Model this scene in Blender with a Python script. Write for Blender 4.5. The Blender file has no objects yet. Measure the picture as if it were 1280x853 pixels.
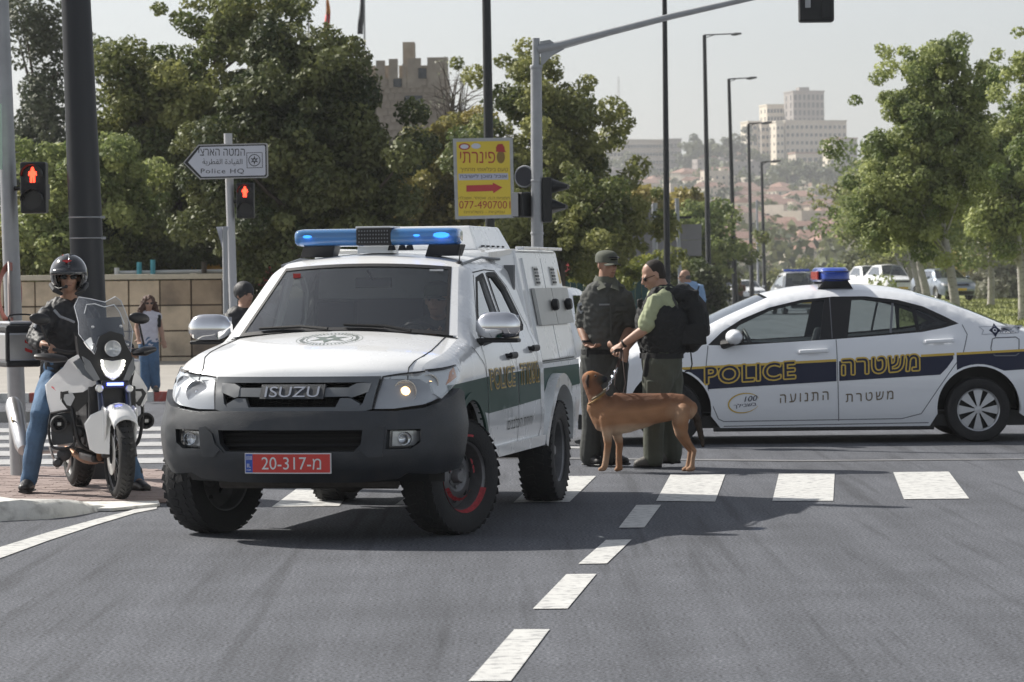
import bpy, math, random
import numpy as np
from mathutils import Vector, Matrix
from mathutils.geometry import delaunay_2d_cdt
R = math.radians; PI = math.pi
random.seed(7); rng = np.random.default_rng(7)
sc = bpy.context.scene; col = sc.collection
# ---------------------------------------------------------------- camera
FPX = 4000.0; CAMZ = 1.55
cd = bpy.data.cameras.new('camera'); cam = bpy.data.objects.new('camera', cd); col.objects.link(cam)
cd.sensor_width = 36; cd.lens = 36*FPX/1280; cd.clip_start = .5; cd.clip_end = 12000
CR = Matrix.Rotation(R(90-1.096), 3, 'X') @ Matrix.Rotation(R(-.6), 3, 'Z')
cam.matrix_world = Matrix.Translation((0, 0, CAMZ)) @ CR.to_4x4()
sc.camera = cam
cd.dof.use_dof = True; cd.dof.focus_distance = 20.5; cd.dof.aperture_fstop = 9.0
def P(px, py, Y):
    """world point seen at photo pixel (px, py) at distance Y"""
    d = CR @ Vector(((px-640)/FPX, -(py-426.5)/FPX, -1)); k = Y/d.y
    return Vector((d.x*k, Y, CAMZ+d.z*k))
def G(px, py, z=0.0):
    d = CR @ Vector(((px-640)/FPX, -(py-426.5)/FPX, -1)); k = (z-CAMZ)/d.z
    return Vector((d.x*k, d.y*k, z))
# ---------------------------------------------------------------- light
SUN = Vector((-1.0, .60, 1.0)).normalized()            # towards the sun: left and behind
w = bpy.data.worlds.new('World'); sc.world = w; w.use_nodes = True
nt = w.node_tree; sky = nt.nodes.new('ShaderNodeTexSky'); sky.sky_type = 'NISHITA'; sky.sun_disc = False
sky.sun_elevation = math.asin(SUN.z); sky.sun_rotation = math.atan2(SUN.x, SUN.y)
sky.air_density = 1.0; sky.dust_density = 2.2; sky.ozone_density = 1.2; sky.altitude = 700
bg = nt.nodes['Background']; bg.inputs[1].default_value = .098
hs = nt.nodes.new('ShaderNodeHueSaturation'); hs.inputs['Saturation'].default_value = .38   # thin haze takes most of the blue out of the sky
nt.links.new(sky.outputs[0], hs.inputs['Color']); nt.links.new(hs.outputs[0], bg.inputs[0])
sd = bpy.data.lights.new('sun', 'SUN'); sd.energy = 4.9; sd.angle = R(.55); sd.color = (1, .95, .87)
so = bpy.data.objects.new('sun', sd); col.objects.link(so); so.rotation_euler = SUN.to_track_quat('Z', 'Y').to_euler(); so.location = (-20, 20, 40)
sc.view_settings.view_transform = 'Standard'; sc.view_settings.look = 'None'; sc.view_settings.exposure = 0.45; sc.view_settings.gamma = 1
sc.cycles.use_denoising = True; sc.cycles.max_bounces = 8; sc.cycles.transparent_max_bounces = 12
sc.cycles.caustics_reflective = False; sc.cycles.caustics_refractive = False; sc.cycles.sample_clamp_indirect = 6
# ---------------------------------------------------------------- materials
MATS = {}
def mat(name, c, rough=.6, metal=0, var=.0, vs=8, bump=0, bs=60, coat=0, spec=.5, emit=None, es=1, c2=None, stretch=None, dirt=None, trans=0):
    if name in MATS: return MATS[name]
    m = bpy.data.materials.new(name); m.use_nodes = True; t = m.node_tree; N = t.nodes; L = t.links
    b = N['Principled BSDF']; c = tuple(c)+(1,) if len(c) == 3 else c
    b.inputs['Base Color'].default_value = c; b.inputs['Roughness'].default_value = rough; b.inputs['Metallic'].default_value = metal
    b.inputs['Specular IOR Level'].default_value = spec
    if coat: b.inputs['Coat Weight'].default_value = coat; b.inputs['Coat Roughness'].default_value = .04
    if emit: b.inputs['Emission Color'].default_value = tuple(emit)+(1,); b.inputs['Emission Strength'].default_value = es
    tc = None
    if var or bump or c2 or dirt:
        tc = N.new('ShaderNodeTexCoord'); mp = N.new('ShaderNodeMapping'); L.new(tc.outputs['Object'], mp.inputs[0])
        if stretch: mp.inputs['Scale'].default_value = stretch
    if var or c2:
        n = N.new('ShaderNodeTexNoise'); n.inputs['Scale'].default_value = vs; n.inputs['Detail'].default_value = 6; n.inputs['Roughness'].default_value = .65
        L.new(mp.outputs[0], n.inputs['Vector'])
        r = N.new('ShaderNodeValToRGB'); r.color_ramp.elements[0].position = .3; r.color_ramp.elements[1].position = .7
        lo = tuple(v*(1-var) for v in c[:3])+(1,); hi = tuple(min(1, v*(1+var)) for v in c[:3])+(1,)
        if c2: lo = c; hi = tuple(c2)+(1,)
        r.color_ramp.elements[0].color = lo; r.color_ramp.elements[1].color = hi
        L.new(n.outputs[0], r.inputs[0]); out = r.outputs[0]
        if dirt:
            n2 = N.new('ShaderNodeTexNoise'); n2.inputs['Scale'].default_value = dirt[1]; n2.inputs['Detail'].default_value = 8
            L.new(mp.outputs[0], n2.inputs['Vector'])
            r2 = N.new('ShaderNodeMapRange'); r2.inputs[1].default_value = .5; r2.inputs[2].default_value = .72; r2.inputs[4].default_value = dirt[2]
            L.new(n2.outputs[0], r2.inputs[0]); mx = N.new('ShaderNodeMix'); mx.data_type = 'RGBA'
            L.new(r2.outputs[0], mx.inputs[0]); L.new(out, mx.inputs[6]); mx.inputs[7].default_value = tuple(dirt[0])+(1,); out = mx.outputs[2]
        L.new(out, b.inputs['Base Color'])
        rr = N.new('ShaderNodeMapRange'); rr.inputs[3].default_value = max(0, rough-.08); rr.inputs[4].default_value = min(1, rough+.08)
        L.new(n.outputs[0], rr.inputs[0]); L.new(rr.outputs[0], b.inputs['Roughness'])
    if bump:
        nb = N.new('ShaderNodeTexNoise'); nb.inputs['Scale'].default_value = bs; nb.inputs['Detail'].default_value = 5
        L.new(mp.outputs[0], nb.inputs['Vector']); bp = N.new('ShaderNodeBump'); bp.inputs['Strength'].default_value = bump; bp.inputs['Distance'].default_value = .01
        L.new(nb.outputs[0], bp.inputs['Height']); L.new(bp.outputs[0], b.inputs['Normal'])
    if trans:
        tr = N.new('ShaderNodeBsdfTranslucent'); ms = N.new('ShaderNodeMixShader'); ms.inputs[0].default_value = trans
        tr.inputs[0].default_value = tuple(v*1.3 for v in c[:3])+(1,)
        L.new(b.outputs[0], ms.inputs[1]); L.new(tr.outputs[0], ms.inputs[2]); L.new(ms.outputs[0], N['Material Output'].inputs[0])
    MATS[name] = m; return m
def glass(name, tint=(.7, .75, .75), opac=.0, base=(.02, .02, .02), refl=1.0, rough=.01):
    if name in MATS: return MATS[name]
    m = bpy.data.materials.new(name); m.use_nodes = True; t = m.node_tree; N = t.nodes; L = t.links; N.remove(N['Principled BSDF'])
    tr = N.new('ShaderNodeBsdfTransparent'); tr.inputs[0].default_value = tuple(tint)+(1,)
    gl = N.new('ShaderNodeBsdfGlossy'); gl.inputs['Roughness'].default_value = rough; gl.inputs[0].default_value = (.95, .97, 1, 1)
    df = N.new('ShaderNodeBsdfDiffuse'); df.inputs[0].default_value = tuple(base)+(1,)
    m1 = N.new('ShaderNodeMixShader'); m1.inputs[0].default_value = opac; L.new(tr.outputs[0], m1.inputs[1]); L.new(df.outputs[0], m1.inputs[2])
    fr = N.new('ShaderNodeFresnel'); fr.inputs[0].default_value = 1.5
    ge = N.new('ShaderNodeNewGeometry'); mu = N.new('ShaderNodeMath'); mu.operation = 'MULTIPLY'; mu.inputs[1].default_value = refl
    ab = N.new('ShaderNodeVectorMath'); ab.operation = 'DOT_PRODUCT'; L.new(ge.outputs['Normal'], ab.inputs[0]); L.new(ge.outputs['Incoming'], ab.inputs[1])
    aa = N.new('ShaderNodeMath'); aa.operation = 'ABSOLUTE'; L.new(ab.outputs['Value'], aa.inputs[0])
    om = N.new('ShaderNodeMath'); om.operation = 'SUBTRACT'; om.inputs[0].default_value = 1; L.new(aa.outputs[0], om.inputs[1])
    pw = N.new('ShaderNodeMath'); pw.operation = 'POWER'; pw.inputs[1].default_value = 4.0; L.new(om.outputs[0], pw.inputs[0])
    md = N.new('ShaderNodeMath'); md.operation = 'MULTIPLY_ADD'; md.inputs[1].default_value = .9*refl; md.inputs[2].default_value = .05*refl; L.new(pw.outputs[0], md.inputs[0])
    md.use_clamp = True
    m2 = N.new('ShaderNodeMixShader'); L.new(md.outputs[0], m2.inputs[0]); L.new(m1.outputs[0], m2.inputs[1]); L.new(gl.outputs[0], m2.inputs[2])
    L.new(m2.outputs[0], N['Material Output'].inputs[0]); MATS[name] = m; return m
# ---------------------------------------------------------------- objects
def tag(o, label=None, cat=None, group=None, kind=None):
    if label: o['label'] = label
    if cat: o['category'] = cat
    if group: o['group'] = group
    if kind: o['kind'] = kind
    return o
def thing(name, label, cat, loc=(0, 0, 0), rotz=0, group=None):
    o = bpy.data.objects.new(name, None); col.objects.link(o); o.location = loc; o.rotation_euler = (0, 0, rotz); o.empty_display_size = .3
    return tag(o, label, cat, group)
def meshobj(name, me, m, parent=None):
    o = bpy.data.objects.new(name, me); col.objects.link(o)
    if m is not None:
        for x in (m if isinstance(m, (list, tuple)) else [m]): me.materials.append(x)
    if parent: o.parent = parent
    return o
def copy_tree(o, parent=None):
    c = o.copy(); col.objects.link(c); c.parent = parent
    for ch in o.children: copy_tree(ch, c)
    return c
def bulk(name, V, F, m, parent=None, smooth=False):
    """fast mesh from numpy: V (n,3), F (k,m)"""
    V = np.asarray(V, np.float32); F = np.asarray(F, np.int32); k = F.shape[1]
    me = bpy.data.meshes.new(name); me.vertices.add(len(V)); me.vertices.foreach_set('co', V.ravel())
    me.loops.add(F.size); me.loops.foreach_set('vertex_index', F.ravel()); me.polygons.add(len(F))
    me.polygons.foreach_set('loop_start', np.arange(0, F.size, k, dtype=np.int32)); me.polygons.foreach_set('loop_total', np.full(len(F), k, np.int32))
    if smooth: me.polygons.foreach_set('use_smooth', np.ones(len(F), bool))
    me.update(calc_edges=True); return meshobj(name, me, m, parent)
class MB:
    def __init__(s): s.V = []; s.F = []; s.M = []
    def add(s, V, F, mi=0):
        b = len(s.V); s.V += [tuple(v) for v in V]; s.F += [tuple(b+i for i in f) for f in F]; s.M += [mi]*len(F); return s
    def box(s, c, d, rot=None, mi=0):
        x, y, z = d[0]/2, d[1]/2, d[2]/2
        V = [Vector((a, b, e)) for a in (-x, x) for b in (-y, y) for e in (-z, z)]
        if rot is not None: V = [rot @ v for v in V]
        V = [v+Vector(c) for v in V]
        return s.add(V, [(0, 1, 3, 2), (4, 6, 7, 5), (0, 4, 5, 1), (2, 3, 7, 6), (0, 2, 6, 4), (1, 5, 7, 3)], mi)
    def tube(s, pts, rad, n=10, mi=0, ref=(0, 0, 1), caps=True):
        pts = [Vector(p) for p in pts]; k = len(pts)
        if not isinstance(rad, (list, tuple)): rad = [rad]*k
        rad = [r if isinstance(r, (list, tuple)) else (r, r) for r in rad]
        V = []; F = []; ref = Vector(ref); dd = (pts[-1]-pts[0])
        if dd.length > 1e-6 and abs(dd.normalized().dot(ref)) > .9: ref = Vector((0, 1, 0)) if abs(ref.y) < .5 else Vector((1, 0, 0))
        for i, p in enumerate(pts):
            t = (pts[min(i+1, k-1)]-pts[max(i-1, 0)]).normalized()
            u = ref.cross(t)
            if u.length < 1e-3: u = Vector((1, 0, 0)).cross(t)
            if u.length < 1e-3: u = Vector((0, 1, 0)).cross(t)
            u.normalize(); v = t.cross(u).normalized()
            for j in range(n):
                a = 2*PI*j/n; V.append(p+u*math.cos(a)*rad[i][0]+v*math.sin(a)*rad[i][1])
        for i in range(k-1):
            for j in range(n): F.append((i*n+j, i*n+(j+1) % n, (i+1)*n+(j+1) % n, (i+1)*n+j))
        if caps:
            F.append(tuple(range(n-1, -1, -1))); F.append(tuple((k-1)*n+j for j in range(n)))
        return s.add(V, F, mi)
    def chain(s, pts, rad, n=12, mi=0, ref=(0, 0, 1), rounded=True):
        """tube with hemispherical ends"""
        pts = [Vector(p) for p in pts]; rad = [r if isinstance(r, (list, tuple)) else (r, r) for r in (rad if isinstance(rad, (list, tuple)) else [rad]*len(pts))]
        t0 = (pts[0]-pts[1]).normalized(); t1 = (pts[-1]-pts[-2]).normalized(); A = []; RA = []; B = []; RB = []
        for k in (.995, .85, .5):
            f = math.sqrt(1-k*k); m0 = min(rad[0]); m1 = min(rad[-1])
            A.append(pts[0]+t0*m0*k); RA.append((rad[0][0]*f, rad[0][1]*f)); B.append(pts[-1]+t1*m1*k); RB.append((rad[-1][0]*f, rad[-1][1]*f))
        return s.tube(A+pts+B[::-1], RA+rad+RB[::-1], n, mi, ref)
    def ball(s, c, r, n=12, mi=0, rot=None):
        if not isinstance(r, (list, tuple)): r = (r, r, r)
        V = []; F = []; m = n//2+1
        for i in range(m+1):
            th = PI*i/m
            for j in range(n):
                a = 2*PI*j/n; v = Vector((r[0]*math.sin(th)*math.cos(a), r[1]*math.sin(th)*math.sin(a), r[2]*math.cos(th)))
                if rot is not None: v = rot @ v
                V.append(v+Vector(c))
        for i in range(m):
            for j in range(n): F.append((i*n+j, (i+1)*n+j, (i+1)*n+(j+1) % n, i*n+(j+1) % n))
        return s.add(V, F, mi)
    def lathe(s, prof, n=32, M=None, mi=0, a0=0, a1=2*PI):
        """prof [(r, h)] spun about local z, M a 4x4"""
        V = []; F = []; M = M or Matrix(); full = abs(a1-a0-2*PI) < 1e-6; k = len(prof); nn = n if full else n+1
        for r, h in prof:
            for j in range(nn):
                a = a0+(a1-a0)*j/n; V.append(M @ Vector((r*math.cos(a), r*math.sin(a), h)))
        for i in range(k-1):
            for j in range(n): F.append((i*nn+j, i*nn+(j+1) % nn, (i+1)*nn+(j+1) % nn, (i+1)*nn+j))
        return s.add(V, F, mi)
    def prism(s, poly, a, b, M=None, mi=0):
        """poly in local xy, extruded z a..b"""
        M = M or Matrix(); n = len(poly)
        V = [M @ Vector((x, y, a)) for x, y in poly]+[M @ Vector((x, y, b)) for x, y in poly]
        return s.add(V, [tuple(range(n-1, -1, -1)), tuple(range(n, 2*n))]+[(i, (i+1) % n, n+(i+1) % n, n+i) for i in range(n)], mi)
    def grid(s, A, mi=0):
        """A list of rows of points"""
        n = len(A[0]); V = [p for r in A for p in r]
        return s.add(V, [(i*n+j, i*n+j+1, (i+1)*n+j+1, (i+1)*n+j) for i in range(len(A)-1) for j in range(n-1)], mi)
    def build(s, name, m, parent=None, smooth=40, bevel=0, solid=0, off=None):
        V = s.V
        if off is not None: V = [(v[0]-off[0], v[1]-off[1], v[2]-off[2]) for v in V]
        me = bpy.data.meshes.new(name); me.from_pydata([tuple(v) for v in V], [], s.F)
        if max(s.M, default=0) > 0: me.polygons.foreach_set('material_index', s.M)
        if smooth: me.polygons.foreach_set('use_smooth', [True]*len(me.polygons)); me.set_sharp_from_angle(angle=R(smooth))
        me.validate(); me.update(); o = meshobj(name, me, m, parent)
        if solid: d = o.modifiers.new('solid', 'SOLIDIFY'); d.thickness = solid; d.offset = -1
        if bevel: d = o.modifiers.new('bevel', 'BEVEL'); d.width = bevel; d.segments = 2; d.limit_method = 'ANGLE'; d.angle_limit = R(35)
        return o
def axis_m(c, ax='X'):
    """matrix placing local z along world axis at c"""
    r = {'X': Matrix.Rotation(PI/2, 4, 'Y'), 'Y': Matrix.Rotation(-PI/2, 4, 'X'), 'Z': Matrix()}[ax]
    return Matrix.Translation(c) @ r
def look_m(c, d, up=(0, 0, 1)):
    """local z along d"""
    z = Vector(d).normalized(); x = Vector(up).cross(z).normalized(); y = z.cross(x)
    M = Matrix((x, y, z)).transposed().to_4x4(); M.translation = Vector(c); return M
# --- planar regions mapped onto curved surfaces
def dens(loop, step):
    out = []; n = len(loop)
    for i in range(n):
        a = loop[i]; b = loop[(i+1) % n]; d = math.hypot(b[0]-a[0], b[1]-a[1]); k = max(1, int(math.ceil(d/step)))
        for j in range(k): out.append((a[0]+(b[0]-a[0])*j/k, a[1]+(b[1]-a[1])*j/k))
    return out
def inside(pts, loops):
    pts = np.asarray(pts, float); r = np.zeros(len(pts), bool)
    for L in loops:
        L = np.asarray(L, float); n = len(L)
        for i in range(n):
            x1, y1 = L[i]; x2, y2 = L[(i+1) % n]
            if y1 == y2: continue
            c = ((y1 > pts[:, 1]) != (y2 > pts[:, 1])) & (pts[:, 0] < (x2-x1)*(pts[:, 1]-y1)/(y2-y1)+x1); r ^= c
    return r
def tri2d(loops, step, extra=None):
    loops = [dens(L, step) for L in loops]; V = []; E = []; idx = []
    for L in loops:
        b = len(V); V += L; E += [(b+i, b+(i+1) % len(L)) for i in range(len(L))]; idx.append(list(range(b, b+len(L))))
    A = np.array(V); lo = A.min(0); hi = A.max(0)
    gx = np.arange(lo[0]+step*.5, hi[0], step); gy = np.arange(lo[1]+step*.5, hi[1], step)
    if len(gx) and len(gy):
        g = np.array([(x+(step*.25 if i % 2 else 0), y) for i, y in enumerate(gy) for x in gx]); g = g[inside(g, loops)]
        if len(g):
            keep = np.min(np.hypot(g[:, None, 0]-A[None, :, 0], g[:, None, 1]-A[None, :, 1]), 1) > step*.35
            V = V+[tuple(p) for p in g[keep]]
    if extra:
        ex = np.array(extra); ex = ex[inside(ex, loops)]
        if len(ex):
            B = np.array(V[:sum(map(len, loops))]); k_ = np.min(np.hypot(ex[:, None, 0]-B[None, :, 0], ex[:, None, 1]-B[None, :, 1]), 1) > .003
            ex = ex[k_]; G_ = np.array(V[len(B):]) if len(V) > len(B) else None
            if G_ is not None and len(ex): V = V[:len(B)]+[tuple(g_) for g_ in G_[np.min(np.hypot(G_[:, None, 0]-ex[None, :, 0], G_[:, None, 1]-ex[None, :, 1]), 1) > step*.3]]
            V = V+[tuple(p_) for p_ in ex]
    ov, _, of, orig, _, _ = delaunay_2d_cdt([Vector(v) for v in V], E, [], 0, 1e-7)
    ov = [tuple(v) for v in ov]; of = [f for f in of if len(f) == 3]
    c = np.array([[sum(ov[i][0] for i in f)/3, sum(ov[i][1] for i in f)/3] for f in of])
    of = [f for f, k in zip(of, inside(c, loops)) if k]
    inv = {}
    for ni, os_ in enumerate(orig):
        for o_ in os_: inv[o_] = ni
    return ov, of, [[inv.get(i, i) for i in L] for L in idx]
def panel(mb, loops, mp, off=0, thick=0, step=.06, mi=0, extra=None):
    """loops[0] outline, rest holes; mp(a, b, off) -> point"""
    if loops and not isinstance(loops[0][0], (list, tuple)): loops = [loops]
    V, Fc, idx = tri2d(loops, step, extra); A = [mp(a, b, off) for a, b in V]; b0 = len(mb.V); mb.add(A, Fc, mi)
    if thick:
        for L in idx:
            B = [mp(V[i][0], V[i][1], off-thick) for i in L]; T = [A[i] for i in L]; n = len(L)
            mb.add(T+B, [(i, (i+1) % n, n+(i+1) % n, n+i) for i in range(n)], mi)
    return mb
TXT = {}
def text_poly(s, bold=0.0, rtl=False, spacing=1.0, shear=0):
    """flat mesh of a word in unit height: (verts2d, faces), width"""
    k = (s, bold, spacing, shear)
    if k in TXT: return TXT[k]
    c = bpy.data.curves.new('t', 'FONT'); c.body = s; c.size = 1; c.offset = bold; c.resolution_u = 4; c.space_character = spacing; c.shear = shear; c.fill_mode = 'NONE'
    o = bpy.data.objects.new('t', c); col.objects.link(o); dg = bpy.context.evaluated_depsgraph_get(); dg.update()
    me = o.evaluated_get(dg).to_mesh(); V = [(v.co.x, v.co.y) for v in me.vertices]; E = [tuple(e.vertices) for e in me.edges]
    o.evaluated_get(dg).to_mesh_clear(); bpy.data.objects.remove(o); bpy.data.curves.remove(c); Fc = []
    if V:
        nx = {}; [nx.setdefault(a_, []).append(b_) or nx.setdefault(b_, []).append(a_) for a_, b_ in E]; seen = set(); loops = []
        for st in range(len(V)):       # the glyph outlines, walked in vertex order so that their direction is kept
            if st in seen or st not in nx: continue
            L = [st]; seen.add(st); cur = st+1 if (st+1) in nx[st] else nx[st][0]
            while cur not in seen: L.append(cur); seen.add(cur); q = [k for k in nx[cur] if k not in seen]; cur = q[0] if q else st
            loops.append([V[i] for i in L])
        vs = []; es = []
        for L in loops: b_ = len(vs); vs += L; es += [(b_+i, b_+(i+1) % len(L)) for i in range(len(L))]
        ov, _, of, _, _, _ = delaunay_2d_cdt([Vector(v) for v in vs], es, [], 0, 1e-6); ov = [tuple(v) for v in ov]; of = [f for f in of if len(f) == 3]
        C = np.array([[sum(ov[i][0] for i in f)/3, sum(ov[i][1] for i in f)/3] for f in of]); wn = np.zeros(len(C), int)
        for L in loops:
            for i in range(len(L)):
                (x1, y1), (x2, y2) = L[i], L[(i+1) % len(L)]
                if y1 == y2: continue
                h = ((y1 > C[:, 1]) != (y2 > C[:, 1])) & (C[:, 0] < (x2-x1)*(C[:, 1]-y1)/(y2-y1)+x1); wn[h] += 1 if y2 > y1 else -1
        V = ov; Fc = [f for f, k in zip(of, wn) if k != 0]
    if not V: V = [(0, 0)]
    x0 = min(v[0] for v in V); x1 = max(v[0] for v in V); y0 = min(v[1] for v in V); y1 = max(v[1] for v in V)
    TXT[k] = (V, Fc, (x0, x1, y0, y1)); return TXT[k]
def letters(mb, s, box, mp, off=.002, bold=0, mi=0, spacing=1.0, shear=0, ref=None):
    """write s into box (a0, b0, a1, b1) of a mapped surface"""
    V, Fc, (x0, x1, y0, y1) = text_poly(s, bold, False, spacing, shear)
    if ref: x0, x1, y0, y1 = ref
    a0, b0, a1, b1 = box; sx = (a1-a0)/max(x1-x0, 1e-6); sy = (b1-b0)/max(y1-y0, 1e-6)
    mb.add([mp(a0+(x-x0)*sx, b0+(y-y0)*sy, off) for x, y in V], Fc, mi); return (x0, x1, y0, y1)
def curve(pts, n=6, closed=False):
    """Catmull-Rom through pts"""
    P_ = [Vector(p) for p in pts]; k = len(P_); out = []
    rg = range(k) if closed else range(k-1)
    for i in rg:
        a = P_[(i-1) % k] if closed or i > 0 else P_[0]*2-P_[1]; b = P_[i]; c = P_[(i+1) % k]
        d = P_[(i+2) % k] if closed or i+2 < k else P_[-1]*2-P_[-2]
        for j in range(n):
            t = j/n; out.append(.5*((2*b)+(c-a)*t+(2*a-5*b+4*c-d)*t*t+(3*b-a-3*c+d)*t**3))
    if not closed: out.append(P_[-1].copy())
    return out
def outline_letters(mb, s, box, mp, off, d, ref=None, bold=0, spacing=1.0):
    """word grown by d on all sides (for a coloured outline)"""
    for k in range(12):
        a = 2*PI*k/12; dx, dz = d*math.cos(a), d*math.sin(a); letters(mb, s, (box[0]+dx, box[1]+dz, box[2]+dx, box[3]+dz), mp, off+k*.00006, bold, spacing=spacing)
def circ(cx, cy, r, n=24, a0=0, a1=2*PI, ry=None):
    ry = ry or r; full = abs(a1-a0-2*PI) < 1e-6; m = n if full else n+1
    return [(cx+r*math.cos(a0+(a1-a0)*i/n), cy+ry*math.sin(a0+(a1-a0)*i/n)) for i in range(m)]
def fuse(mb, voxel=.008, smooth=2, fold=0, ff=(24, 24, 30), seed=0):
    """voxel-union of everything in mb -> one continuous surface"""
    me = bpy.data.meshes.new('x'); me.from_pydata(mb.V, [], mb.F); o = bpy.data.objects.new('x', me); col.objects.link(o)
    m = o.modifiers.new('r', 'REMESH'); m.mode = 'VOXEL'; m.voxel_size = voxel
    if smooth: s_ = o.modifiers.new('s', 'SMOOTH'); s_.iterations = smooth; s_.factor = .5
    dg = bpy.context.evaluated_depsgraph_get(); dg.update(); ev = o.evaluated_get(dg); r = bpy.data.meshes.new_from_object(ev)
    bpy.data.objects.remove(o); bpy.data.meshes.remove(me)
    if fold:
        n = len(r.vertices); c = np.zeros(n*3, np.float32); r.vertices.foreach_get('co', c); c = c.reshape(-1, 3)
        nn = np.zeros(n*3, np.float32); r.vertex_normals.foreach_get('vector', nn); nn = nn.reshape(-1, 3)
        rg_ = np.random.default_rng(seed); d = np.zeros(n)
        for k in range(7):
            f = np.array(ff)*rg_.uniform(.35, 1.7)*np.where(rg_.random(3) < .5, -1, 1)*rg_.uniform(.5, 1.4, 3); ph = rg_.uniform(0, 6.28)
            wv = np.sin(c @ f+ph+1.3*np.sin(c @ (f[[1, 2, 0]]*.6)+ph*2)); d += (np.abs(wv)**1.5*2-1)/(1+k*.3)
        c = c+nn*(d*fold/3)[:, None]; r.vertices.foreach_set('co', c.astype(np.float32).ravel())
    r.polygons.foreach_set('use_smooth', [True]*len(r.polygons)); r.update(); return r
# ================================================================ SETTING
def smooth01(t): t = np.clip(t, 0, 1); return t*t*(3-2*t)
YH = [-60, 300, 420, 600, 800, 1000, 1250, 1500, 1700, 2200, 4000, 9000]
ZH = [0, 0, -4, 4.6, 11.5, 21, 37, 54, 56, 30, 0, 0]
def gz(X, Y):
    X = np.asarray(X, float); Y = np.asarray(Y, float)
    dip = -.34*smooth01((Y-35)/9)*smooth01((64-Y)/10)*smooth01((-X-1.8)/2.2)
    h = np.interp(Y, YH, ZH); u = X/np.maximum(Y, 1)*4000
    bump = 1+.05*np.sin(u/37.)+.04*np.sin(u/19.+1)-.16*smooth01((u-420)/120)-.25*smooth01((u-520)/300)
    far = smooth01((Y-450)/300)
    return dip+h*(1+(bump-1)*far)
def heightsheet(name, xs, ys, off, m, kind='structure'):
    X, Y = np.meshgrid(xs, ys); Z = gz(X, Y)+off; n = len(xs); V = np.stack([X.ravel(), Y.ravel(), Z.ravel()], 1)
    i, j = np.meshgrid(np.arange(len(ys)-1), np.arange(n-1), indexing='ij'); a = (i*n+j).ravel()
    o = bulk(name, V, np.stack([a, a+1, a+n+1, a+n], 1), m, smooth=True); return tag(o, kind=kind)
def sheet(name, loops, off, m, thick=0, step=1.0, kind='structure', smooth=0):
    if not isinstance(loops[0][0], (list, tuple, Vector)): loops = [loops]
    loops = [[(float(p[0]), float(p[1])) for p in L] for L in loops]; mb = MB()
    panel(mb, loops, lambda a, b, o: (a, b, float(gz(a, b))+o), off, thick, step)
    o = mb.build(name, m, smooth=smooth)
    return tag(o, kind=kind) if kind else o
M_asph = mat('asphalt', (.090, .095, .108), .82, var=.16, vs=1.3, bump=.5, bs=140, spec=.3)
def asphalt_detail(m, light=(.17, .17, .18)):
    t = m.node_tree; N = t.nodes; L = t.links; b = N['Principled BSDF']; src = b.inputs['Base Color'].links[0].from_socket
    tc = N.new('ShaderNodeTexCoord')
    v = N.new('ShaderNodeTexNoise'); v.inputs['Scale'].default_value = 62; v.inputs['Detail'].default_value = 2; L.new(tc.outputs['Object'], v.inputs['Vector'])
    r = N.new('ShaderNodeMapRange'); r.inputs[1].default_value = .35; r.inputs[2].default_value = .68; r.inputs[3].default_value = .45; r.inputs[4].default_value = 1.75; L.new(v.outputs[0], r.inputs[0])
    # wheel tracks and seams running roughly along the lane
    mp = N.new('ShaderNodeMapping'); mp.inputs['Rotation'].default_value = (0, 0, R(7)); mp.inputs['Scale'].default_value = (1.6, .07, 1); L.new(tc.outputs['Object'], mp.inputs[0])
    s = N.new('ShaderNodeTexNoise'); s.inputs['Scale'].default_value = 1.5; s.inputs['Detail'].default_value = 5; s.inputs['Roughness'].default_value = .7; L.new(mp.outputs[0], s.inputs['Vector'])
    r2 = N.new('ShaderNodeMapRange'); r2.inputs[1].default_value = .3; r2.inputs[2].default_value = .7; r2.inputs[3].default_value = .78; r2.inputs[4].default_value = 1.2; L.new(s.outputs[0], r2.inputs[0])
    mu = N.new('ShaderNodeMath'); mu.operation = 'MULTIPLY'; L.new(r.outputs[0], mu.inputs[0]); L.new(r2.outputs[0], mu.inputs[1])
    mp3 = N.new('ShaderNodeMapping'); mp3.inputs['Rotation'].default_value = (0, 0, R(-16)); mp3.inputs['Scale'].default_value = (9, .25, 1); L.new(tc.outputs['Object'], mp3.inputs[0])
    s3 = N.new('ShaderNodeTexNoise'); s3.inputs['Scale'].default_value = .9; s3.inputs['Detail'].default_value = 2; L.new(mp3.outputs[0], s3.inputs['Vector'])
    r3 = N.new('ShaderNodeMapRange'); r3.inputs[1].default_value = .56; r3.inputs[2].default_value = .70; r3.inputs[3].default_value = 1.03; r3.inputs[4].default_value = .74; L.new(s3.outputs[0], r3.inputs[0])
    mu2 = N.new('ShaderNodeMath'); mu2.operation = 'MULTIPLY'; L.new(mu.outputs[0], mu2.inputs[0]); L.new(r3.outputs[0], mu2.inputs[1])
    sc_ = N.new('ShaderNodeVectorMath'); sc_.operation = 'SCALE'; L.new(src, sc_.inputs[0]); L.new(mu2.outputs[0], sc_.inputs['Scale']); L.new(sc_.outputs[0], b.inputs['Base Color'])
asphalt_detail(M_asph)
M_hill = mat('hill_ground', (.19, .18, .12), .95, c2=(.27, .235, .18), vs=.05)
M_paint = mat('road_paint', (.56, .56, .54), .65, var=.1, vs=5, bump=.3, bs=120, dirt=((.19, .19, .20), 16, .85))
M_oldpaint = mat('worn_road_paint', (.42, .42, .42), .7, var=.15, vs=4, dirt=((.2, .2, .21), 22, .8))
M_kerbw = mat('white_kerb_paint', (.72, .71, .67), .7, var=.08, vs=6, bump=.7, bs=25, dirt=((.30, .29, .27), 9, .8))
M_kerb = mat('kerb_concrete', (.38, .36, .33), .85, var=.12, vs=6, bump=.4, bs=60)
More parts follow.
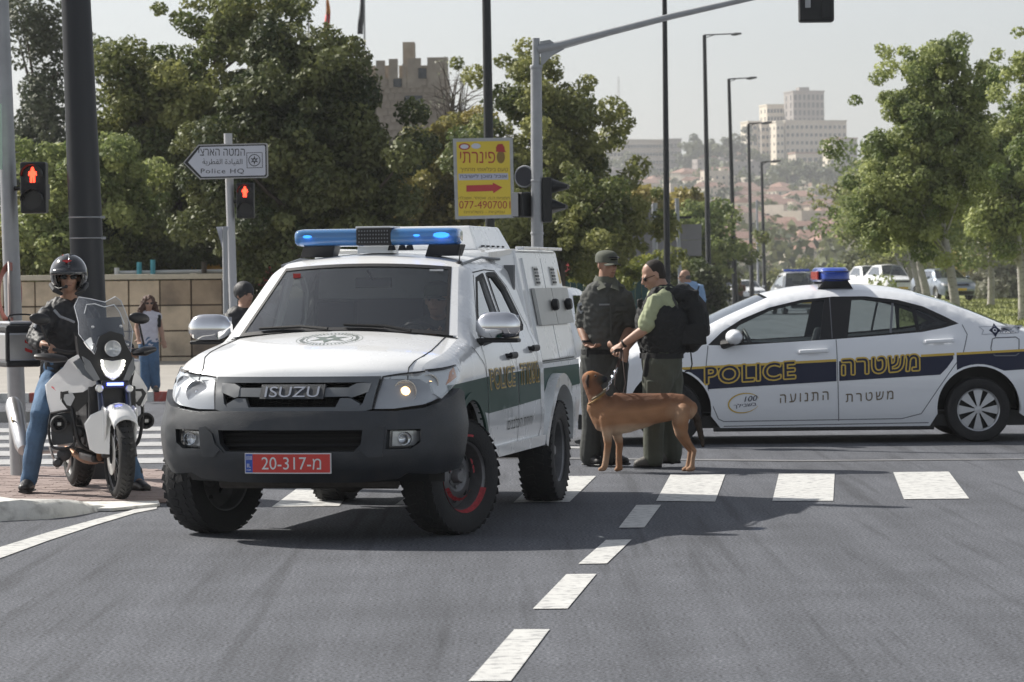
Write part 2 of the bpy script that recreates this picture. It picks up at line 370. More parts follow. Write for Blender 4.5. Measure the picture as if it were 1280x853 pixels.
M_side = mat('pavement_concrete', (.36, .34, .31), .85, var=.1, vs=2, bump=.3, bs=60)
M_brick = mat('paver_brick', (.30, .235, .215), .85, var=.22, vs=3, bump=.3, bs=80)
M_grass = mat('grass', (.15, .19, .04), .9, c2=(.28, .28, .09), vs=2.5, bump=.8, bs=30)
xs = np.unique(np.concatenate([np.linspace(-1650, -60, 50), np.linspace(-60, 60, 61), np.linspace(60, 1650, 50)]))
ys = np.unique(np.concatenate([np.linspace(-60, 80, 71), np.linspace(80, 420, 35), np.linspace(420, 2300, 95), np.linspace(2300, 2540, 6)]))
heightsheet('ground', xs, ys, -.02, M_hill)
heightsheet('road', np.linspace(-42, 60, 80), np.concatenate([np.linspace(-10, 80, 91), np.linspace(85, 330, 50)]), 0, M_asph)
# lane dashes (corners read off the photograph, laid on the road)
def marking(name, pix, m=M_paint, off=.005, step=.5):
    return sheet(name, [tuple(G(x, y)[:2]) for x, y in pix], off, m, step=step)
for q in ([(643, 788), (687, 788), (638.4, 853), (585.6, 853)], [(708, 719), (745.6, 718.6), (709.5, 762), (666, 762.5)], [(757.6, 676), (789.5, 675.6), (758.5, 705.6), (723, 706)],
          [(795.3, 632.3), (826.4, 632), (805.5, 660.4), (773.3, 661)], [(581, 858), (630, 858), (520, 1010), (440, 1010)]):
    marking('lane_dash', q)
for q in ([(838, 594.3), (906.5, 594), (894, 628), (820, 627.2)], [(973.6, 593.2), (1043.4, 592.8), (1041.5, 627), (965.5, 627)], [(1116.6, 591.2), (1186, 590.4), (1211.5, 624.2), (1130, 625)],
          [(1272, 590), (1345, 589), (1372, 622), (1292, 623)], [(677, 596.3), (745, 595.9), (712, 628.4), (642, 629)], [(540, 599), (606, 598), (566, 631), (494, 632)], [(384, 602), (450, 601), (424, 633.5), (340, 634.5)]):
    marking('crossing_stripe', q)
marking('edge_line', [(-60, 705), (0, 685), (60, 666.5), (120, 650), (160, 640), (178, 634.5), (196, 632.5), (196, 637), (170, 642), (120, 657), (60, 677), (0, 699), (-60, 721)])
marking('stop_line_remnant', [(700, 558.5), (778, 560.5), (778, 562), (700, 561)], M_oldpaint)
marking('faint_lane_line', [(560, 571), (1000, 576), (1280, 574), (1280, 575), (1000, 577.5), (560, 573)], mat('ghost_paint', (.17, .17, .175), .8, var=.2, vs=3))
# side-road crossing on the left: bars lying across the view
for k, (y0, y1) in enumerate([(536, 541), (545, 550.5), (555, 560), (564.5, 570.5), (575, 581.5)]):
    marking('side_crossing_stripe', [(-260, y0+3), (300, y0-3), (300, y1-3), (-260, y1+3)], M_oldpaint, step=1)
# paved island under the motorcycle
isl = [G(-420, 600), G(-200, 592), G(0, 588), G(120, 588), G(205, 592), G(232, 606), G(222, 622), G(196, 630), G(120, 632), G(60, 631), G(0, 633), G(-200, 640), G(-420, 650)]
isl = [(p.x, p.y) for p in isl]
isl0 = sheet('paved_island', isl, .012, mat('joint_sand', (.17, .14, .12), .95), step=.8)
# bricks of the island, each one a piece
bm_ = MB(); bm_.box((0, 0, 0), (.195, .095, .03)); brick_me = None; A = np.array(isl); nb = 0
cands = []
for i in range(-60, 40):
    for j in range(0, 70):
        x = -1.9+i*.2+(.1 if j % 2 else 0)-.0; y = 22.2+j*.1
        cands.append((x, y))
ok = inside(np.array(cands), [isl])
cands = [c for c, k in zip(cands, ok) if k]; cands.sort(key=lambda c: c[1]+abs(c[0]+3)*.3)
near = [c for c in cands if -4.2 < c[0] < -2.2][:300]; ns = set(near); rest = MB()
for c in cands:
    z = float(gz(*c))+.018+random.uniform(-.002, .002)
    if c in ns:
        if brick_me is None:
            o = bm_.build('brick', M_brick, smooth=0, bevel=0); brick_me = o.data
        else: o = meshobj('brick', brick_me, None)
        o.parent = isl0; o.location = (c[0], c[1], z); o.rotation_euler = (random.uniform(-.006, .006), random.uniform(-.006, .006), random.uniform(-.02, .02))
    else: rest.box((c[0], c[1], z), (.195, .095, .03))
o = rest.build('brick_field', M_brick, isl0, smooth=0); tag(o, kind='stuff')
# white painted kerb nose in front of the island
def kerb_run(name, pts, w, h, m, parent=None, z0=0.0, jit=.0, top=.7):
    mb = MB(); rows = []; n = len(pts)
    for i, p in enumerate(pts):
        p = Vector(p).to_2d(); t = (Vector(pts[min(i+1, n-1)]).to_2d()-Vector(pts[max(i-1, 0)]).to_2d()).normalized(); u = Vector((-t.y, t.x))
        g = float(gz(p.x, p.y))+z0; hh = h[i] if isinstance(h, list) else h; ww = w[i] if isinstance(w, list) else w
        j = lambda: random.uniform(-jit, jit)
        prof = [(0, 0), (0+.02, hh*.6), (.06, hh), (ww*top, hh*1.02), (ww, hh*.95), (ww, 0)]
        rows.append([Vector((p.x+u.x*a+j(), p.y+u.y*a+j(), g+b+(j() if b else 0))) for a, b in prof])
    mb.grid(rows); mb.F.append(tuple(range(6))); mb.M.append(0); k = len(mb.V); mb.F.append(tuple(range(k-6, k))); mb.M.append(0)
    return mb.build(name, m, parent, smooth=50)
kp = [G(-300, 668), G(-150, 661), G(0, 652), G(30, 650.5), G(60, 649.5), G(90, 646), G(110, 642.5), G(128, 639), G(142, 636.5)]
o = kerb_run('kerb', kp, [.9, .9, .85, .82, .8, .72, .55, .38, .15], [.13, .13, .13, .125, .12, .11, .085, .05, .02], M_kerbw, jit=.008); tag(o, kind='structure')
o = sheet('kerb_apron', [tuple(G(x, y)[:2]) for x, y in [(95, 628), (150, 629), (196, 627), (200, 634), (140, 640), (100, 640)]], .025, M_kerbw, thick=.02, step=.3)
# far pavement along the stone wall, kerb stones in red and white
M_red = mat('kerb_red_paint', (.42, .09, .07), .75, var=.15, vs=6, dirt=((.3, .27, .25), 12, .7))
sheet('pavement', [(-30, 51.5), (-1.2, 51.5), (-1.2, 62.5), (-30, 62.5)], .15, M_side, thick=.3, step=2)
wk = thing('kerb_stones', 'distant kerb of alternating red and white painted stones along the pavement by the wall', 'kerb', (0, 0, 0))
for k in range(24):
    x = -13+k*.5; mb = MB(); mb.box((x, 51.38, float(gz(x, 51.4))+.07), (.49, .2, .17)); mb.build('kerb_stone', M_red if k % 2 else M_kerbw, wk, 0)
sheet('refuge_pavement', [(-20, 37.5), (-6.0, 37.6), (-5.2, 38.2), (-5.6, 39.4), (-20, 39.6)], .13, M_side, thick=.2, step=1.5)
# right: grass median and far carriageway kerb
sheet('median_grass', [(p.x, p.y) for p in (G(1120, 375), G(1180, 371), G(1290, 374), G(1500, 384), G(1500, 440), G(1120, 440))], .12, M_grass, thick=.15, step=6)
gb = rng.uniform(0, 1, (26000, 2)); gx = 12+gb[:, 0]*26; gy = 62+gb[:, 1]*130
q = inside(np.stack([gx, gy], 1), [[tuple(G(x, y)[:2]) for x, y in ((1120, 375), (1180, 371), (1290, 374), (1500, 384), (1500, 440), (1120, 440))]]); gx, gy = gx[q], gy[q]
n = len(gx); hgt = rng.uniform(.05, .13, n); an = rng.uniform(0, PI, n); dx = np.cos(an)*.03; dy = np.sin(an)*.03; zz = gz(gx, gy)+.12
V = np.stack([np.stack([gx-dx, gy-dy, zz], 1), np.stack([gx+dx, gy+dy, zz], 1), np.stack([gx+rng.normal(0, .03, n), gy+rng.normal(0, .03, n), zz+hgt], 1)], 1).reshape(-1, 3)
tag(bulk('grass_blades', V, np.arange(3*n).reshape(-1, 3), M_grass), 'short green grass on the median beside the tree row', 'grass', kind='stuff')
# ================================================================ TREES
def leafmat(name, lo, hi, trans=.25):
    lo = (lo[0]*1.85, lo[1]*1.68, lo[2]*1.85); hi = (hi[0]*2.25, hi[1]*1.95, hi[2]*2.35); trans += .1
    if name in MATS: return MATS[name]
    m = mat(name, lo, .55, trans=trans, spec=.35); t = m.node_tree; N = t.nodes; L = t.links
    a = N.new('ShaderNodeAttribute'); a.attribute_name = 'v'; r = N.new('ShaderNodeValToRGB')
    r.color_ramp.elements[0].color = tuple(lo)+(1,); r.color_ramp.elements[1].color = tuple(hi)+(1,); L.new(a.outputs['Fac'], r.inputs[0])
    L.new(r.outputs[0], N['Principled BSDF'].inputs['Base Color'])
    tr = [x for x in N if x.bl_idname == 'ShaderNodeBsdfTranslucent'][0]; L.new(r.outputs[0], tr.inputs[0]); return m
LM = {'dark': leafmat('leaf_dark', (.022, .036, .012), (.075, .095, .028), .12), 'mid': leafmat('leaf_mid', (.05, .075, .022), (.15, .175, .05)),
      'olive': leafmat('leaf_olive', (.07, .085, .022), (.20, .19, .05)), 'light': leafmat('leaf_light', (.075, .112, .035), (.20, .25, .08), .3),
      'yellow': leafmat('leaf_yellow', (.07, .095, .018), (.15, .18, .035), .3), 'conifer': leafmat('leaf_conifer', (.018, .03, .014), (.05, .065, .028), .08),
      'grey': leafmat('leaf_grey', (.10, .12, .08), (.20, .22, .14), .15)}
M_bark = mat('bark', (.11, .09, .07), .9, var=.3, vs=9, bump=.8, bs=25, stretch=(3, 3, .5))
M_birch = mat('pale_bark', (.42, .40, .37), .85, var=.12, vs=5, bump=.4, bs=25, stretch=(1, 1, 3), dirt=((.12, .10, .09), 6, .8))
def leafmesh(name, C, Nrm, size, m, parent, asp=.55, vals=None):
    n = len(C); a = rng.normal(0, 1, (n, 3))+Nrm*1.1; a /= np.linalg.norm(a, axis=1)[:, None]
    b = np.cross(a, rng.normal(0, 1, (n, 3))); b /= np.linalg.norm(b, axis=1)[:, None]+1e-9; c = np.cross(a, b)
    s = size*rng.uniform(.6, 1.3, n)[:, None]; s2 = s*asp
    V = np.stack([C-b*s, C-c*s2+a*s*.15, C+b*s, C+c*s2+a*s*.15], 1).reshape(-1, 3)
    o = bulk(name, V, np.arange(4*n).reshape(-1, 4), m, parent)
    v = rng.uniform(0, 1, n) if vals is None else np.clip(vals+rng.normal(0, .16, n), 0, 1)
    at = o.data.attributes.new('v', 'FLOAT', 'POINT'); at.data.foreach_set('value', np.repeat(v, 4).astype(np.float32)); return o
def crown_points(env, nc, cr, nl, flat=.8, hollow=.35):
    """leaf positions gathered in clumps spread through the ellipsoids of env"""
    env = [tuple(e[:3])+tuple(max(.3*v, v-cr*.75) for v in e[3:6]) for e in env]
    W = np.array([e[3]*e[4]*e[5] for e in env])**.75; W = W/W.sum(); C = []; N = []; vals = []; cl = []; sup = []
    for k in range(max(5, nc//9)):                       # boughs, then leaf clumps round each bough end
        e = env[rng.choice(len(env), p=W)]; d = rng.normal(0, 1, 3); d /= np.linalg.norm(d); sup.append((np.array(e[:3])+d*np.array(e[3:6])*rng.uniform(hollow, 1)**.5, rng.uniform(.1, .9), rng.uniform(.8, 1.5)))
    for k in range(nc):
        if k % 5:
            sp_, v0, sr = sup[rng.integers(len(sup))]; d = rng.normal(0, 1, 3)*np.array([1, 1, .75]); c = sp_+d*cr*1.25*sr
        else:
            e = env[rng.choice(len(env), p=W)]; d = rng.normal(0, 1, 3); d /= np.linalg.norm(d); c = np.array(e[:3])+d*np.array(e[3:6])*rng.uniform(hollow, 1)**.6; v0 = rng.uniform(.1, .9)
        rr = cr*rng.uniform(.4, 1.25); cl.append((c, rr)); n = max(6, int(1.55*nl*rr*rr/(cr*cr)))
        q = rng.normal(0, 1, (n, 3)); q /= np.linalg.norm(q, axis=1)[:, None]; rad = rr*rng.uniform(.3, 1.12, n)**.5
        C.append(c+q*rad[:, None]*np.array([1, 1, flat])); N.append(q+np.array([0, 0, .5])); vals.append(np.full(n, np.clip(v0+rng.normal(0, .18), 0, 1)))
    return np.concatenate(C), np.concatenate(N), np.concatenate(vals), cl
def tree(label, base, env, nc, cr, nl, ls, m, trunk=(.18, .06), th=None, bark=None, name='tree', group='trees around the junction', kindw='tree', lean=(0, 0), limbs=14, flat=.8, hollow=.35, asp=.55, bare=0):
    base = Vector(base); base.z = float(gz(base.x, base.y)) if base.z == 0 else base.z; t = thing(name, label, kindw, base, 0, group)
    C, N, v, cl = crown_points(env, nc, cr, nl, flat, hollow); leafmesh('crown', C, N, ls*.80, LM[m], t, asp, v)
    bark = bark or M_bark; mb = MB(); th = th or (max(e[2] for e in env)*(.85 if bare < 50 else 1)); cx = sum(e[0] for e in env)/len(env); cy = sum(e[1] for e in env)/len(env)
    pts = [Vector((lean[0]*k+cx*(k**1.5)+.03*math.sin(k*9), lean[1]*k+cy*k**1.5, th*k)) for k in (0, .04, .15, .3, .45, .6, .8, 1)]
    rr = [trunk[0]*1.35, trunk[0]*1.05, trunk[0], trunk[0]*.93, trunk[0]*.8, trunk[0]*.6, trunk[0]*.4, trunk[1]*.6]; mb.tube(pts, rr, 10)
    cl.sort(key=lambda c: -c[1])
    for c, r_ in cl[:limbs]:
        c = Vector(c); k = min(.9, max(.42, (c.z/th)*.75)); i = k*7; a = pts[int(i)].lerp(pts[min(7, int(i)+1)], i-int(i)); mid = a.lerp(c, .5)+Vector((0, 0, -.05*(c-a).length))
        mb.tube([a, mid, c], [trunk[0]*.26, trunk[0]*.16, .008], 6)
    for k in range(bare):
        a = pts[-4].lerp(pts[-1], random.random()); d = Vector((random.gauss(0, .8), random.gauss(0, .6), random.uniform(.2, 1.2))).normalized()*random.uniform(.5, 1.3); m_ = a+d*.6+Vector((0, 0, .1))
        mb.tube([a, m_, a+d*1.1], [.022, .012, .004], 4)
        for _ in range(3): mb.tube([m_, m_+Vector((random.gauss(0, .3), random.gauss(0, .3), random.uniform(-.1, .45)))], [.008, .003], 4)
    mb.build('trunk', bark, t, 60); return t
def E_(px, py, Y, base, rx, rz, ry=None, dy=0):
    """ellipsoid given by its centre in the photo and half sizes in photo pixels"""
    p = P(px, py, Y+dy)-Vector(base); s = Y/FPX; return (p.x, p.y, p.z, rx*s, (ry or rx)*s, rz*s)
def pbase(px, Y): p = P(px, 350, Y); return Vector((p.x, Y, float(gz(p.x, Y))))
# left group
b = pbase(48, 92); tree('dark tall conifer at the far left rising above the other trees', b, [E_(50, 130, 92, b, 30, 150), E_(45, 40, 92, b, 20, 75), E_(55, 240, 92, b, 42, 90)], 150, .55, 170, .10, 'conifer', (.25, .08), group=None, flat=1.2, name='conifer_tree', hollow=.1)
b = pbase(90, 63); tree('light green tree behind the pedestrian light and the thick dark pole', b, [E_(75, 245, 63, b, 52, 75), E_(150, 225, 63, b, 40, 80), E_(100, 320, 63, b, 85, 45), E_(25, 290, 63, b, 30, 50)], 190, .33, 190, .075, 'light', (.14, .05), group=None)
b = pbase(205, 68); tree('broad mid green tree rising behind the wall between dark pole and arrow sign', b, [E_(215, 175, 68, b, 72, 110), E_(170, 120, 68, b, 45, 80), E_(262, 110, 68, b, 58, 110), E_(285, 20, 68, b, 42, 60), E_(165, 245, 68, b, 60, 80), E_(165, 60, 68, b, 22, 30), E_(270, 260, 68, b, 70, 80)], 420, .40, 210, .08, 'mid', (.22, .07), group=None)
b = pbase(405, 60); tree('dense dark green evergreen right of the arrow sign, hanging over the police truck', b, [E_(380, 190, 60, b, 88, 125), E_(425, 180, 60, b, 66, 95), E_(345, 90, 60, b, 45, 90), E_(400, 105, 60, b, 45, 60), E_(300, 240, 60, b, 60, 90), E_(450, 230, 60, b, 55, 85), E_(330, 20, 60, b, 25, 40)], 520, .36, 230, .075, 'dark', (.22, .07), group=None)
b = pbase(243, 63.5); tree('low dark shrub mass behind the top of the stone wall', b, [E_(200, 310, 64, b, 80, 32), E_(120, 318, 64, b, 60, 26), E_(300, 315, 64, b, 60, 30), E_(430, 310, 64, b, 80, 35)], 200, .3, 190, .07, 'dark', (.1, .04), th=1.8, name='shrub', kindw='shrub', group=None)
b = pbase(10, 63.5); tree('olive shrub behind the wall at the left edge', b, [E_(0, 320, 63.5, b, 60, 40), E_(50, 325, 63.5, b, 50, 30)], 60, .3, 160, .07, 'olive', (.1, .04), th=1.5, name='shrub', kindw='shrub', group=None)
b = pbase(545, 80); tree('yellowing tree before the battlemented tower', b, [E_(545, 215, 80, b, 48, 60), E_(520, 240, 80, b, 35, 50), E_(580, 190, 80, b, 26, 45), E_(560, 265, 80, b, 45, 55)], 230, .33, 150, .085, 'olive', (.15, .05), group=None, bare=20, hollow=.2)
b = pbase(575, 90); tree('nearly leafless grey branched tree beside the battlemented tower', b, [E_(565, 110, 90, b, 30, 40)], 14, .2, 14, .05, 'grey', (.13, .05), th=6.8, group=None, bare=90, limbs=14)
b = pbase(690, 75); tree('tall open green tree behind the yellow sign and the signal mast', b, [E_(650, 110, 75, b, 38, 72), E_(620, 60, 75, b, 22, 32), E_(700, 150, 75, b, 46, 60), E_(720, 240, 75, b, 62, 70), E_(665, 250, 75, b, 55, 70), E_(765, 285, 75, b, 42, 40), E_(610, 170, 75, b, 30, 60), E_(735, 120, 75, b, 22, 30)], 330, .33, 150, .08, 'mid', (.2, .06), group=None, hollow=.25)
b = pbase(700, 66); tree('dark green low branches hanging over the teal fence beside the signal mast', b, [E_(700, 290, 66, b, 70, 42), E_(755, 300, 66, b, 38, 22), E_(640, 300, 66, b, 40, 40), E_(730, 250, 66, b, 40, 30)], 130, .3, 170, .07, 'mid', (.13, .05), th=3.0, group=None)
b = pbase(760, 82); tree('bright yellow green hedge behind the teal fence', b, [E_(765, 340, 82, b, 40, 11), E_(715, 343, 82, b, 30, 9)], 60, .25, 120, .07, 'yellow', (.05, .03), th=1.2, name='hedge', kindw='hedge', group=None, limbs=5)
for (px, py, Y, rx, rz, mm, lab) in ((855, 275, 150, 34, 45, 'olive', 'olive toned tree behind the grey sign panels'), (872, 300, 135, 18, 38, 'light', 'yellow green tree beside the black lamp posts'), (884, 332, 170, 10, 22, 'mid', 'small green tree left of the first lamp row'),
                            (858, 366, 120, 20, 14, 'dark', 'dark low tree behind the man in the blue shirt'), (830, 360, 118, 26, 18, 'mid', 'shaded tree under the grey sign panels'), (800, 325, 130, 30, 36, 'mid', 'green tree behind the grey wall panels'), (955, 366, 250, 16, 8, 'dark', 'dark low tree at the far end of the road')):
    b = pbase(px, Y); tree(lab, b, [E_(px, py, Y, b, rx, rz), E_(px+8, py+12, Y, b, rx*.8, rz*.8)], 70, .006*Y/1.6, 100, .0011*Y, mm, (.15, .05), group=None, limbs=8)
for (px, py, Y, rx, rz, mm, lab) in ((1010, 362, 330, 24, 8, 'mid', 'low green trees closing the far end of the road'), (1085, 330, 300, 34, 30, 'dark', 'dark tree in the shade beyond the parked white cars')):
    b = pbase(px, Y); tree(lab, b, [E_(px, py, Y, b, rx, rz)], 60, 1.0, 100, .26, mm, (.2, .1), group=None, limbs=5)
# right row of pale trunked trees on the median
b = pbase(1196, 72); tree('largest pale trunked tree on the median, white trunk crossing the silver car', b, [E_(1165, 130, 72, b, 48, 85), E_(1135, 215, 72, b, 56, 75), E_(1178, 75, 72, b, 28, 52), E_(1125, 130, 72, b, 30, 55), E_(1208, 135, 72, b, 38, 60), E_(1180, 220, 72, b, 50, 62), E_(1110, 270, 72, b, 45, 50), E_(1150, 280, 72, b, 45, 40), E_(1150, 95, 72, b, 30, 45)], 430, .28, 150, .065, 'light', (.11, .04), bark=M_birch, group='pale trunked trees on the median', hollow=.15, lean=(-.1, 0), limbs=14)
labs = ['second trunk from the right of the thin row left of the leaning white tree', 'middle thin pale trunked tree in the median row', 'thin pale trunked tree third from the left in the median row', 'leftmost thin pale trunked tree of the median row']
for i, (px, Y) in enumerate(((1160, 115), (1152, 140), (1145, 165), (1136, 195))):
    b = pbase(px, Y); tree(labs[i], b, [E_(px-14, 245, Y, b, 46, 60), E_(px-25-i*6, 275, Y, b, 42, 40), E_(px-38-i*8, 258, Y, b, 28, 55)], 90, .0058*Y, 110, .00105*Y, ['light', 'mid', 'light', 'mid'][i], (.16, .06), bark=M_birch, group='pale trunked trees on the median', limbs=10)
b = pbase(1238, 150); tree('slender pale trunked tree just right of the silver car', b, [E_(1232, 235, 150, b, 34, 60), E_(1250, 280, 150, b, 30, 35)], 100, .8, 110, .15, 'light', (.17, .06), bark=M_birch, group='pale trunked trees on the median', limbs=12)
b = pbase(1277, 100); tree('pale trunked tree at the right edge of the photo', b, [E_(1262, 200, 100, b, 46, 70), E_(1240, 265, 100, b, 34, 40), E_(1290, 150, 100, b, 40, 70), E_(1285, 270, 100, b, 45, 50)], 190, .45, 150, .1, 'light', (.13, .05), bark=M_birch, group='pale trunked trees on the median', limbs=10)
b = pbase(1330, 62); tree('tree whose upper branch reaches in from the right edge', b, [E_(1265, 95, 62, b, 26, 18), E_(1240, 60, 62, b, 14, 10), E_(1300, 110, 62, b, 45, 60), E_(1340, 180, 62, b, 60, 120)], 110, .26, 130, .06, 'light', (.15, .05), bark=M_birch, group=None, limbs=30)
for (px, py, Y, rx, rz, mm, lab) in ((1232, 345, 230, 42, 26, 'olive', 'brownish bushes beyond the silver car on the right'), (1190, 320, 250, 46, 34, 'dark', 'dark trees behind the median row'), (1250, 300, 260, 40, 50, 'dark', 'dark tree beyond the far right carriageway'),
                                      (1262, 352, 190, 24, 10, 'grey', 'low grey green bush by the right roadside'), (1105, 345, 240, 38, 26, 'mid', 'green bushes behind the two white cars on the right')):
    b = pbase(px, Y); tree(lab, b, [E_(px, py, Y, b, rx, rz)], 80, .9, 110, .2, mm, (.15, .05), group=None, limbs=6, name='bush' if 'bush' in lab else 'tree', kindw='bush' if 'bush' in lab else 'tree')
# ================================================================ FAR HILL TOWN
M_stone = mat('pale_stone', (.60, .53, .44), .9, var=.1, vs=.6)
M_stone2 = mat('cream_render', (.72, .65, .53), .9, var=.08, vs=.6)
M_stone3 = mat('grey_stone', (.33, .30, .28), .9, var=.1, vs=.6)
M_tile = mat('red_roof_tile', (.30, .17, .125), .9, c2=(.39, .25, .20), vs=1.2)
M_wind = mat('dark_window', (.05, .055, .06), .25)
winme = {}
def window(parent, c, d, rz=0):
    k = tuple(round(v, 2) for v in d)
    if k not in winme:
        mb = MB(); mb.box((0, 0, 0), d); o = mb.build('window', M_wind, parent, 0); winme[k] = o.data
    else: o = meshobj('window', winme[k], None, parent)
    o.location = c; o.rotation_euler = (0, 0, rz); return o
def house(label, w_, d_, h, kind, wall, group):
    t = thing('house', label, 'house', (0, 0, 0), 0, group); mb = MB(); mb.box((0, 0, h/2-2), (w_, d_, h+4)); mb.build('wall', wall, t, 0); mb = MB(); o = .35; rh = min(w_, d_)*.26
    if kind == 'gable':
        mb.add([(-w_/2-o, -d_/2-o, h), (w_/2+o, -d_/2-o, h), (w_/2+o, d_/2+o, h), (-w_/2-o, d_/2+o, h), (-w_/2-o, 0, h+rh), (w_/2+o, 0, h+rh)], [(0, 1, 5, 4), (2, 3, 4, 5), (0, 4, 3), (1, 2, 5), (0, 3, 2, 1)])
    elif kind == 'hip':
        mb.add([(-w_/2-o, -d_/2-o, h), (w_/2+o, -d_/2-o, h), (w_/2+o, d_/2+o, h), (-w_/2-o, d_/2+o, h), (-w_/2+d_/2, 0, h+rh), (w_/2-d_/2, 0, h+rh)], [(0, 1, 5, 4), (2, 3, 4, 5), (0, 4, 3), (1, 2, 5), (0, 3, 2, 1)])
    else:
        for c, dd in (((0, -d_/2+.15, h+.4), (w_, .3, .8)), ((0, d_/2-.15, h+.4), (w_, .3, .8)), ((-w_/2+.15, 0, h+.4), (.3, d_-.6, .8)), ((w_/2-.15, 0, h+.4), (.3, d_-.6, .8))): mb.box(c, dd)
        mb.box((w_*.2, 0, h+1.0), (2.2, 2.2, 2))
    mb.build('roof', M_tile if kind != 'flat' else wall, t, 0)
    nf = max(1, int(h/3)); nw = max(2, int(w_/3.4))
    for f in range(nf):
        for i in range(nw): window(t, (-w_/2+w_*(i+.5)/nw, -d_/2-.03, 1.7+f*3), (1.0, .12, 1.3))
        for i in range(2): window(t, (-w_/2-.03, -d_/4+i*d_/2, 1.7+f*3), (1.3, .12, 1.0), PI/2)
    return t
protos = [house('stone house with a red gabled roof among many on the far hillside', 13, 9, 5.5, 'gable', M_stone, 'houses on the far hillside'), house('cream house with a low red hipped roof on the far hillside', 15, 10, 5.0, 'hip', M_stone2, 'houses on the far hillside'),
          house('pale flat roofed block on the far hillside', 14, 10, 7.5, 'flat', M_stone, 'houses on the far hillside'), house('small cream gabled house on the far hillside', 9, 8, 6.0, 'gable', M_stone2, 'houses on the far hillside'), house('grey flat roofed terrace on the far hillside', 22, 9, 6.5, 'flat', M_stone3, 'houses on the far hillside')]
used = [False]*5; placed = []
random.seed(21)
def put_house(k, px, Y, rz, s=1):
    p = P(px, 350, Y); z = float(gz(p.x, Y)); o = protos[k] if not used[k] else copy_tree(protos[k]); used[k] = True
    o.location = (p.x, Y, z); o.rotation_euler = (0, 0, rz); o.scale = (s, s, s)
Y = 575
while Y < 1460:
    x0 = 830 if Y < 700 else 755; px = x0+random.uniform(0, 20)
    while px < 1085:
        u = 11.5/Y*FPX; dens_ = .92 if (Y < 1050) else .7
        if random.random() < dens_ and not (Y > 1180 and 960 < px): 
            k = random.choices(range(5), [5, 5, 2, 3, 1.2] if px > 920 else [3, 2, 4, 2, 3])[0]; put_house(k, px, Y+random.uniform(-14, 14), random.uniform(.15, 1.0), random.uniform(.55, .85))
        px += u*random.uniform(.75, 1.25)
    Y *= 1.05
# scrub and trees of the hillside
C = []; N = []; vv = []
for i in range(400):
    Y = random.uniform(430, 1650)**1.0; px = random.uniform(700, 1120)
    if Y < 1100 and random.random() < .45: continue
    p = P(px, 350, Y); z = float(gz(p.x, Y)); r_ = random.uniform(1.5, 3.4); n = 55
    q = rng.normal(0, 1, (n, 3)); q /= np.linalg.norm(q, axis=1)[:, None]; C.append(np.array([p.x, Y, z+r_*1.1])+q*r_*np.array([1.0, 1.0, 1.15])*rng.uniform(.6, 1.1, n)[:, None]); N.append(q); vv.append(np.full(n, random.random()))
tag(leafmesh('hillside_wood', np.concatenate(C), np.concatenate(N), 1.0, LM['dark'], None, .8, np.concatenate(vv)), 'dark trees and scrub scattered between the houses of the far hillside', 'woodland', kind='stuff')
for i, (px, Y, h, r_) in enumerate(((858, 1400, 13, 5), (872, 1400, 14, 5), (886, 1390, 12, 5), (905, 1400, 12, 6), (920, 1400, 14, 5), (1015, 1240, 9, 5), (950, 1330, 13, 3), (1045, 1230, 11, 8), (1060, 1250, 9, 6), (790, 1420, 10, 5), (985, 1250, 9, 6))):
    b = pbase(px, Y); tree('dark cypress on the skyline of the far hill' if r_ < 4 else 'round dark tree on the upper slope of the far hill', b, [(0, 0, h*.55, r_, r_, h*.5)], 26, 2.0, 45, .9, 'dark', (.5, .2), group='trees on the skyline of the far hill', limbs=3)
def block(name, label, px0, px1, ytop, Y, depth, wall, rows, cols, ww, wh, rz=R(13), cat='building', down=30, roof=None, parent=None, band=False):
    """apartment block whose front spans px0..px1 with its top at ytop"""
    a = P(px0, ytop, Y); b = P(px1, ytop, Y); wd = (b.x-a.x); zt = (a.z+b.z)/2; zb = float(gz((a.x+b.x)/2, Y))-down*.2; h = zt-zb
    t = thing(name, label, cat, ((a.x+b.x)/2, Y, zb), rz, None); mb = MB(); mb.box((0, depth/2, h/2), (wd, depth, h)); mb.build('wall', wall, t, 0)
    mb = MB(); mb.box((0, depth/2, h+.3), (wd+.6, depth+.6, .6)); mb.build('parapet', roof or wall, t, 0)
    for r_ in range(rows):
        for c in range(cols): window(t, (-wd/2+wd*(c+.5)/cols, -.05, h-2.6-r_*3.6), (ww, .2, wh))
    for r_ in range(rows):
        for c in range(2): window(t, (-wd/2-.05, depth*(c+.5)/2, h-2.6-r_*3.6), (ww, .2, wh), PI/2)
    return t
t = block('tower_block', 'tall grey rectangular tower standing on top of the far hill', 990.5, 1031, 115, 1500, 14, M_stone3, 8, 7, 1.2, 2.4)
mb = MB(); mb.box((0, 6, 0), (5, 5, 3)); o = mb.build('lift_house', M_stone3, t, 0); o.location = (-1, 0, 76-14)
o.location.z = P(1010, 114, 1500).z-t.location.z+.5
block('apartment_block', 'lower pale wing left of the grey tower on the far hill', 958, 991, 132, 1515, 12, M_stone2, 5, 8, 1.1, 1.8)
block('apartment_block', 'wide block of flats in front of the grey tower on the far hill', 980, 1060, 152, 1470, 14, M_stone, 8, 13, 1.2, 1.5)
block('apartment_block', 'narrow pale block at the left end of the hilltop flats', 935, 952, 153, 1480, 12, M_stone2, 9, 3, 1.4, 1.6)
block('apartment_block', 'sandy block with dark window bays between the hilltop flats', 951, 968, 155, 1476, 12, M_stone, 9, 3, 1.4, 1.6)
block('apartment_block', 'cream stair tower standing proud of the hilltop flats', 970, 980, 153, 1465, 12, M_stone2, 8, 2, 1.0, 1.4)
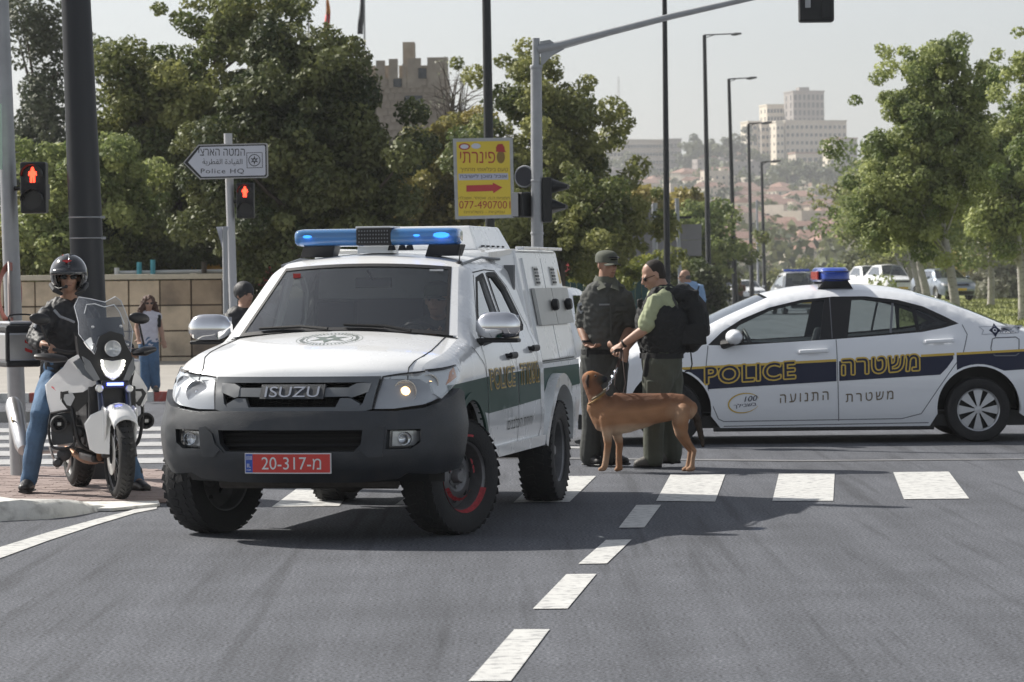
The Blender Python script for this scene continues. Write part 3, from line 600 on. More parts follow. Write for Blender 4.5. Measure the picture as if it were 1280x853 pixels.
block('apartment_block', 'white walled house with red roof at the right end of the hilltop', 1037, 1050, 175, 1400, 10, M_stone2, 3, 2, 1.2, 1.6, roof=M_tile)
block('apartment_block', 'grey house wing with red roof at the right end of the hilltop', 1050, 1072, 174, 1402, 10, M_stone3, 3, 4, 1.2, 1.6, roof=M_tile)
block('apartment_block', 'square stone house with red roof edge below the hilltop flats', 994, 1024, 192, 1330, 10, M_stone, 3, 4, 1.6, 1.5, roof=M_tile)
block('apartment_block', 'long pale institutional building on the left ridge', 775, 832, 176, 1450, 14, M_stone, 5, 14, 1.2, 1.4)
block('apartment_block', 'grey end wing of the institutional building on the left ridge', 832, 852, 175, 1448, 12, M_stone3, 5, 4, 1.4, 1.5)
block('apartment_block', 'tall cream stair block of the institutional building under the mast', 756, 776, 166, 1440, 12, M_stone2, 6, 4, 1.4, 1.5)
block('apartment_block', 'white house with lit side wall in the middle of the village', 1008, 1016, 272, 880, 6, M_stone2, 2, 2, .7, .9)
block('apartment_block', 'plain box shaped pale building at the foot of the village', 982, 1012, 322, 560, 8, M_stone2, 1, 3, .8, .9)
mb = MB(); p = P(774, 182, 1445)
for k in range(14): mb.box((0, 0, k*2.2), (1.1, .1, .12)); mb.box((0, 0, k*2.2+1.1), (.1, 1.1, .12))
for a in (-.5, .5):
    for b_ in (-.5, .5): mb.tube([(a, b_, -6), (a*.6, b_*.6, 31)], .09, 4)
o = mb.build('radio_mast', mat('mast_steel', (.35, .33, .33), .6)); o.location = p; tag(o, 'thin lattice radio mast on the left ridge', 'mast')
# ================================================================ BATTLEMENTED TOWER
M_cas = mat('castle_stone', (.36, .31, .25), .9, var=.2, vs=1.4, bump=.6, bs=6)
Yc = 155; s = Yc/FPX; a = P(470, 98, Yc); b2 = P(560, 98, Yc); wd = b2.x-a.x; zt = a.z; cx = (a.x+b2.x)/2
t = thing('stone_tower', 'square stone tower with battlements behind the trees on the left', 'tower', (cx, Yc, 0), R(0)); mb = MB(); mb.box((0, wd/2, zt/2-1), (wd, wd, zt+2)); mb.build('wall', M_cas, t, 0)
M_blk = mat('castle_block', (.33, .28, .225), .9, var=.2, vs=2)
bme = None
for r_ in range(14):
    for c in range(11):
        x = -wd/2+(c+.5+(.25 if r_ % 2 else -.25)*.8)*wd/11; z = zt-.2-r_*.36
        if abs(x) > wd/2-.12 or (r_ in (3, 4) and 2 < c < 5): continue
        if bme is None: mb = MB(); mb.box((0, 0, 0), (wd/11-.03, .08, .33)); o = mb.build('stone_block', M_blk, t, 0); bme = o.data
        else: o = meshobj('stone_block', bme, None, t)
        o.location = (x, -.02-random.uniform(0, .02), z)
def merl(px0, px1, yt, y0=-.1, dep=.5):
    x0 = (P(px0, yt, Yc).x-cx); x1 = (P(px1, yt, Yc).x-cx); z1 = P((px0+px1)/2, yt, Yc).z; mb = MB(); mb.box(((x0+x1)/2, y0+dep/2, (z1+zt-.5)/2), (x1-x0, dep, z1-zt+.5)); mb.build('merlon', M_cas, t, 0)
for q in ((470, 481, 76), (486, 497, 74), (503, 508, 80), (509, 526, 73), (534, 560, 72)): merl(*q)
for k in range(4): merl(472+k*24, 484+k*24, 77, wd-.6)
merl(502, 517, 50, wd*.4, 1.6); merl(455, 463, 76, .6, .5)
window(t, (P(517, 128, Yc).x-cx, -.06, P(517, 128, Yc).z), (.85, .16, .62)); window(t, (P(497, 104, Yc).x-cx, -.06, P(497, 104, Yc).z), (.4, .16, .4)); window(t, (P(528, 92, Yc).x-cx, -.06, P(528, 92, Yc).z), (.4, .16, .5))
a = P(448, 85, Yc+4); mb = MB(); mb.box((0, 0, a.z/2), (1.8, 3, a.z)); mb.box((.3, 0, a.z+.3), (.4, 3, .6)); o = mb.build('stone_turret', M_cas, None, 0); o.location = (a.x, Yc+4, 0); tag(o, 'lower stone turret half hidden at the left of the battlemented tower', 'turret')
def flagpole(px, ytop, ybot, Y, fx, fy0, fy1, fw, cols, label):
    b = P(px, ybot, Y); tp = P(px, ytop, Y); t = thing('flagpole', label, 'flagpole', (b.x, Y, 0)); mb = MB(); mb.tube([(0, 0, 0), (tp.x-b.x, 0, tp.z)], [.07, .04], 8); mb.build('pole', mat('pole_grey', (.45, .45, .45), .5, .3), t)
    rows = []; z0 = P(fx, fy0, Y).z; z1 = P(fx, fy1, Y).z; x = P(fx, fy0, Y).x-b.x; wdt = fw*Y/FPX
    for k in range(13):
        f = k/12; ww = wdt*(.25+.75*math.sin(min(1, f*1.3)*PI*.55)); rows.append([Vector((x+ww*(j/8-.5)+.05*math.sin(f*5), .12*math.sin(j*1.7+f*3), z0+(z1-z0)*f)) for j in range(9)])
    for c_, (a_, e_) in cols.items():
        mb = MB(); mb.grid(rows[a_:e_+1]); mb.build('flag_stripe', MATS[c_], t, 80, solid=.01)
mat('flag_orange', (.75, .30, .05), .7); mat('flag_red', (.55, .06, .05), .7); mat('flag_yellow', (.70, .52, .08), .7); mat('flag_dark', (.05, .06, .07), .8)
flagpole(408, -30, 120, 150, 408.5, -4, 49, 7, {'flag_orange': (0, 5), 'flag_red': (5, 9), 'flag_yellow': (9, 12)}, 'flagpole with a limp orange, red and yellow flag above the trees')
flagpole(455, -40, 90, 152, 451, -10, 43, 7, {'flag_dark': (0, 12)}, 'flagpole with a limp dark flag left of the battlemented tower')
flagpole(385, -30, 60, 150, 385, -60, -40, 4, {'flag_dark': (0, 12)}, 'bare thin pole above the trees left of the flags')
# ================================================================ STONE WALL, RAIL, SHADES
M_wall = mat('wall_stone', (.60, .49, .36), .88, var=.16, vs=3, bump=.4, bs=25, dirt=((.12, .10, .08), 1.6, .65))
M_wall2 = mat('wall_stone_dark', (.36, .28, .20), .88, var=.16, vs=3, bump=.4, bs=25, dirt=((.10, .08, .07), 1.6, .8))
YW = 61; xa = P(-60, 350, YW).x; xb = P(278, 350, YW).x; zt = P(200, 350, YW).z
t = thing('stone_wall', 'low retaining wall of large square tan stone blocks behind the pedestrians', 'wall', (0, YW, 0)); mb = MB(); mb.box(((xa+xb)/2, .3, zt/2-.3), (xb-xa, .5, zt+.5)); mb.build('core', mat('mortar', (.14, .11, .09), .95), t, 0)
bw = 39*YW/FPX; bh = 32*YW/FPX
for c in range(10):
    for r_ in range(4):
        x1 = xb-c*bw; z1 = zt-r_*bh-(.0 if r_ == 0 else .0); d = (.02 if c % 2 else 0)+random.uniform(0, .02); mb = MB()
        mb.box((x1-bw/2, .02-d/2, z1-bh/2), (bw-.025, .12, bh-.025)); mb.build('stone_block', M_wall2 if (c == 0 or random.random() < .12) else M_wall, t, 0, bevel=.012)
mb = MB(); mb.box(((xa+xb)/2, .25, zt+.06), (xb-xa+.1, .7, .1)); mb.build('coping', mat('coping_stone', (.55, .50, .40), .8, var=.1), t, 0, bevel=.015)
t2 = thing('low_railing', 'white rail with two cyan posts on top of the stone wall', 'railing', (0, YW+.6, zt+.1)); Mw = mat('rail_white', (.7, .7, .68), .5); Mc = mat('cyan_post', (.10, .42, .50), .5)
for q in ((146, 278, 341, 339), ): mb = MB(); a = P(q[0], q[2], YW+.6)-t2.location; b_ = P(q[1], q[3], YW+.6)-t2.location; mb.tube([a, b_], .035, 8); mb.build('rail', Mw, t2)
for px, yt, m_ in ((146, 335, Mw), (174, 328, Mc), (191, 325, Mc), (255, 328, M_bark)): mb = MB(); a = P(px, 345, YW+.5)-t2.location; b_ = P(px, yt, YW+.5)-t2.location; mb.tube([(a.x, -.1, a.z-.1), (b_.x, -.1, b_.z)], .05, 8); mb.build('post', m_, t2)
mb = MB(); a = P(240, 336, YW+2.5); b_ = P(280, 336, YW+2.5); mb.tube([a, b_], .09, 8); tag(mb.build('awning', mat('orange_cloth', (.75, .40, .06), .7)), 'strip of orange awning above the right end of the stone wall', 'awning')
def shade(px, py, Y, w_, h_, m_, lab):
    p = P(px, py, Y); mb = MB(); rows = []; s_ = Y/FPX
    for i in range(6): rows.append([Vector((w_*s_*(j/10-.5), .5*math.cos(i*.5), h_*s_*(.5-i/5)+h_*s_*.18*math.sin(j/10*PI)*(1-i/5))) for j in range(11)])
    mb.grid(rows); o = mb.build('market_umbrella', m_, None, 60, solid=.02); o.location = p; tag(o, lab, 'umbrella')
M_redc = mat('red_cloth', (.70, .10, .10), .7)
shade(326, 345, 66, 46, 26, M_redc, 'red cloth parasol behind the truck windscreen pillar'); shade(708, 337, 80, 9, 16, M_redc, 'small red cloth beyond the teal fence')
# teal site fence behind the officers, each board a piece
t = thing('site_fence', 'teal corrugated site fence behind the two officers', 'fence', (0, 84, 0)); Mt = mat('teal_board', (.035, .10, .105), .55, var=.12, vs=4); me = None
x0 = P(640, 350, 84).x; x1 = P(818, 350, 84).x; zt = P(750, 346, 84).z; n = 22
for k in range(n):
    if me is None: mb = MB(); wd = (x1-x0)/n; mb.box((0, 0, zt/2), (wd-.012, .04, zt)); o = mb.build('board', Mt, t, 0, bevel=.01); me = o.data
    else: o = meshobj('board', me, None, t)
    o.location = (x0+(k+.5)*wd, .02*(k % 2), random.uniform(-.02, .02))
# ================================================================ VEHICLES
M_white = mat('white_car_paint', (.86, .87, .87), .28, coat=.8, var=.02, vs=2)
M_plast = mat('dark_grey_plastic', (.032, .036, .042), .40, var=.2, vs=5, bump=.3, bs=220, spec=.5, dirt=((.075, .072, .068), 7, .4))
M_plast2 = mat('mid_grey_plastic', (.13, .14, .15), .38, var=.08, vs=6)
M_black = mat('black_plastic', (.012, .012, .013), .5)
M_rub = mat('tyre_rubber', (.022, .022, .023), .8, var=.25, vs=14, bump=.5, bs=90)
M_seal = mat('rubber_seal', (.01, .01, .01), .7)
M_chrome = mat('chrome', (.75, .75, .76), .08, 1.0)
M_steel = mat('brushed_steel', (.50, .50, .48), .45, .6, var=.08, vs=5)
M_steelrim = mat('dusty_steel_wheel', (.20, .20, .205), .5, .5, var=.2, vs=14)
M_rim = mat('wheel_silver', (.52, .53, .55), .35, .5, var=.1, vs=9)
M_dirt = mat('dusty_underbody', (.09, .08, .07), .9, var=.35, vs=8, bump=.6, bs=40)
M_int = mat('dark_interior', (.16, .165, .17), .8)
M_seat = mat('seat_fabric', (.028, .03, .035), .9, var=.15, vs=40)
M_green = mat('dark_green_stripe', (.008, .055, .042), .5, coat=.12, spec=.3)
M_navy = mat('navy_stripe', (.010, .015, .045), .45, coat=.08, spec=.3)
M_gold = mat('gold_lettering', (.60, .40, .05), .35, .1, coat=.3)
M_lens = mat('lamp_reflector', (.72, .72, .72), .22, .6, bump=.15, bs=30)
M_amber = mat('amber_lens', (.75, .25, .04), .25)
M_redl = mat('red_lens', (.45, .02, .02), .2, coat=.6)
G_wind = glass('windscreen_glass', (.82, .87, .86), .05, (.05, .055, .06), 1.25)
G_side = glass('dark_side_glass', (.22, .25, .26), .15, (.02, .02, .022), 1.5)
G_clear = glass('clear_glass', (.80, .86, .85), .03, (.1, .1, .1), 1.1)
G_lens = glass('lamp_lens_glass', (.92, .94, .95), .06, (.5, .5, .5), 1.6)
class Shell:
    def __init__(s, secs, Wf, p=3.0, nd=4): s.secs = [[Vector(r) for r in q] for q in secs]; s.secs = [curve(q, nd) if len(q) > 2 else q for q in s.secs]; s.W = Wf; s.p = p
    def pt(s, r, t, off=0):
        w_ = s.W(r[0], r[1]); a = abs(t); return Vector((t*w_, r[0]-r[2]*(1-a**s.p), r[1]+r[3]*(1-a*a)))
    def strip(s, mb, k, nx=20, t0=-1, t1=1, f0=0.0, f1=1.0, off=(0, 0, 0), mi=0):
        q = s.secs[k]; n = len(q)-1; m = max(2, int(math.ceil((f1-f0)*max(n, 6)))); rows = []
        for i in range(m+1):
            f = (f0+(f1-f0)*i/m)*n; j = min(n-1, int(f)); r = q[j].lerp(q[j+1], f-j)
            rows.append([s.pt(r, t0+(t1-t0)*c/nx)+Vector(off) for c in range(nx+1)])
        return mb.grid(rows, mi)
    def at(s, k, f, t, off=(0, 0, 0)):
        q = s.secs[k]; n = len(q)-1; f = f*n; j = max(0, min(n-1, int(f))); return s.pt(q[j].lerp(q[j+1], f-j), t)+Vector(off)
    def front(s, a, z, off=0, k=0):
        """front face map: a runs across the nose and on round the corner, z is height"""
        q = s.secs[k]; j = 0
        while j < len(q)-2 and q[j+1][1] < z: j += 1
        d = q[j+1][1]-q[j][1]; f = (z-q[j][1])/d if abs(d) > 1e-6 else 0; r = q[j].lerp(q[j+1], max(-.5, min(1.5, f))); w_ = s.W(r[0], z)
        if abs(a) <= w_:
            t = a/w_; return Vector((a, r[0]-r[2]*(1-abs(t)**s.p)-off, z))
        y = r[0]+abs(a)-w_; e = min(1, (abs(a)-w_)/.12); return Vector((math.copysign(s.W(y, z)+off*(.4+.6*e), a), y-off*(1-e), z))
    def top(s, x, y, off=0, k=1):
        q = s.secs[k]; best = None
        for j in range(len(q)-1):
            for f in (0, .25, .5, .75, 1):
                r = q[j].lerp(q[j+1], f); w_ = s.W(r[0], r[1]); t = max(-1, min(1, x/w_)); p = s.pt(r, t); e = abs(p.y-y)
                if best is None or e < best[0]: best = (e, p, j+f)
        jf = best[2]; lo = max(0, jf-.5); hi = min(len(q)-1.001, jf+.5)
        for _ in range(12):
            m1 = lo+(hi-lo)/3; m2 = hi-(hi-lo)/3
            def ev(v): j = int(v); r = q[j].lerp(q[j+1], v-j); w_ = s.W(r[0], r[1]); return s.pt(r, max(-1, min(1, x/w_)))
            if abs(ev(m1).y-y) < abs(ev(m2).y-y): hi = m2
            else: lo = m1
        p = ev((lo+hi)/2); return Vector((x, y, p.z+off))
    def side(s, sg): return lambda y, z, off: Vector((sg*(s.W(y, z)+off), y, z))
    def sil(s, k0=0, k1=None): out = []; [out.extend([(r[0], r[1]) for r in q]) for q in s.secs[k0:k1]]; o2 = [out[0]]; [o2.append(p) for p in out[1:] if math.dist(p, o2[-1]) > .004]; return o2
def polydist(poly):
    A = np.array(poly[:-1]); B = np.array(poly[1:]); D = B-A; L2 = (D*D).sum(1)+1e-12
    def f(y, z): q = np.array((y, z)); t = np.clip(((q-A)*D).sum(1)/L2, 0, 1); return float(np.min(np.hypot(*(A+D*t[:, None]-q).T)))
    return f
def inset(sil, ds=(.006, .014, .026, .042, .06), step=.05):
    out = []; q = [Vector(p) for p in sil]
    for i in range(len(q)-1):
        a, b = q[i], q[i+1]; k = max(1, int((b-a).length/step)); t = (b-a).normalized(); u = Vector((t.y, -t.x))
        for j in range(k):
            for d in ds: p = a.lerp(b, j/k)+u*d; out.append((p.x, p.y))
    return out
def arch(cy, cz, r, a0, a1, n=18): return [(cy+r*math.cos(R(a0+(a1-a0)*i/n)), cz+r*math.sin(R(a0+(a1-a0)*i/n))) for i in range(n+1)]
def seam(mb, pts, mp, w_=.007, off=.0015, step=.04):
    """thin dark line following a shut gap"""
    out = []
    for i in range(len(pts)-1):
        a = Vector(pts[i]); b = Vector(pts[i+1]); k = max(1, int((b-a).length/step)); out += [a.lerp(b, j/k) for j in range(k)]
    out.append(Vector(pts[-1])); n = len(out); V = []
    for i, p in enumerate(out):
        t = (out[min(i+1, n-1)]-out[max(i-1, 0)]).normalized(); u = Vector((-t.y, t.x))*w_/2; V += [mp(p.x+u.x, p.y+u.y, off), mp(p.x-u.x, p.y-u.y, off)]
    mb.add(V, [(2*i, 2*i+2, 2*i+3, 2*i+1) for i in range(n-1)]); return mb
def wheel(parent, c, r, w_, kind='steel', sg=1, steer=0, rimr=None, lugs=False, spokes=10):
    """wheel part (tyre, rim as sub-parts); sg=+1 outer face to +x"""
    e = bpy.data.objects.new('wheel', None); col.objects.link(e); e.parent = parent; e.location = c; e.rotation_euler = (0, 0, steer+(0 if sg > 0 else PI)); rr = rimr or r*.62
    M = axis_m((0, 0, 0), 'X'); h = w_/2; mb = MB(); n = 56
    prof = [(rr*.97, -h*.86), (rr*1.03, -h*.95), (r*.86, -h), (r*.95, -h*.93), (r*.985, -h*.75), (r, -h*.4), (r, h*.4), (r*.985, h*.75), (r*.95, h*.93), (r*.86, h), (rr*1.03, h*.95), (rr*.97, h*.86)]
    mb.lathe(prof, n, M)
    if lugs:
        for row, (x0, x1) in enumerate(((-h*.98, -h*.55), (-h*.5, -h*.05), (h*.05, h*.5), (h*.55, h*.98))):
            for i in range(38):
                a = 2*PI*(i+(.5 if row % 2 else 0))/38; q = Matrix.Rotation(a, 3, 'X'); rz = Matrix.Rotation(R(18 if row < 2 else -18), 3, 'Z')
                ro = r*1.003 if row in (1, 2) else r*.972; mb.box(q @ Vector(((x0+x1)/2, 0, ro)), ((x1-x0), r*.115, .008), q @ rz)
    else:
        for g in (-.35, 0, .35):
            mb.lathe([(r*1.0015, h*g-.004), (r*1.004, h*g), (r*1.0015, h*g+.004)], n, M)
    mb.build('tyre', M_rub, e, 35)
    mb = MB(); f = h*.55
    mb.lathe([(rr, -h*.86), (rr*.93, -h*.8), (rr*.9, f*.2), (rr*.93, h*.72), (rr*1.0, h*.86), (rr*1.04, h*.90), (rr*1.0, h*.80)], 40, M)
    if kind == 'cover':
        mb.lathe([(0, f+.012), (rr*.16, f+.010), (rr*.2, f)], 24, M)
        for i in range(spokes):
            a0 = 2*PI*i/spokes; P1 = []
            for rad, da in ((rr*.17, .28), (rr*.55, .24), (rr*.93, .235)):
                for s_ in (-1, 1):
                    a = a0+s_*da*1.02; P1.append(Vector((f+(.012 if rad < rr*.5 else .004), rad*math.cos(a), rad*math.sin(a))))
            q = [P1[0], P1[1], P1[3], P1[5], P1[4], P1[2]]; b = [p-Vector((.014, 0, 0)) for p in q]; mb.add(q+b, [tuple(range(6))]+[(j, (j+1) % 6, 6+(j+1) % 6, 6+j) for j in range(6)])
        mb.lathe([(rr*.90, f+.004), (rr*1.02, f+.004), (rr*1.05, h*.88), (rr*1.02, h*.86)], 40, M)
    elif kind == 'alloy':
        mb.lathe([(0, f), (rr*.2, f), (rr*.22, f-.03)], 20, M)
        for i in range(spokes):
            a = 2*PI*i/spokes; q = Matrix.Rotation(a, 3, 'X'); mb.box(q @ Vector((f-.012, 0, rr*.56)), (.03, rr*.2, rr*.78), q)
    else:
        mb.lathe([(rr*.93, -f*.1), (rr*.80, f*.15), (rr*.62, f*.5), (rr*.42, f*.75), (rr*.3, f*.5), (rr*.26, f*.55)], 40, M)
        mb.lathe([(0, f*1.15), (rr*.13, f*1.15), (rr*.17, f*1.0), (rr*.2, f*.5), (rr*.3, f*.45)], 24, M)
        for i in range(6):
            a = 2*PI*i/6; mb.lathe([(0, f*.72), (.012, f*.7), (.014, f*.5)], 8, M @ Matrix.Translation((rr*.29*math.cos(a), rr*.29*math.sin(a), 0)))
    o = mb.build('rim', M_steelrim if kind == 'steel' else M_rim, e, 35)
    if kind == 'steel':
        for i in range(8):
            mb = MB()
            a = 2*PI*i/8; mb.lathe([(0, f*.62), (rr*.10, f*.60)], 12, M @ Matrix.Translation((rr*.64*math.cos(a), rr*.64*math.sin(a), -.012))); mb.build('rim_hole', M_black, e, 0)
    if kind != 'steel': mb = MB(); mb.lathe([(0, -h*.1), (rr*.93, -h*.1)], 30, M); mb.build('brake_backing', M_black, e, 0)
    return e
# ---------------------------------------------------------------- the police pickup truck
TY = R(-12); TRUCK = thing('police_truck', 'white police pickup truck with grey bumper, red plate and blue light bar on its roof', 'pickup truck', (-1.30, 18.85, 0), TY)
def tw0(z): return float(np.interp(z, [.2, .45, .65, .95, 1.05, 1.14, 1.2, 1.45, 1.66, 1.8], [.84, .865, .88, .875, .86, .825, .79, .71, .645, .60]))
secsT = [[(.28, .36, .20, 0), (.22, .46, .23, 0), (.20, .60, .22, 0), (.215, .78, .22, 0), (.25, .90, .20, 0), (.285, .965, .18, .012)],
         [(.285, .965, .18, .012), (.32, 1.015, .165, .025), (.42, 1.07, .13, .03), (.62, 1.11, .10, .045), (.92, 1.155, .08, .055), (1.18, 1.19, .08, .055)],
         [(1.20, 1.205, .09, .04), (1.84, 1.635, .08, .03)],
         [(1.84, 1.635, .08, .03), (2.03, 1.675, .05, .045), (2.55, 1.69, 0, .055), (2.95, 1.68, 0, .055), (3.08, 1.645, 0, .04)],
         [(3.08, 1.645, 0, .04), (3.14, 1.55, 0, 0), (3.16, 1.1, 0, 0), (3.16, .5, 0, 0)]]
_sil = []
for q in secsT[1:4]: _sil += [(r[0], r[1]) for r in (curve([Vector(r) for r in q], 4) if len(q) > 2 else q)]
_td = polydist(_sil)
def TW(y, z):
    w_ = tw0(z); ye = float(np.interp(z, [.36, .46, .6, .78, .9, 1.05], [.28, .22, .20, .215, .25, .36])); t = min(1, max(0, (y-ye)/.42)); w_ -= .095*(1-t)**3
    if z > .9:
        r = .07; d = _td(y, z)
        if d < r: w_ -= .06*(1-d/r)**2
    return w_
TS = Shell(secsT, TW)
FWY, RWY, WZ = .86, 3.76, .355
sL, sR = TS.side(1), TS.side(-1)
body = MB()
TS.strip(body, 1, 26); body.build('bonnet', M_white, TRUCK, 50)
body = MB(); TS.strip(body, 3, 20); TS.strip(body, 4, 8); body.build('roof', M_white, TRUCK, 50)
cab_sil = TS.sil(1, 4); bot = .42
win1 = [(1.50, 1.15), (1.70, 1.345), (1.98, 1.555), (2.22, 1.585), (2.27, 1.19)]
win2 = [(2.37, 1.20), (2.33, 1.588), (2.58, 1.588), (2.78, 1.49), (2.93, 1.30), (2.95, 1.25), (2.90, 1.225)]
win1 = [tuple(p) for p in curve([(*p, 0) for p in win1], 1)]; win1 = [(p[0], p[1]) for p in win1]
fr = [(.285, .965), (.25, .90), (.36, .84), (.46, .77)]
out = cab_sil[:]+[(3.12, 1.55), (3.155, 1.3), (3.16, bot+.06), (3.10, bot)]+[(1.36, bot)]+arch(FWY+.02, WZ+.01, .455, 4, 152)+fr[::-1][:0]+[(.40, .80), (.27, .88)]
for sd_, nm in ((sL, 'body_side'), (sR, 'body_side')): mb = MB(); panel(mb, [out, win1, win2], sd_, 0, .03, .06, extra=inset(cab_sil)); mb.build(nm, M_white, TRUCK, 50)
for sd_ in (sL, sR):
    for wn in (win1, win2):
        mb = MB(); panel(mb, wn, sd_, -.018, 0, .12); mb.build('side_window', G_side, TRUCK, 40)
        mb = MB(); seam(mb, wn+[wn[0]], sd_, .030, .003); mb.build('window_seal', M_seal, TRUCK, 0)
    mb = MB()
    for s_ in ([(1.42, .47), (1.38, .72), (1.36, .9), (1.42, 1.12), (1.62, 1.31), (1.93, 1.585)], [(2.30, .46), (2.31, 1.18), (2.30, 1.60)], [(3.07, 1.24), (2.99, .95), (3.03, .75), (3.05, .55), (2.95, .47), (1.42, .47)], [(1.93, 1.60), (2.3, 1.618), (2.6, 1.61), (2.84, 1.50), (3.0, 1.30), (3.07, 1.24)], [(1.18, 1.14), (1.35, 1.02), (1.38, .9)]): seam(mb, s_, sd_)
    mb.build('door_gap', M_seal, TRUCK, 0)
    for cy, cz in ((2.13, 1.06), (2.90, 1.09)):
        mb = MB(); p = sd_(cy, cz, .03); mb.tube([p+Vector((0, -.09, 0)), p, p+Vector((0, .09, 0))], [(.014, .022)]*3, 8); mb.tube([p+Vector((-.0, -.08, 0)), sd_(cy-.085, cz, -.01)], .016, 6); mb.tube([p+Vector((-.0, .08, 0)), sd_(cy+.085, cz, -.01)], .016, 6); mb.build('door_handle', M_black, TRUCK)
    mb = MB(); panel(mb, [(1.40, .43), (3.1, .43), (3.1, .50), (1.36, .50)], sd_, .03, .05, .2); mb.build('sill', M_white, TRUCK, 40, bevel=.01)
# pillars between windscreen and doors: windscreen glass inset in a black frame
for a_, b_ in ((-1, -.93), (.93, 1)): mb = MB(); TS.strip(mb, 2, 2, a_, b_); mb.build('windscreen_pillar', M_white, TRUCK, 40)
mb = MB()
for a_, b_ in ((-.93, -.90), (.90, .93)): TS.strip(mb, 2, 1, a_, b_, off=(0, -.004, 0))
TS.strip(mb, 2, 14, -.93, .93, 0, .05, (0, -.004, 0)); TS.strip(mb, 2, 14, -.93, .93, .955, 1, (0, -.004, 0)); mb.build('windscreen_frame', M_black, TRUCK, 40)
mb = MB(); TS.strip(mb, 2, 18, -.91, .91, .03, .97, (0, .006, 0)); mb.build('windscreen', G_wind, TRUCK, 60)
mb = MB(); p = TS.at(2, .86, -.72, (0, -.008, 0)); mb.box(p, (.05, .004, .03)); mb.build('sticker', M_redl, TRUCK, 0)
mb = MB(); p = TS.at(2, .93, .78, (0, -.008, 0)); mb.box(p, (.09, .004, .012)); mb.build('sticker', mat('white_print', (.75, .75, .75), .5), TRUCK, 0)
# cowl and wipers
mb = MB(); mb.grid([[TS.at(1, 1, t/10, (0, -.02, .004)) for t in range(-10, 11)], [TS.at(2, 0, t/10, (0, .01, -.01)) for t in range(-10, 11)]]); mb.build('cowl', M_black, TRUCK, 0)
for x0, x1 in ((-.60, -.08), (.02, .50)):
    mb = MB(); pts = [TS.at(2, f, t, (0, -.03, .012)) for f, t in ((.0, x1/.8), (.05, (x0*.4+x1*.6)/.8), (.065, x0/.8))]; mb.tube(pts, [.013, .010, .006], 6); mb.tube([q+Vector((0, .01, -.005)) for q in pts[1:]], .008, 5); mb.build('wiper', M_black, TRUCK)
for s_ in (-1, 1): mb = MB(); mb.tube([TS.at(1, f/8, s_*.90, (0, 0, .0015)) for f in range(0, 9)], .0035, 5); mb.build('bonnet_gap', M_seal, TRUCK)
# bumper, grille, lamps
mb = MB(); TS.strip(mb, 0, 24, -.97, .97, 0, 1, (0, .10, 0)); mb.build('nose_backing', M_black, TRUCK, 40)
bo = [(-.47, .79), (-.60, .785), (-.75, .80), (-.86, .845), (-.98, .905), (-1.06, .88), (-1.11, .78), (-1.06, .60), (-.99, .43), (-.80, .405), (-.66, .42), (-.60, .385), (-.40, .365)]
bo = bo+[(-x, z) for x, z in bo[::-1]]
holes = [[(-.44, .68), (.44, .68), (.43, .60), (.39, .555), (-.39, .555), (-.43, .60)]]
for s_ in (-1, 1): holes.append([(s_*.565, .565), (s_*.575, .68), (s_*.755, .68), (s_*.75, .60), (s_*.70, .565)])
mb = MB(); panel(mb, [bo]+holes, lambda a, z, o: TS.front(a, z, .045+o+.03*float(np.interp(z, [.4, .5, .7, .8], [-.2, 1, 1, .2]))), 0, .09, .05); mb.build('front_bumper', M_plast, TRUCK, 32)
mb = MB()
for z in (.585, .62, .655): mb.tube([TS.front(x/10*.46, z, -.02) for x in range(-10, 11)], [(.012, .012)]*21, 6)
mb.build('intake_slat', M_black, TRUCK, 0)
for s_ in (-1, 1): mb = MB(); panel(mb, [(s_*x, z) for x, z in ((.48, .66), (.53, .70), (.57, .70), (.55, .52), (.47, .52), (.43, .56), (.40, .545), (.46, .60))], lambda a, z, o: TS.front(a, z, .085+o), 0, .03, .06); mb.build('bumper_rib', M_plast, TRUCK, 30, bevel=.006)
for s_ in (-1, 1):
    mb = MB(); panel(mb, [(s_*.585, .58), (s_*.59, .665), (s_*.735, .665), (s_*.73, .61), (s_*.70, .58)], lambda a, z, o: TS.front(a, z, -.005+o), 0, .02, .05); fl = mb.build('fog_lamp', M_lens, TRUCK, 40)
    mb = MB(); c = TS.front(s_*.66, .623, .02); mb.lathe([(0, -.01), (.03, 0), (.038, .012), (.04, .0)], 20, look_m(c, (0, -1, 0))); mb.build('bulb', M_chrome, fl)
    mb = MB(); panel(mb, [(s_*.578, .572), (s_*.583, .672), (s_*.742, .672), (s_*.738, .605), (s_*.70, .572)], lambda a, z, o: TS.front(a, z, .03+o), 0, .01, .05); mb.build('lens', G_lens, fl, 40)
# grille
mb = MB()
for x in range(-11, 12): mb.tube([TS.front(x*.038, .82, -.05), TS.front(x*.038, .955, -.05)], .003, 4)
for z in (.835, .86, .885, .91, .935): mb.tube([TS.front(x/8*.44, z, -.05) for x in range(-8, 9)], .004, 4)
mb.build('grille_mesh', M_black, TRUCK, 0)
fm = lambda a, z, o: TS.front(a, z, .03+o)
mb = MB(); panel(mb, [[(-.50, .99), (-.478, .80), (-.42, .782), (.42, .782), (.478, .80), (.50, .99)], [(-.455, .955), (.455, .955), (.425, .835), (.40, .812), (-.40, .812), (-.425, .835)]], fm, 0, .06, .05); mb.build('grille_surround', M_plast2, TRUCK, 30, bevel=.004)
mb = MB()
for s_ in (-1, 1):
    panel(mb, [(s_*.46, .955), (s_*.375, .95), (s_*.335, .93), (s_*.335, .875), (s_*.36, .868), (s_*.45, .90)], fm, .004, .06, .05); panel(mb, [(s_*.41, .83), (s_*.35, .865), (s_*.29, .865), (s_*.26, .80), (s_*.40, .80)], fm, -.004, .05, .05)
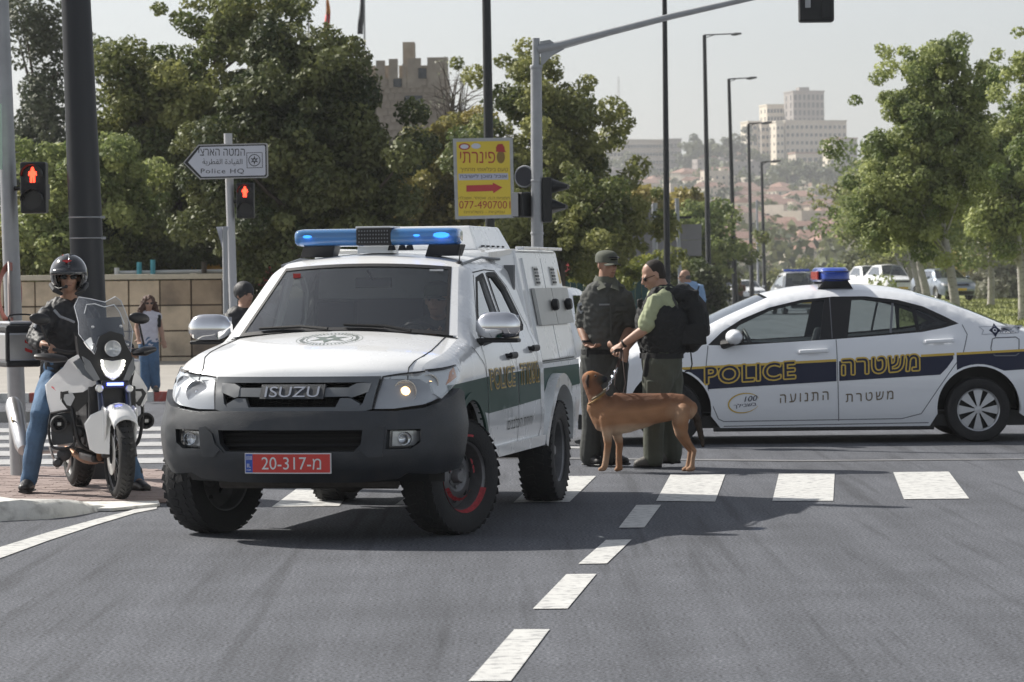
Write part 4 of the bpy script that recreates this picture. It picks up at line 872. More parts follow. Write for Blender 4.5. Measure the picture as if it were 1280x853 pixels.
panel(mb, [(-.34, .925), (-.34, .875), (-.18, .872), (.18, .872), (.34, .875), (.34, .925)], fm, .0, .05, .06); mb.build('grille_bar', M_plast2, TRUCK, 30, bevel=.005)
mb = MB(); panel(mb, [(-.195, .945), (-.195, .862), (.195, .862), (.195, .945)], fm, .018, .04, .06); mb.build('badge_plate', M_plast, TRUCK, 30, bevel=.006)
mb = MB(); letters(mb, 'ISUZU', (-.165, .873, .165, .934), fm, .024, bold=.035, spacing=1.0); o = mb.build('badge_letter', M_chrome, TRUCK, 0, solid=.004)
# headlamps
for s_ in (-1, 1):
    hl = [(s_*.485, .80), (s_*.515, .985), (s_*.62, 1.0), (s_*.75, 1.012), (s_*.88, 1.025), (s_*1.03, 1.04), (s_*1.04, 1.0), (s_*.98, .925), (s_*.86, .865), (s_*.75, .82), (s_*.6, .80)]
    mb = MB(); panel(mb, hl, lambda a, z, o: TS.front(a, z, -.012+o), 0, .05, .05); h_ = mb.build('headlight', mat('headlamp_bowl', (.52, .52, .53), .35, .5), TRUCK, 60)
    for a, z, r_ in ((s_*.64, .895, .066), (s_*.79, .94, .05)):
        mb = MB(); c = TS.front(a, z, -.03); mb.lathe([(0, -.05), (r_*.3, -.045), (r_*.75, -.02), (r_, .012), (r_*1.08, .012), (r_*1.1, -.03)], 24, look_m(c, (s_*.15, -1, 0))); mb.build('reflector', M_chrome, h_); mb = MB(); mb.ball(c+Vector((0, .0, 0)), r_*(.48 if s_ > 0 else .3), 10); mb.build('bulb', mat('lit_headlamp_bulb', (.9, .7, .4), .3, emit=(1, .62, .25), es=3.5) if s_ > 0 else M_chrome, h_)
    mb = MB(); panel(mb, [(s_*.90, .93), (s_*.92, 1.0), (s_*1.02, 1.035), (s_*.99, .97)], lambda a, z, o: TS.front(a, z, .001+o), 0, .006, .05); mb.build('indicator', M_amber, h_, 40)
    mb = MB(); panel(mb, hl, lambda a, z, o: TS.front(a, z, .016+o), 0, .03, .05); mb.build('lens', G_lens, h_, 60)
    mb = MB(); seam(mb, hl[:7], lambda a, z, o: TS.front(a, z, .014+o), .012); mb.build('lamp_gap', M_seal, TRUCK, 0)
# number plate
pm = lambda a, z, o: Vector((a, TS.front(0, .49, .105).y+.25*a*a-o, z))
mb = MB(); panel(mb, [(-.262, .428), (.262, .428), (.262, .548), (-.262, .548)], pm, 0, .012, .1); pl = mb.build('number_plate', mat('plate_white', (.75, .75, .75), .4), TRUCK, 0)
mb = MB(); panel(mb, [(-.212, .434), (.257, .434), (.257, .542), (-.212, .542)], pm, .002, 0, .1); mb.build('plate_face', mat('plate_red', (.62, .045, .035), .35, coat=.4), pl, 0)
mb = MB(); panel(mb, [(-.257, .434), (-.212, .434), (-.212, .542), (-.257, .542)], pm, .002, 0, .1); mb.build('plate_strip', mat('plate_blue', (.03, .09, .42), .35), pl, 0)
for w_, bx, bo_l in (('20-317-מ', (-.155, .452, .205, .525), .012), ('IL', (-.247, .464, -.222, .486), .01), ('ISR', (-.249, .444, -.220, .453), 0)): mb = MB(); letters(mb, w_, bx, pm, .004, bo_l); mb.build('plate_lettering', mat('white_print', (.75, .75, .75), .5), pl, 0)
for k in range(5): mb = MB(); x = -.250+k*.0075; panel(mb, [(x, .508), (x+.003, .508), (x+.003, .532), (x, .532)], pm, .004, 0, .05); mb.build('flag_bar', MATS['white_print'], pl, 0)
# bonnet emblem
ex, ey, er = .02, .78, .205
hm = lambda a, b, o: TS.top(ex+a, ey+b*1.05, .0015+o)
Me_ = mat('grey_green_print', (.16, .19, .17), .4); mb = MB()
for r0, r1 in ((er, er*.985), (er*.70, er*.675)): panel(mb, [circ(0, 0, r0, 40), circ(0, 0, r1, 40)], hm, 0, 0, .05)
for k in range(46):
    a = 2*PI*k/46; rr = er*.84; h_ = er*random.uniform(.05, .09); q = [(rr*math.cos(a+da)+dr*math.cos(a), rr*math.sin(a+da)+dr*math.sin(a)) for da, dr in ((-.04, -h_), (.02, -h_), (.04, h_), (-.02, h_))]; panel(mb, q, hm, 0, 0, .05)
star = []
for k in range(12): a = PI/2+PI*k/6; rr = er*(.62 if k % 2 == 0 else .28); star.append((rr*math.cos(a), rr*math.sin(a)))
panel(mb, [star, circ(0, 0, er*.12, 12)], hm, 0, 0, .05); mb.build('bonnet_emblem', Me_, TRUCK, 0)
# green stripe and lettering on both sides
M_goldd = mat('lettering_outline', (.02, .03, .03), .4)
def clipstrip(y0, y1, zt0, zt1, zb0, zb1, cy=None, rr=.47):
    """stripe outline between two lines, cut by a wheel arch centred on cy"""
    topl = [(y0, zt0), (y1, zt1)]; zb = lambda y: zb0+(zb1-zb0)*(y-y0)/(y1-y0)
    if cy is None: return topl+[(y1, zb1), (y0, zb0)]
    b = []
    for i in range(25):
        y = y1+(y0-y1)*i/24; z = zb(y); d = rr*rr-(y-cy)**2
        if d > 0: z = max(z, WZ+math.sqrt(d))
        b.append((y, z))
    return topl+[q for q in b if q[1] < zt0+(zt1-zt0)*(q[0]-y0)/(y1-y0)-.003]
for sg, sd_ in ((1, sL), (-1, sR)):
    mb = MB(); panel(mb, clipstrip(.40, 1.37, .925, .945, .78, .72, FWY+.02, .475), sd_, .003, 0, .06); panel(mb, clipstrip(1.385, 2.295, .945, .95, .715, .73), sd_, .003, 0, .08); panel(mb, clipstrip(2.32, 3.03, .95, .95, .73, .745), sd_, .003, 0, .08); mb.build('side_stripe', M_green, TRUCK, 40)
    for word, y0, y1, z0, z1 in (('POLICE', 1.46, 2.20, .865, .985), ('הרטשמ', 2.40, 2.98, .865, .995)):
        y0_, y1_ = (y0, y1) if sg > 0 else (y1, y0)
        mb = MB(); outline_letters(mb, word, (y0_, z0, y1_, z1), sd_, .005, .010, bold=.01); mb.build('side_lettering_outline', M_gold, TRUCK, 0)
        mb = MB(); letters(mb, word, (y0_, z0, y1_, z1), sd_, .0072, .01); mb.build('side_lettering', M_goldd, TRUCK, 0)
    y0_, y1_ = (1.95, 2.75) if sg > 0 else (2.75, 1.95)
    mb = MB(); letters(mb, 'םינבלכה תדיחי', (y0_, .585, y1_, .66), sd_, .005, .008); mb.build('small_lettering', M_goldd, TRUCK, 0)
# bed sides with flared arch
BH = lambda z: float(np.interp(z, [.4, .7, .97], [.80, .83, .82]))
def bm(sg): return lambda y, z, o: Vector((sg*(BH(z)+o), y, z))
for sg in (1, -1):
    o_ = [(3.19, .97), (4.72, .97), (4.72, .52), (4.30, .46)]+arch(RWY, WZ+.02, .44, 10, 172)+[(3.19, .44)]
    mb = MB(); panel(mb, o_, bm(sg), 0, .04, .1); mb.build('bed_side', M_white, TRUCK, 40, bevel=.008)
    fl = arch(RWY, WZ+.02, .44, 4, 176, 26)+arch(RWY, WZ+.02, .52, 174, 6, 26)
    mb = MB(); panel(mb, fl, bm(sg), .07, .12, .08); mb.build('arch_flare', M_white, TRUCK, 50, bevel=.02)
    mb = MB(); panel(mb, clipstrip(3.20, 4.715, .94, .935, .76, .79, RWY, .54), bm(sg), .003, 0, .08); mb.build('side_stripe', M_green, TRUCK, 0)
    mb = MB(); panel(mb, circ(3.33, .80, .055, 20), bm(sg), .006, .01, .05); mb.build('fuel_cap', M_green, TRUCK, 0, bevel=.003)
    mb = MB(); mb.lathe([(.46, -.22), (.455, .03)], 24, axis_m((sg*.62, RWY, WZ+.02)), a0=R(92), a1=R(268)); mb.build('wheel_well', M_black, TRUCK, 50)
    mb = MB(); mb.lathe([(.46, -.10), (.455, .20)], 30, axis_m((sg*.62, FWY+.02, WZ+.01)), a0=R(88), a1=R(272)); mb.lathe([(0, -.10), (.46, -.10)], 24, axis_m((sg*.62, FWY+.02, WZ+.01)), a0=R(88), a1=R(272)); mb.build('wheel_well', M_black, TRUCK, 50)
    fl = arch(FWY+.02, WZ+.01, .455, -4, 150, 26)+arch(FWY+.02, WZ+.01, .50, 150, -4, 26)
    mb = MB(); panel(mb, fl, TS.side(sg), .016, .03, .08); mb.build('arch_lip', M_green if sg else M_white, TRUCK, 50, bevel=.008)
mb = MB(); mb.box((0, 4.71, .74), (1.62, .04, .46)); mb.build('tailgate', M_white, TRUCK, 0, bevel=.01)
mb = MB(); mb.box((0, 4.82, .52), (1.5, .16, .12)); mb.build('rear_bumper', M_plast, TRUCK, 0, bevel=.02)
# dog box on the bed
y0, y1, zb_, zt_, hb, ht = 3.22, 4.70, .97, 1.755, .815, .665
def xb_(z): return hb+(ht-hb)*(z-zb_)/(zt_-zb_)
def dm(sg): return lambda y, z, o: Vector((sg*(xb_(z)+o), y, z))
mb = MB(); mb.add([(-hb, y0, zb_), (hb, y0, zb_), (hb, y1+.03, zb_), (-hb, y1+.03, zb_), (-ht, y0, zt_), (ht, y0, zt_), (ht, y1-.02, zt_), (-ht, y1-.02, zt_)], [(0, 1, 5, 4), (1, 2, 6, 5), (2, 3, 7, 6), (3, 0, 4, 7), (4, 5, 6, 7), (0, 3, 2, 1)]); mb.build('dog_box', M_white, TRUCK, 0, bevel=.02)
mb = MB(); mb.add([(-.60, 2.86, 1.70), (.60, 2.86, 1.70), (.66, 3.24, 1.73), (-.66, 3.24, 1.73), (-.70, 3.10, 1.3), (.70, 3.10, 1.3), (.79, 3.24, 1.0), (-.79, 3.24, 1.0)], [(0, 1, 2, 3), (0, 4, 5, 1), (1, 5, 6, 2), (0, 3, 7, 4), (4, 7, 6, 5)])
mb.add([(-.60, 2.70, 1.69), (.60, 2.70, 1.69), (.66, 3.30, 1.735), (-.66, 3.30, 1.735), (-.60, 2.70, 1.735), (.60, 2.70, 1.735), (.66, 3.30, 1.762), (-.66, 3.30, 1.762)], [(0, 1, 5, 4), (1, 2, 6, 5), (3, 0, 4, 7), (4, 5, 6, 7)]); mb.build('box_front_cowl', M_white, TRUCK, 0)
for sg in (1, -1):
    mb = MB(); mb.box((sg*(ht+.012), 4.03, zt_+.012), (.06, 1.36, .022)); mb.build('roof_lip', M_white, TRUCK, 0, bevel=.004)
    for a, b in ((3.38, 3.97), (4.0, 4.52)):
        mb = MB(); panel(mb, [(a, 1.0), (b, 1.0), (b, 1.70), (a, 1.70)], dm(sg), .014, .02, .2); d_ = mb.build('box_door', M_white, TRUCK, 0, bevel=.006)
        mb = MB(); c = (a+b)/2+.04; panel(mb, [(c-.07, 1.51), (c+.07, 1.51), (c+.07, 1.64), (c-.07, 1.64)], dm(sg), .022, .012, .1)
        mb.build('vent_frame', M_steel, d_, 0)
        for k in range(5): mb = MB(); zc = 1.53+k*.023; panel(mb, [(c-.055, zc-.008), (c+.055, zc-.008), (c+.055, zc+.006), (c-.055, zc+.006)], dm(sg), .028, .006, .1); mb.build('louvre', M_plast2 if k % 2 else M_black, d_, 0)
    for a, b in ((3.44, 4.02), (4.035, 4.62)):
        mb = MB(); panel(mb, [(a, 1.235), (b, 1.235), (b, 1.49), (a, 1.49)], dm(sg), .045, .025, .2); mb.build('steel_plate', M_steel, TRUCK, 0, bevel=.004)
    for a in (3.93, 4.42): mb = MB(); c = dm(sg)(a, 1.37, .045); mb.lathe([(.0, .05), (.035, .048), (.042, .035), (.042, .01), (.025, 0), (.03, -.01)], 16, look_m(c, (sg, 0, .1))); mb.build('latch_knob', M_black, TRUCK)
    mb = MB(); panel(mb, [(3.36, .985), (4.5, .985), (4.5, .993), (3.36, .993)], dm(sg), .02, .01, .3); mb.build('door_gap', M_black, TRUCK, 0)
    mb = MB(); panel(mb, [(4.54, 1.52), (4.64, 1.52), (4.655, 1.57), (4.59, 1.63), (4.535, 1.57)], dm(sg), .004, 0, .1); mb.build('yellow_sticker', M_gold, TRUCK, 0)
mb = MB(); mb.add([(-.44, 3.26, 1.76), (.40, 3.26, 1.76), (.42, 4.3, 1.76), (-.44, 4.3, 1.76), (-.42, 3.30, 1.925), (.34, 3.30, 1.925), (.35, 4.18, 1.925), (-.42, 4.18, 1.925)], [(0, 1, 5, 4), (1, 2, 6, 5), (2, 3, 7, 6), (3, 0, 4, 7), (4, 5, 6, 7), (0, 3, 2, 1)]); ac = mb.build('roof_unit', M_white, TRUCK, 0, bevel=.012)
for k in range(5): mb = MB(); mb.box((.405, 3.42+k*.16, 1.785), (.02, .03, .012)); mb.build('bolt', M_black, ac, 0)
# light bar
M_blued = glass('blue_dome', (.22, .50, .85), .55, (.10, .28, .55), 1.3, .08); M_blueon = mat('lit_blue_lamp', (.05, .2, .9), .3, emit=(.10, .42, 1), es=4.5)
lb = bpy.data.objects.new('light_bar', None); col.objects.link(lb); lb.parent = TRUCK; lb.location = (0.0, 2.12, 1.785)
def capsule_x(x0, x1, ry, rz, n=16, endf=(.0, .6, .85, 1)):
    mb = MB(); pts = []; rr = []
    L = x1-x0; ds = [0, .006, .02, .045]
    for d_, f in zip(ds, endf): pts.append((x0+d_, 0, 0)); rr.append((ry*max(f, .3), rz*max(f, .3)))
    for d_, f in zip(ds[::-1], endf[::-1]): pts.append((x1-d_, 0, 0)); rr.append((ry*max(f, .3), rz*max(f, .3)))
    return mb.tube(pts, rr, n, ref=(0, 0, 1))
for a, b in ((-.55, -.125), (.105, .54)):
    mb = MB(); e0 = .05 if a < 0 else 0; e1 = 0 if a < 0 else .05; q = .5
    xs_ = [a, a+.01, a+.03, a+.06] if a < 0 else [a]; re = [.72, .88, .96, 1] if a < 0 else [1]
    xs2 = [b] if a < 0 else [b-.06, b-.03, b-.01, b]; re2 = [1] if a < 0 else [1, .96, .88, .72]
    rows = []
    for x, r_ in zip(xs_+xs2, re+re2):
        rows.append([Vector((x, .12*r_*(abs(math.cos(t))**.6)*math.copysign(1, math.cos(t)), .052+.058*r_*(abs(math.sin(t))**.6)*math.copysign(1, math.sin(t)))) for t in [2*PI*k/24 for k in range(25)]])
    mb.grid(rows); mb.F.append(tuple(range(24))); mb.M.append(0); k = len(mb.V)-25; mb.F.append(tuple(range(k, k+24))); mb.M.append(0); mb.build('lens', M_blued, lb, 50)
    mb = MB(); mb.box(((a+b)/2, 0, .03), (b-a-.05, .14, .05)); mb.build('lamp_tray', mat('pale_blue_reflector', (.30, .45, .62), .35, .2), lb, 0)
for x, s_, m_ in ((-.465, .03, 1), (.435, .055, 1), (.27, .022, .4)):
    mb = MB(); mb.ball((x, -.085, .06), (s_, .012, s_*.35), 10); mb.build('flasher', M_blueon, lb)
mb = MB(); mb.box((-.01, 0, .055), (.235, .25, .115)); mb.build('speaker_box', M_black, lb, 0, bevel=.012)
mb = MB()
for i in range(11):
    for j in range(4): mb.box((-.105+i*.019, -.128, .02+j*.024), (.008, .006, .010))
mb.build('speaker_grille', M_plast2, lb, 0)
mb = MB(); mb.box((-.01, 0, .116), (.25, .2, .012)); mb.build('speaker_cap', M_white, lb, 0, bevel=.004)
for x in (-.40, .44):
    mb = MB(); mb.add([(x-.12, -.07, -.075), (x+.10, -.07, -.075), (x+.10, .07, -.075), (x-.12, .07, -.075), (x-.09, -.09, 0), (x+.12, -.09, 0), (x+.12, .09, 0), (x-.09, .09, 0)], [(0, 1, 5, 4), (1, 2, 6, 5), (2, 3, 7, 6), (3, 0, 4, 7), (4, 5, 6, 7)]); mb.build('bar_foot', M_black, lb, 0, bevel=.008)
for x in (.10, .17, .22): mb = MB(); mb.lathe([(0, .0), (.028, .0), (.02, .03), (0, .03)], 12, Matrix.Translation((x, -.07, -.035))); mb.build('side_lamp', M_black, lb)
mb = MB(); mb.box((-.01, 0, -.03), (.24, .14, .045)); mb.build('bar_bracket', M_white, lb, 0)
mb = MB(); mb.ball((0, 0, 0), (.035, .05, .02), 10); mb.tube([(0, 0, 0), (.01, .01, .10)], .004, 5); o = mb.build('aerial', M_black, TRUCK); o.location = (.57, 1.95, 1.655)
for s_ in (-1, 1): mb = MB(); mb.tube([(s_*.60, 1.90, 1.655), (s_*.615, 2.4, 1.70), (s_*.62, 2.95, 1.69)], .009, 6); mb.build('roof_gutter', M_plast2, TRUCK)
# mirrors
for s_ in (-1, 1):
    me_ = bpy.data.objects.new('mirror', None); col.objects.link(me_); me_.parent = TRUCK; me_.location = (s_*.94, 1.42, 1.255)
    mb = MB(); rows = []
    for k in range(9):
        t = -1+2*k/8; f = (1-abs(t)**4)**.5 if abs(t) < 1 else .35; f = max(f, .35)
        rows.append([Vector((s_*(.0+.14*t), .075*f*math.cos(a)*.9, .095*f*max(-.75, min(1, math.sin(a)*1.15)))) for a in [2*PI*j/20 for j in range(21)]])
    mb.grid(rows); mb.F.append(tuple(range(20))); mb.M.append(0); q = len(mb.V)-21; mb.F.append(tuple(range(q, q+20))); mb.M.append(0); mb.build('mirror_cap', M_chrome, me_, 60)
    mb = MB(); mb.box((0, .02, -.085), (.26, .11, .025)); mb.tube([(-s_*.10, 0, -.09), (-s_*.22, .03, -.11)], [.025, .035], 8); mb.add([(-s_*.25, -.10, -.13), (-s_*.25, .12, -.13), (-s_*.24, .12, .06), (-s_*.2, -.02, -.12)], [(0, 1, 2), (0, 1, 3)]); mb.build('mirror_arm', M_black, me_, 30, bevel=.008)
    mb = MB(); mb.box((0, .068, .0), (.24, .006, .15)); mb.build('mirror_glass', M_chrome, me_, 0)
# wheels, underbody
for sg in (1, -1):
    wheel(TRUCK, (sg*.755, FWY, WZ), WZ, .24, 'steel', sg, R(-24), lugs=True, rimr=.222); wheel(TRUCK, (sg*.755, RWY, WZ), WZ, .24, 'steel', sg, 0, lugs=True, rimr=.222)
fw = [o for o in TRUCK.children if o.name.startswith('wheel') and not o.name.startswith('wheel_well')][0]
mb = MB()
for a0, a1, r0, r1 in ((-1.1, .9, .60, .68), (1.6, 2.3, .70, .76), (-2.4, -1.9, .48, .56)):
    n = 12; M = axis_m((0, 0, 0)); f = .255/2*.55
    for i in range(n):
        if random.random() < .15: continue
        q = [];
        for rr, aa in ((r0, i), (r1, i), (r1, i+1), (r0, i+1)): a = a0+(a1-a0)*aa/n; rad = .222*rr*(1+random.uniform(-.03, .03)); q.append(M @ Vector((rad*math.cos(a), rad*math.sin(a), f*(1.02 if rr < .62 else .75)+.004)))
        mb.add(q, [(0, 1, 2, 3)])
mb.build('red_paint_smear', mat('red_wheel_paint', (.45, .05, .06), .6, var=.4, vs=30), fw, 0); mb = MB(); mb.lathe([(.222*.92, .255/2*.86-.03), (.222*1.0, .255/2*.885)], 30, axis_m((.003, 0, 0)), a0=-1.7, a1=1.2); mb.build('red_paint_smear', MATS['red_wheel_paint'], fw, 0); mb = MB(); mb.lathe([(.222*1.10, .128), (.222*1.16, .1295)], 16, axis_m((.003, 0, 0)), a0=2.9, a1=3.7)
mb.build('red_paint_smear', mat('red_wheel_paint', (.45, .05, .06), .6, var=.4, vs=30), fw, 0)
mb = MB(); mb.box((0, 2.6, .52), (1.2, 3.9, .16)); mb.box((0, .62, .42), (.9, .5, .10)); mb.tube([(-.62, FWY, .34), (-.2, FWY, .36), (.2, FWY, .36), (.62, FWY, .34)], [.045, .05, .06, .045], 10); mb.ball((.12, FWY, .36), (.13, .13, .11), 12)
mb.tube([(-.65, RWY, .35), (.65, RWY, .35)], .05, 10); mb.ball((.1, RWY, .36), (.15, .16, .14), 12); mb.tube([(-.55, .35, .36), (.55, .35, .36)], [.05, .05], 8); mb.tube([(-.42, .30, .42), (-.46, .9, .33)], .035, 8); mb.tube([(.42, .30, .42), (.46, .9, .33)], .035, 8)
for k in range(7): mb.box((-.42+k*.14, .38, .375+.02*(k % 2)), (.10, .2, .05))
for x in (-.5, .5): mb.tube([(x, .4, .45), (x, 4.4, .45)], [(.05, .06)]*2, 6)
mb.build('chassis', M_dirt, TRUCK, 40)
# interior
mb = MB(); mb.box((0, 2.1, .62), (1.5, 2.0, .1)); mb.box((0, 3.05, 1.15), (1.4, .06, 1.0)); mb.add([(-.74, 1.22, 1.14), (.74, 1.22, 1.14), (.72, 1.62, 1.17), (-.72, 1.62, 1.17), (-.72, 1.66, .8), (.72, 1.66, .8)], [(0, 1, 2, 3), (3, 2, 5, 4)]); mb.box((0, 2.1, .8), (.2, 1.2, .3)); mb.build('cabin_lining', M_int, TRUCK, 0)
for x in (-.36, .36):
    for y, hh in ((2.05, 1.16), (2.75, 1.12)):
        mb = MB(); mb.box((x, y, .82), (.48, .46, .14)); mb.box((x, y+.26, (hh+.86)/2), (.46, .12, hh-.78), Matrix.Rotation(R(-8), 3, 'X')); mb.box((x, y+.33, hh+.17), (.25, .09, .17)); mb.tube([(x-.06, y+.3, hh), (x-.06, y+.33, hh+.15)], .008, 5); mb.tube([(x+.06, y+.3, hh), (x+.06, y+.33, hh+.15)], .008, 5); mb.build('seat', M_seat, TRUCK, 30, bevel=.03)
mb = MB(); c = Vector((.36, 1.70, 1.12)); Mx = look_m(c, (0, .9, .45)); pts = [Mx @ Vector((.18*math.cos(a), .18*math.sin(a), 0)) for a in [2*PI*k/24 for k in range(25)]]; mb.tube(pts, .014, 6, caps=False); mb.tube([c, c+Vector((0, -.3, -.12))], .03, 8); mb.tube([Mx @ Vector((-.17, 0, 0)), Mx @ Vector((.17, 0, 0))], .016, 6); mb.build('steering_wheel', M_black, TRUCK)
mb = MB(); mb.box((0.02, 1.88, 1.54), (.24, .03, .065)); mb.tube([(0.02, 1.87, 1.56), (0, 1.80, 1.62)], .01, 6); mb.build('rear_view_mirror', M_black, TRUCK, 0, bevel=.01)
# ---------------------------------------------------------------- the police saloon (side on)
CX0 = P(837, 556, 29.75); CAR = thing('police_car', 'white police saloon seen side on with navy stripe and blue roof light', 'police car', (CX0.x, 30.5, 0), R(-90))
# local y runs from the front wheel centre to the tail; camera side is +x
secsC = [[(-.90, .17, .14, 0), (-.97, .30, .16, 0), (-1.0, .45, .17, 0), (-.98, .58, .17, 0), (-.90, .68, .16, .01)],
         [(-.90, .68, .16, .01), (-.70, .77, .14, .03), (-.35, .86, .10, .045), (0, .935, .06, .055), (.17, .975, .05, .05)],
         [(.17, .985, .05, .05), (.50, 1.16, .05, .045), (.95, 1.355, .05, .04)],
         [(.95, 1.355, .05, .04), (1.25, 1.41, .02, .05), (1.65, 1.425, 0, .055), (2.05, 1.405, 0, .055), (2.34, 1.36, 0, .05)],
         [(2.34, 1.36, 0, .05), (2.65, 1.265, -.02, .045), (2.97, 1.135, -.04, .04), (3.16, 1.06, -.05, .03)],
         [(3.16, 1.06, -.05, .03), (3.38, 1.02, -.06, .03), (3.58, .985, -.08, .02)],
         [(3.58, .985, -.08, .02), (3.64, .86, -.09, 0), (3.62, .72, -.09, 0), (3.68, .60, -.10, 0), (3.67, .40, -.10, 0), (3.58, .22, -.08, 0)]]
silC = []
for q in secsC[1:6]: silC += [(r[0], r[1]) for r in curve([Vector(r) for r in q], 4)]
_cd = polydist(silC)
def CW(y, z):
    w_ = float(np.interp(z, [.15, .3, .55, .80, .92, 1.02, 1.15, 1.30, 1.40, 1.5], [.83, .865, .885, .872, .84, .785, .715, .625, .555, .50]))
    if y < -.35: t = min(1, (-.35-y)/.65); w_ -= .23*t**2.2
    if y > 2.95: t = min(1, (y-2.95)/.72); w_ -= .17*t**2.4
    if z > .62:
        r = .07; d = _cd(y, z)
        if d < r: w_ -= .055*(1-d/r)**2
    return max(w_, .3)
CS = Shell(secsC, CW, 2.6)
M_cwhite = mat('white_saloon_paint', (.83, .85, .88), .3, coat=.8)
FY, RY, CZ, CR_ = 0.0, 2.862, .30, .302
cL, cR2 = CS.side(1), CS.side(-1)
for k, nm in ((0, 'front_bumper'), (1, 'bonnet'), (3, 'roof'), (5, 'boot_lid'), (6, 'rear_bumper')): mb = MB(); CS.strip(mb, k, 22); mb.build(nm, M_cwhite, CAR, 50)
mb = MB(); CS.strip(mb, 4, 2, -1, -.86); CS.strip(mb, 4, 2, .86, 1); tag(mb.build('rear_pillar', M_cwhite, CAR, 50), kind=None)
mb = MB(); CS.strip(mb, 4, 16, -.86, .86, 0, 1); mb.build('rear_window', G_side, CAR, 60)
mb = MB(); CS.strip(mb, 2, 16, -.93, .93, .02, .97); mb.build('windscreen', G_clear, CAR, 60)
for a_, b_ in ((-1, -.93), (.93, 1)): mb = MB(); CS.strip(mb, 2, 2, a_, b_); mb.build('windscreen_pillar', M_cwhite, CAR, 50)
bs = .175; sill = lambda y: .15
allsil = CS.sil(0, 7)
outC = allsil+[(3.40, .20), (RY+.42, .24)]+arch(RY, CZ+.02, .385, -8, 188)[::1]+[(RY-.45, .155), (.47, .155)]+arch(FY, CZ+.02, .385, -8, 188)+[(-.45, .20), (-.85, .16)]
glassC = [(.36, .925), (.50, 1.05), (.68, 1.16), (.95, 1.268), (1.25, 1.335), (1.55, 1.362), (1.85, 1.362), (2.15, 1.325), (2.38, 1.262), (2.58, 1.165), (2.70, 1.10), (2.55, 1.06), (2.35, 1.025), (2.0, .998), (1.55, .968), (1.0, .94), (.60, .918)]
for sd_ in (cL, cR2):
    mb = MB(); panel(mb, [outC, glassC], sd_, 0, .025, .06, extra=inset(silC, step=.06)); mb.build('body_side', M_cwhite, CAR, 50)
    # glasshouse: black frame pieces, then panes
    fw_ = [(.50, .955), (.66, 1.105), (.95, 1.235), (1.25, 1.305), (1.465, 1.325), (1.40, .968), (.95, .945)]
    rw_ = [(1.72, 1.325), (1.86, 1.33), (2.12, 1.295), (2.27, 1.255), (2.30, 1.042), (2.0, 1.015), (1.66, .99)]
    qw_ = [(2.315, 1.24), (2.42, 1.20), (2.60, 1.11), (2.52, 1.075), (2.33, 1.045)]
    mb = MB(); panel(mb, [glassC, fw_, rw_, qw_], sd_, -.006, .012, .08); mb.build('window_frame', M_black, CAR, 40)
    for q in (fw_, rw_, qw_): mb = MB(); panel(mb, q, sd_, -.014, 0, .12); mb.build('side_window', G_clear if q is not qw_ else G_side, CAR, 40)
    mb = MB(); seam(mb, [(1.515, .975), (1.515, 1.355)], sd_, .008, .004); seam(mb, [(2.06, 1.02), (2.10, 1.295)], sd_, .022, -.004)
    for s_ in ([(1.55, .965), (1.555, .7), (1.565, .21)], [(.36, .92), (.34, .75), (.36, .45), (.45, .24), (.50, .215), (2.15, .225), (2.33, .27), (2.50, .52), (2.60, .66), (2.72, .82), (2.77, 1.0), (2.73, 1.09)], [(.5, .17), (2.4, .185)]): seam(mb, s_, sd_, .008)
    for s_ in ([(2.98, .87), (3.0, .955), (3.03, .965), (3.22, .97), (3.25, .95), (3.24, .82), (3.21, .80), (3.02, .80), (2.99, .82), (2.98, .87)],): seam(mb, s_, sd_, .010)
    mb.build('door_gap', mat('panel_gap_grey', (.16, .165, .18), .6), CAR, 0)
    for cy, cz in ((1.33, .85), (2.50, .93)):
        mb = MB(); p = sd_(cy, cz-.02, .0); mb.lathe([(0, .002), (.05, .0015)], 16, look_m(p+Vector((.001 if sd_ is cL else -.001, 0, 0)), (1 if sd_ is cL else -1, 0, 0))); mb.tube([sd_(cy-.14, cz+.0, .0), sd_(cy-.12, cz+.005, .035), sd_(cy, cz+.01, .04), sd_(cy+.12, cz+.015, .035), sd_(cy+.14, cz+.015, 0)], [(.014, .02)]*5, 8); mb.build('door_handle', M_cwhite, CAR)
    # arches
    for cy in (FY, RY):
        sg = 1 if sd_ is cL else -1
        mb = MB(); panel(mb, arch(cy, CZ+.02, .385, -6, 186, 26)+arch(cy, CZ+.02, .402, 186, -6, 26), sd_, .006, .03, .06); mb.build('arch_lip', M_cwhite, CAR, 50)
        mb = MB(); mb.lathe([(.40, -.16), (.392, .16)], 24, axis_m((sg*.70, cy, CZ+.02)), a0=R(85), a1=R(275)); mb.lathe([(0, -.16), (.40, -.16)], 24, axis_m((sg*.70, cy, CZ+.02)), a0=R(85), a1=R(275)); mb.build('wheel_well', M_black, CAR, 50)
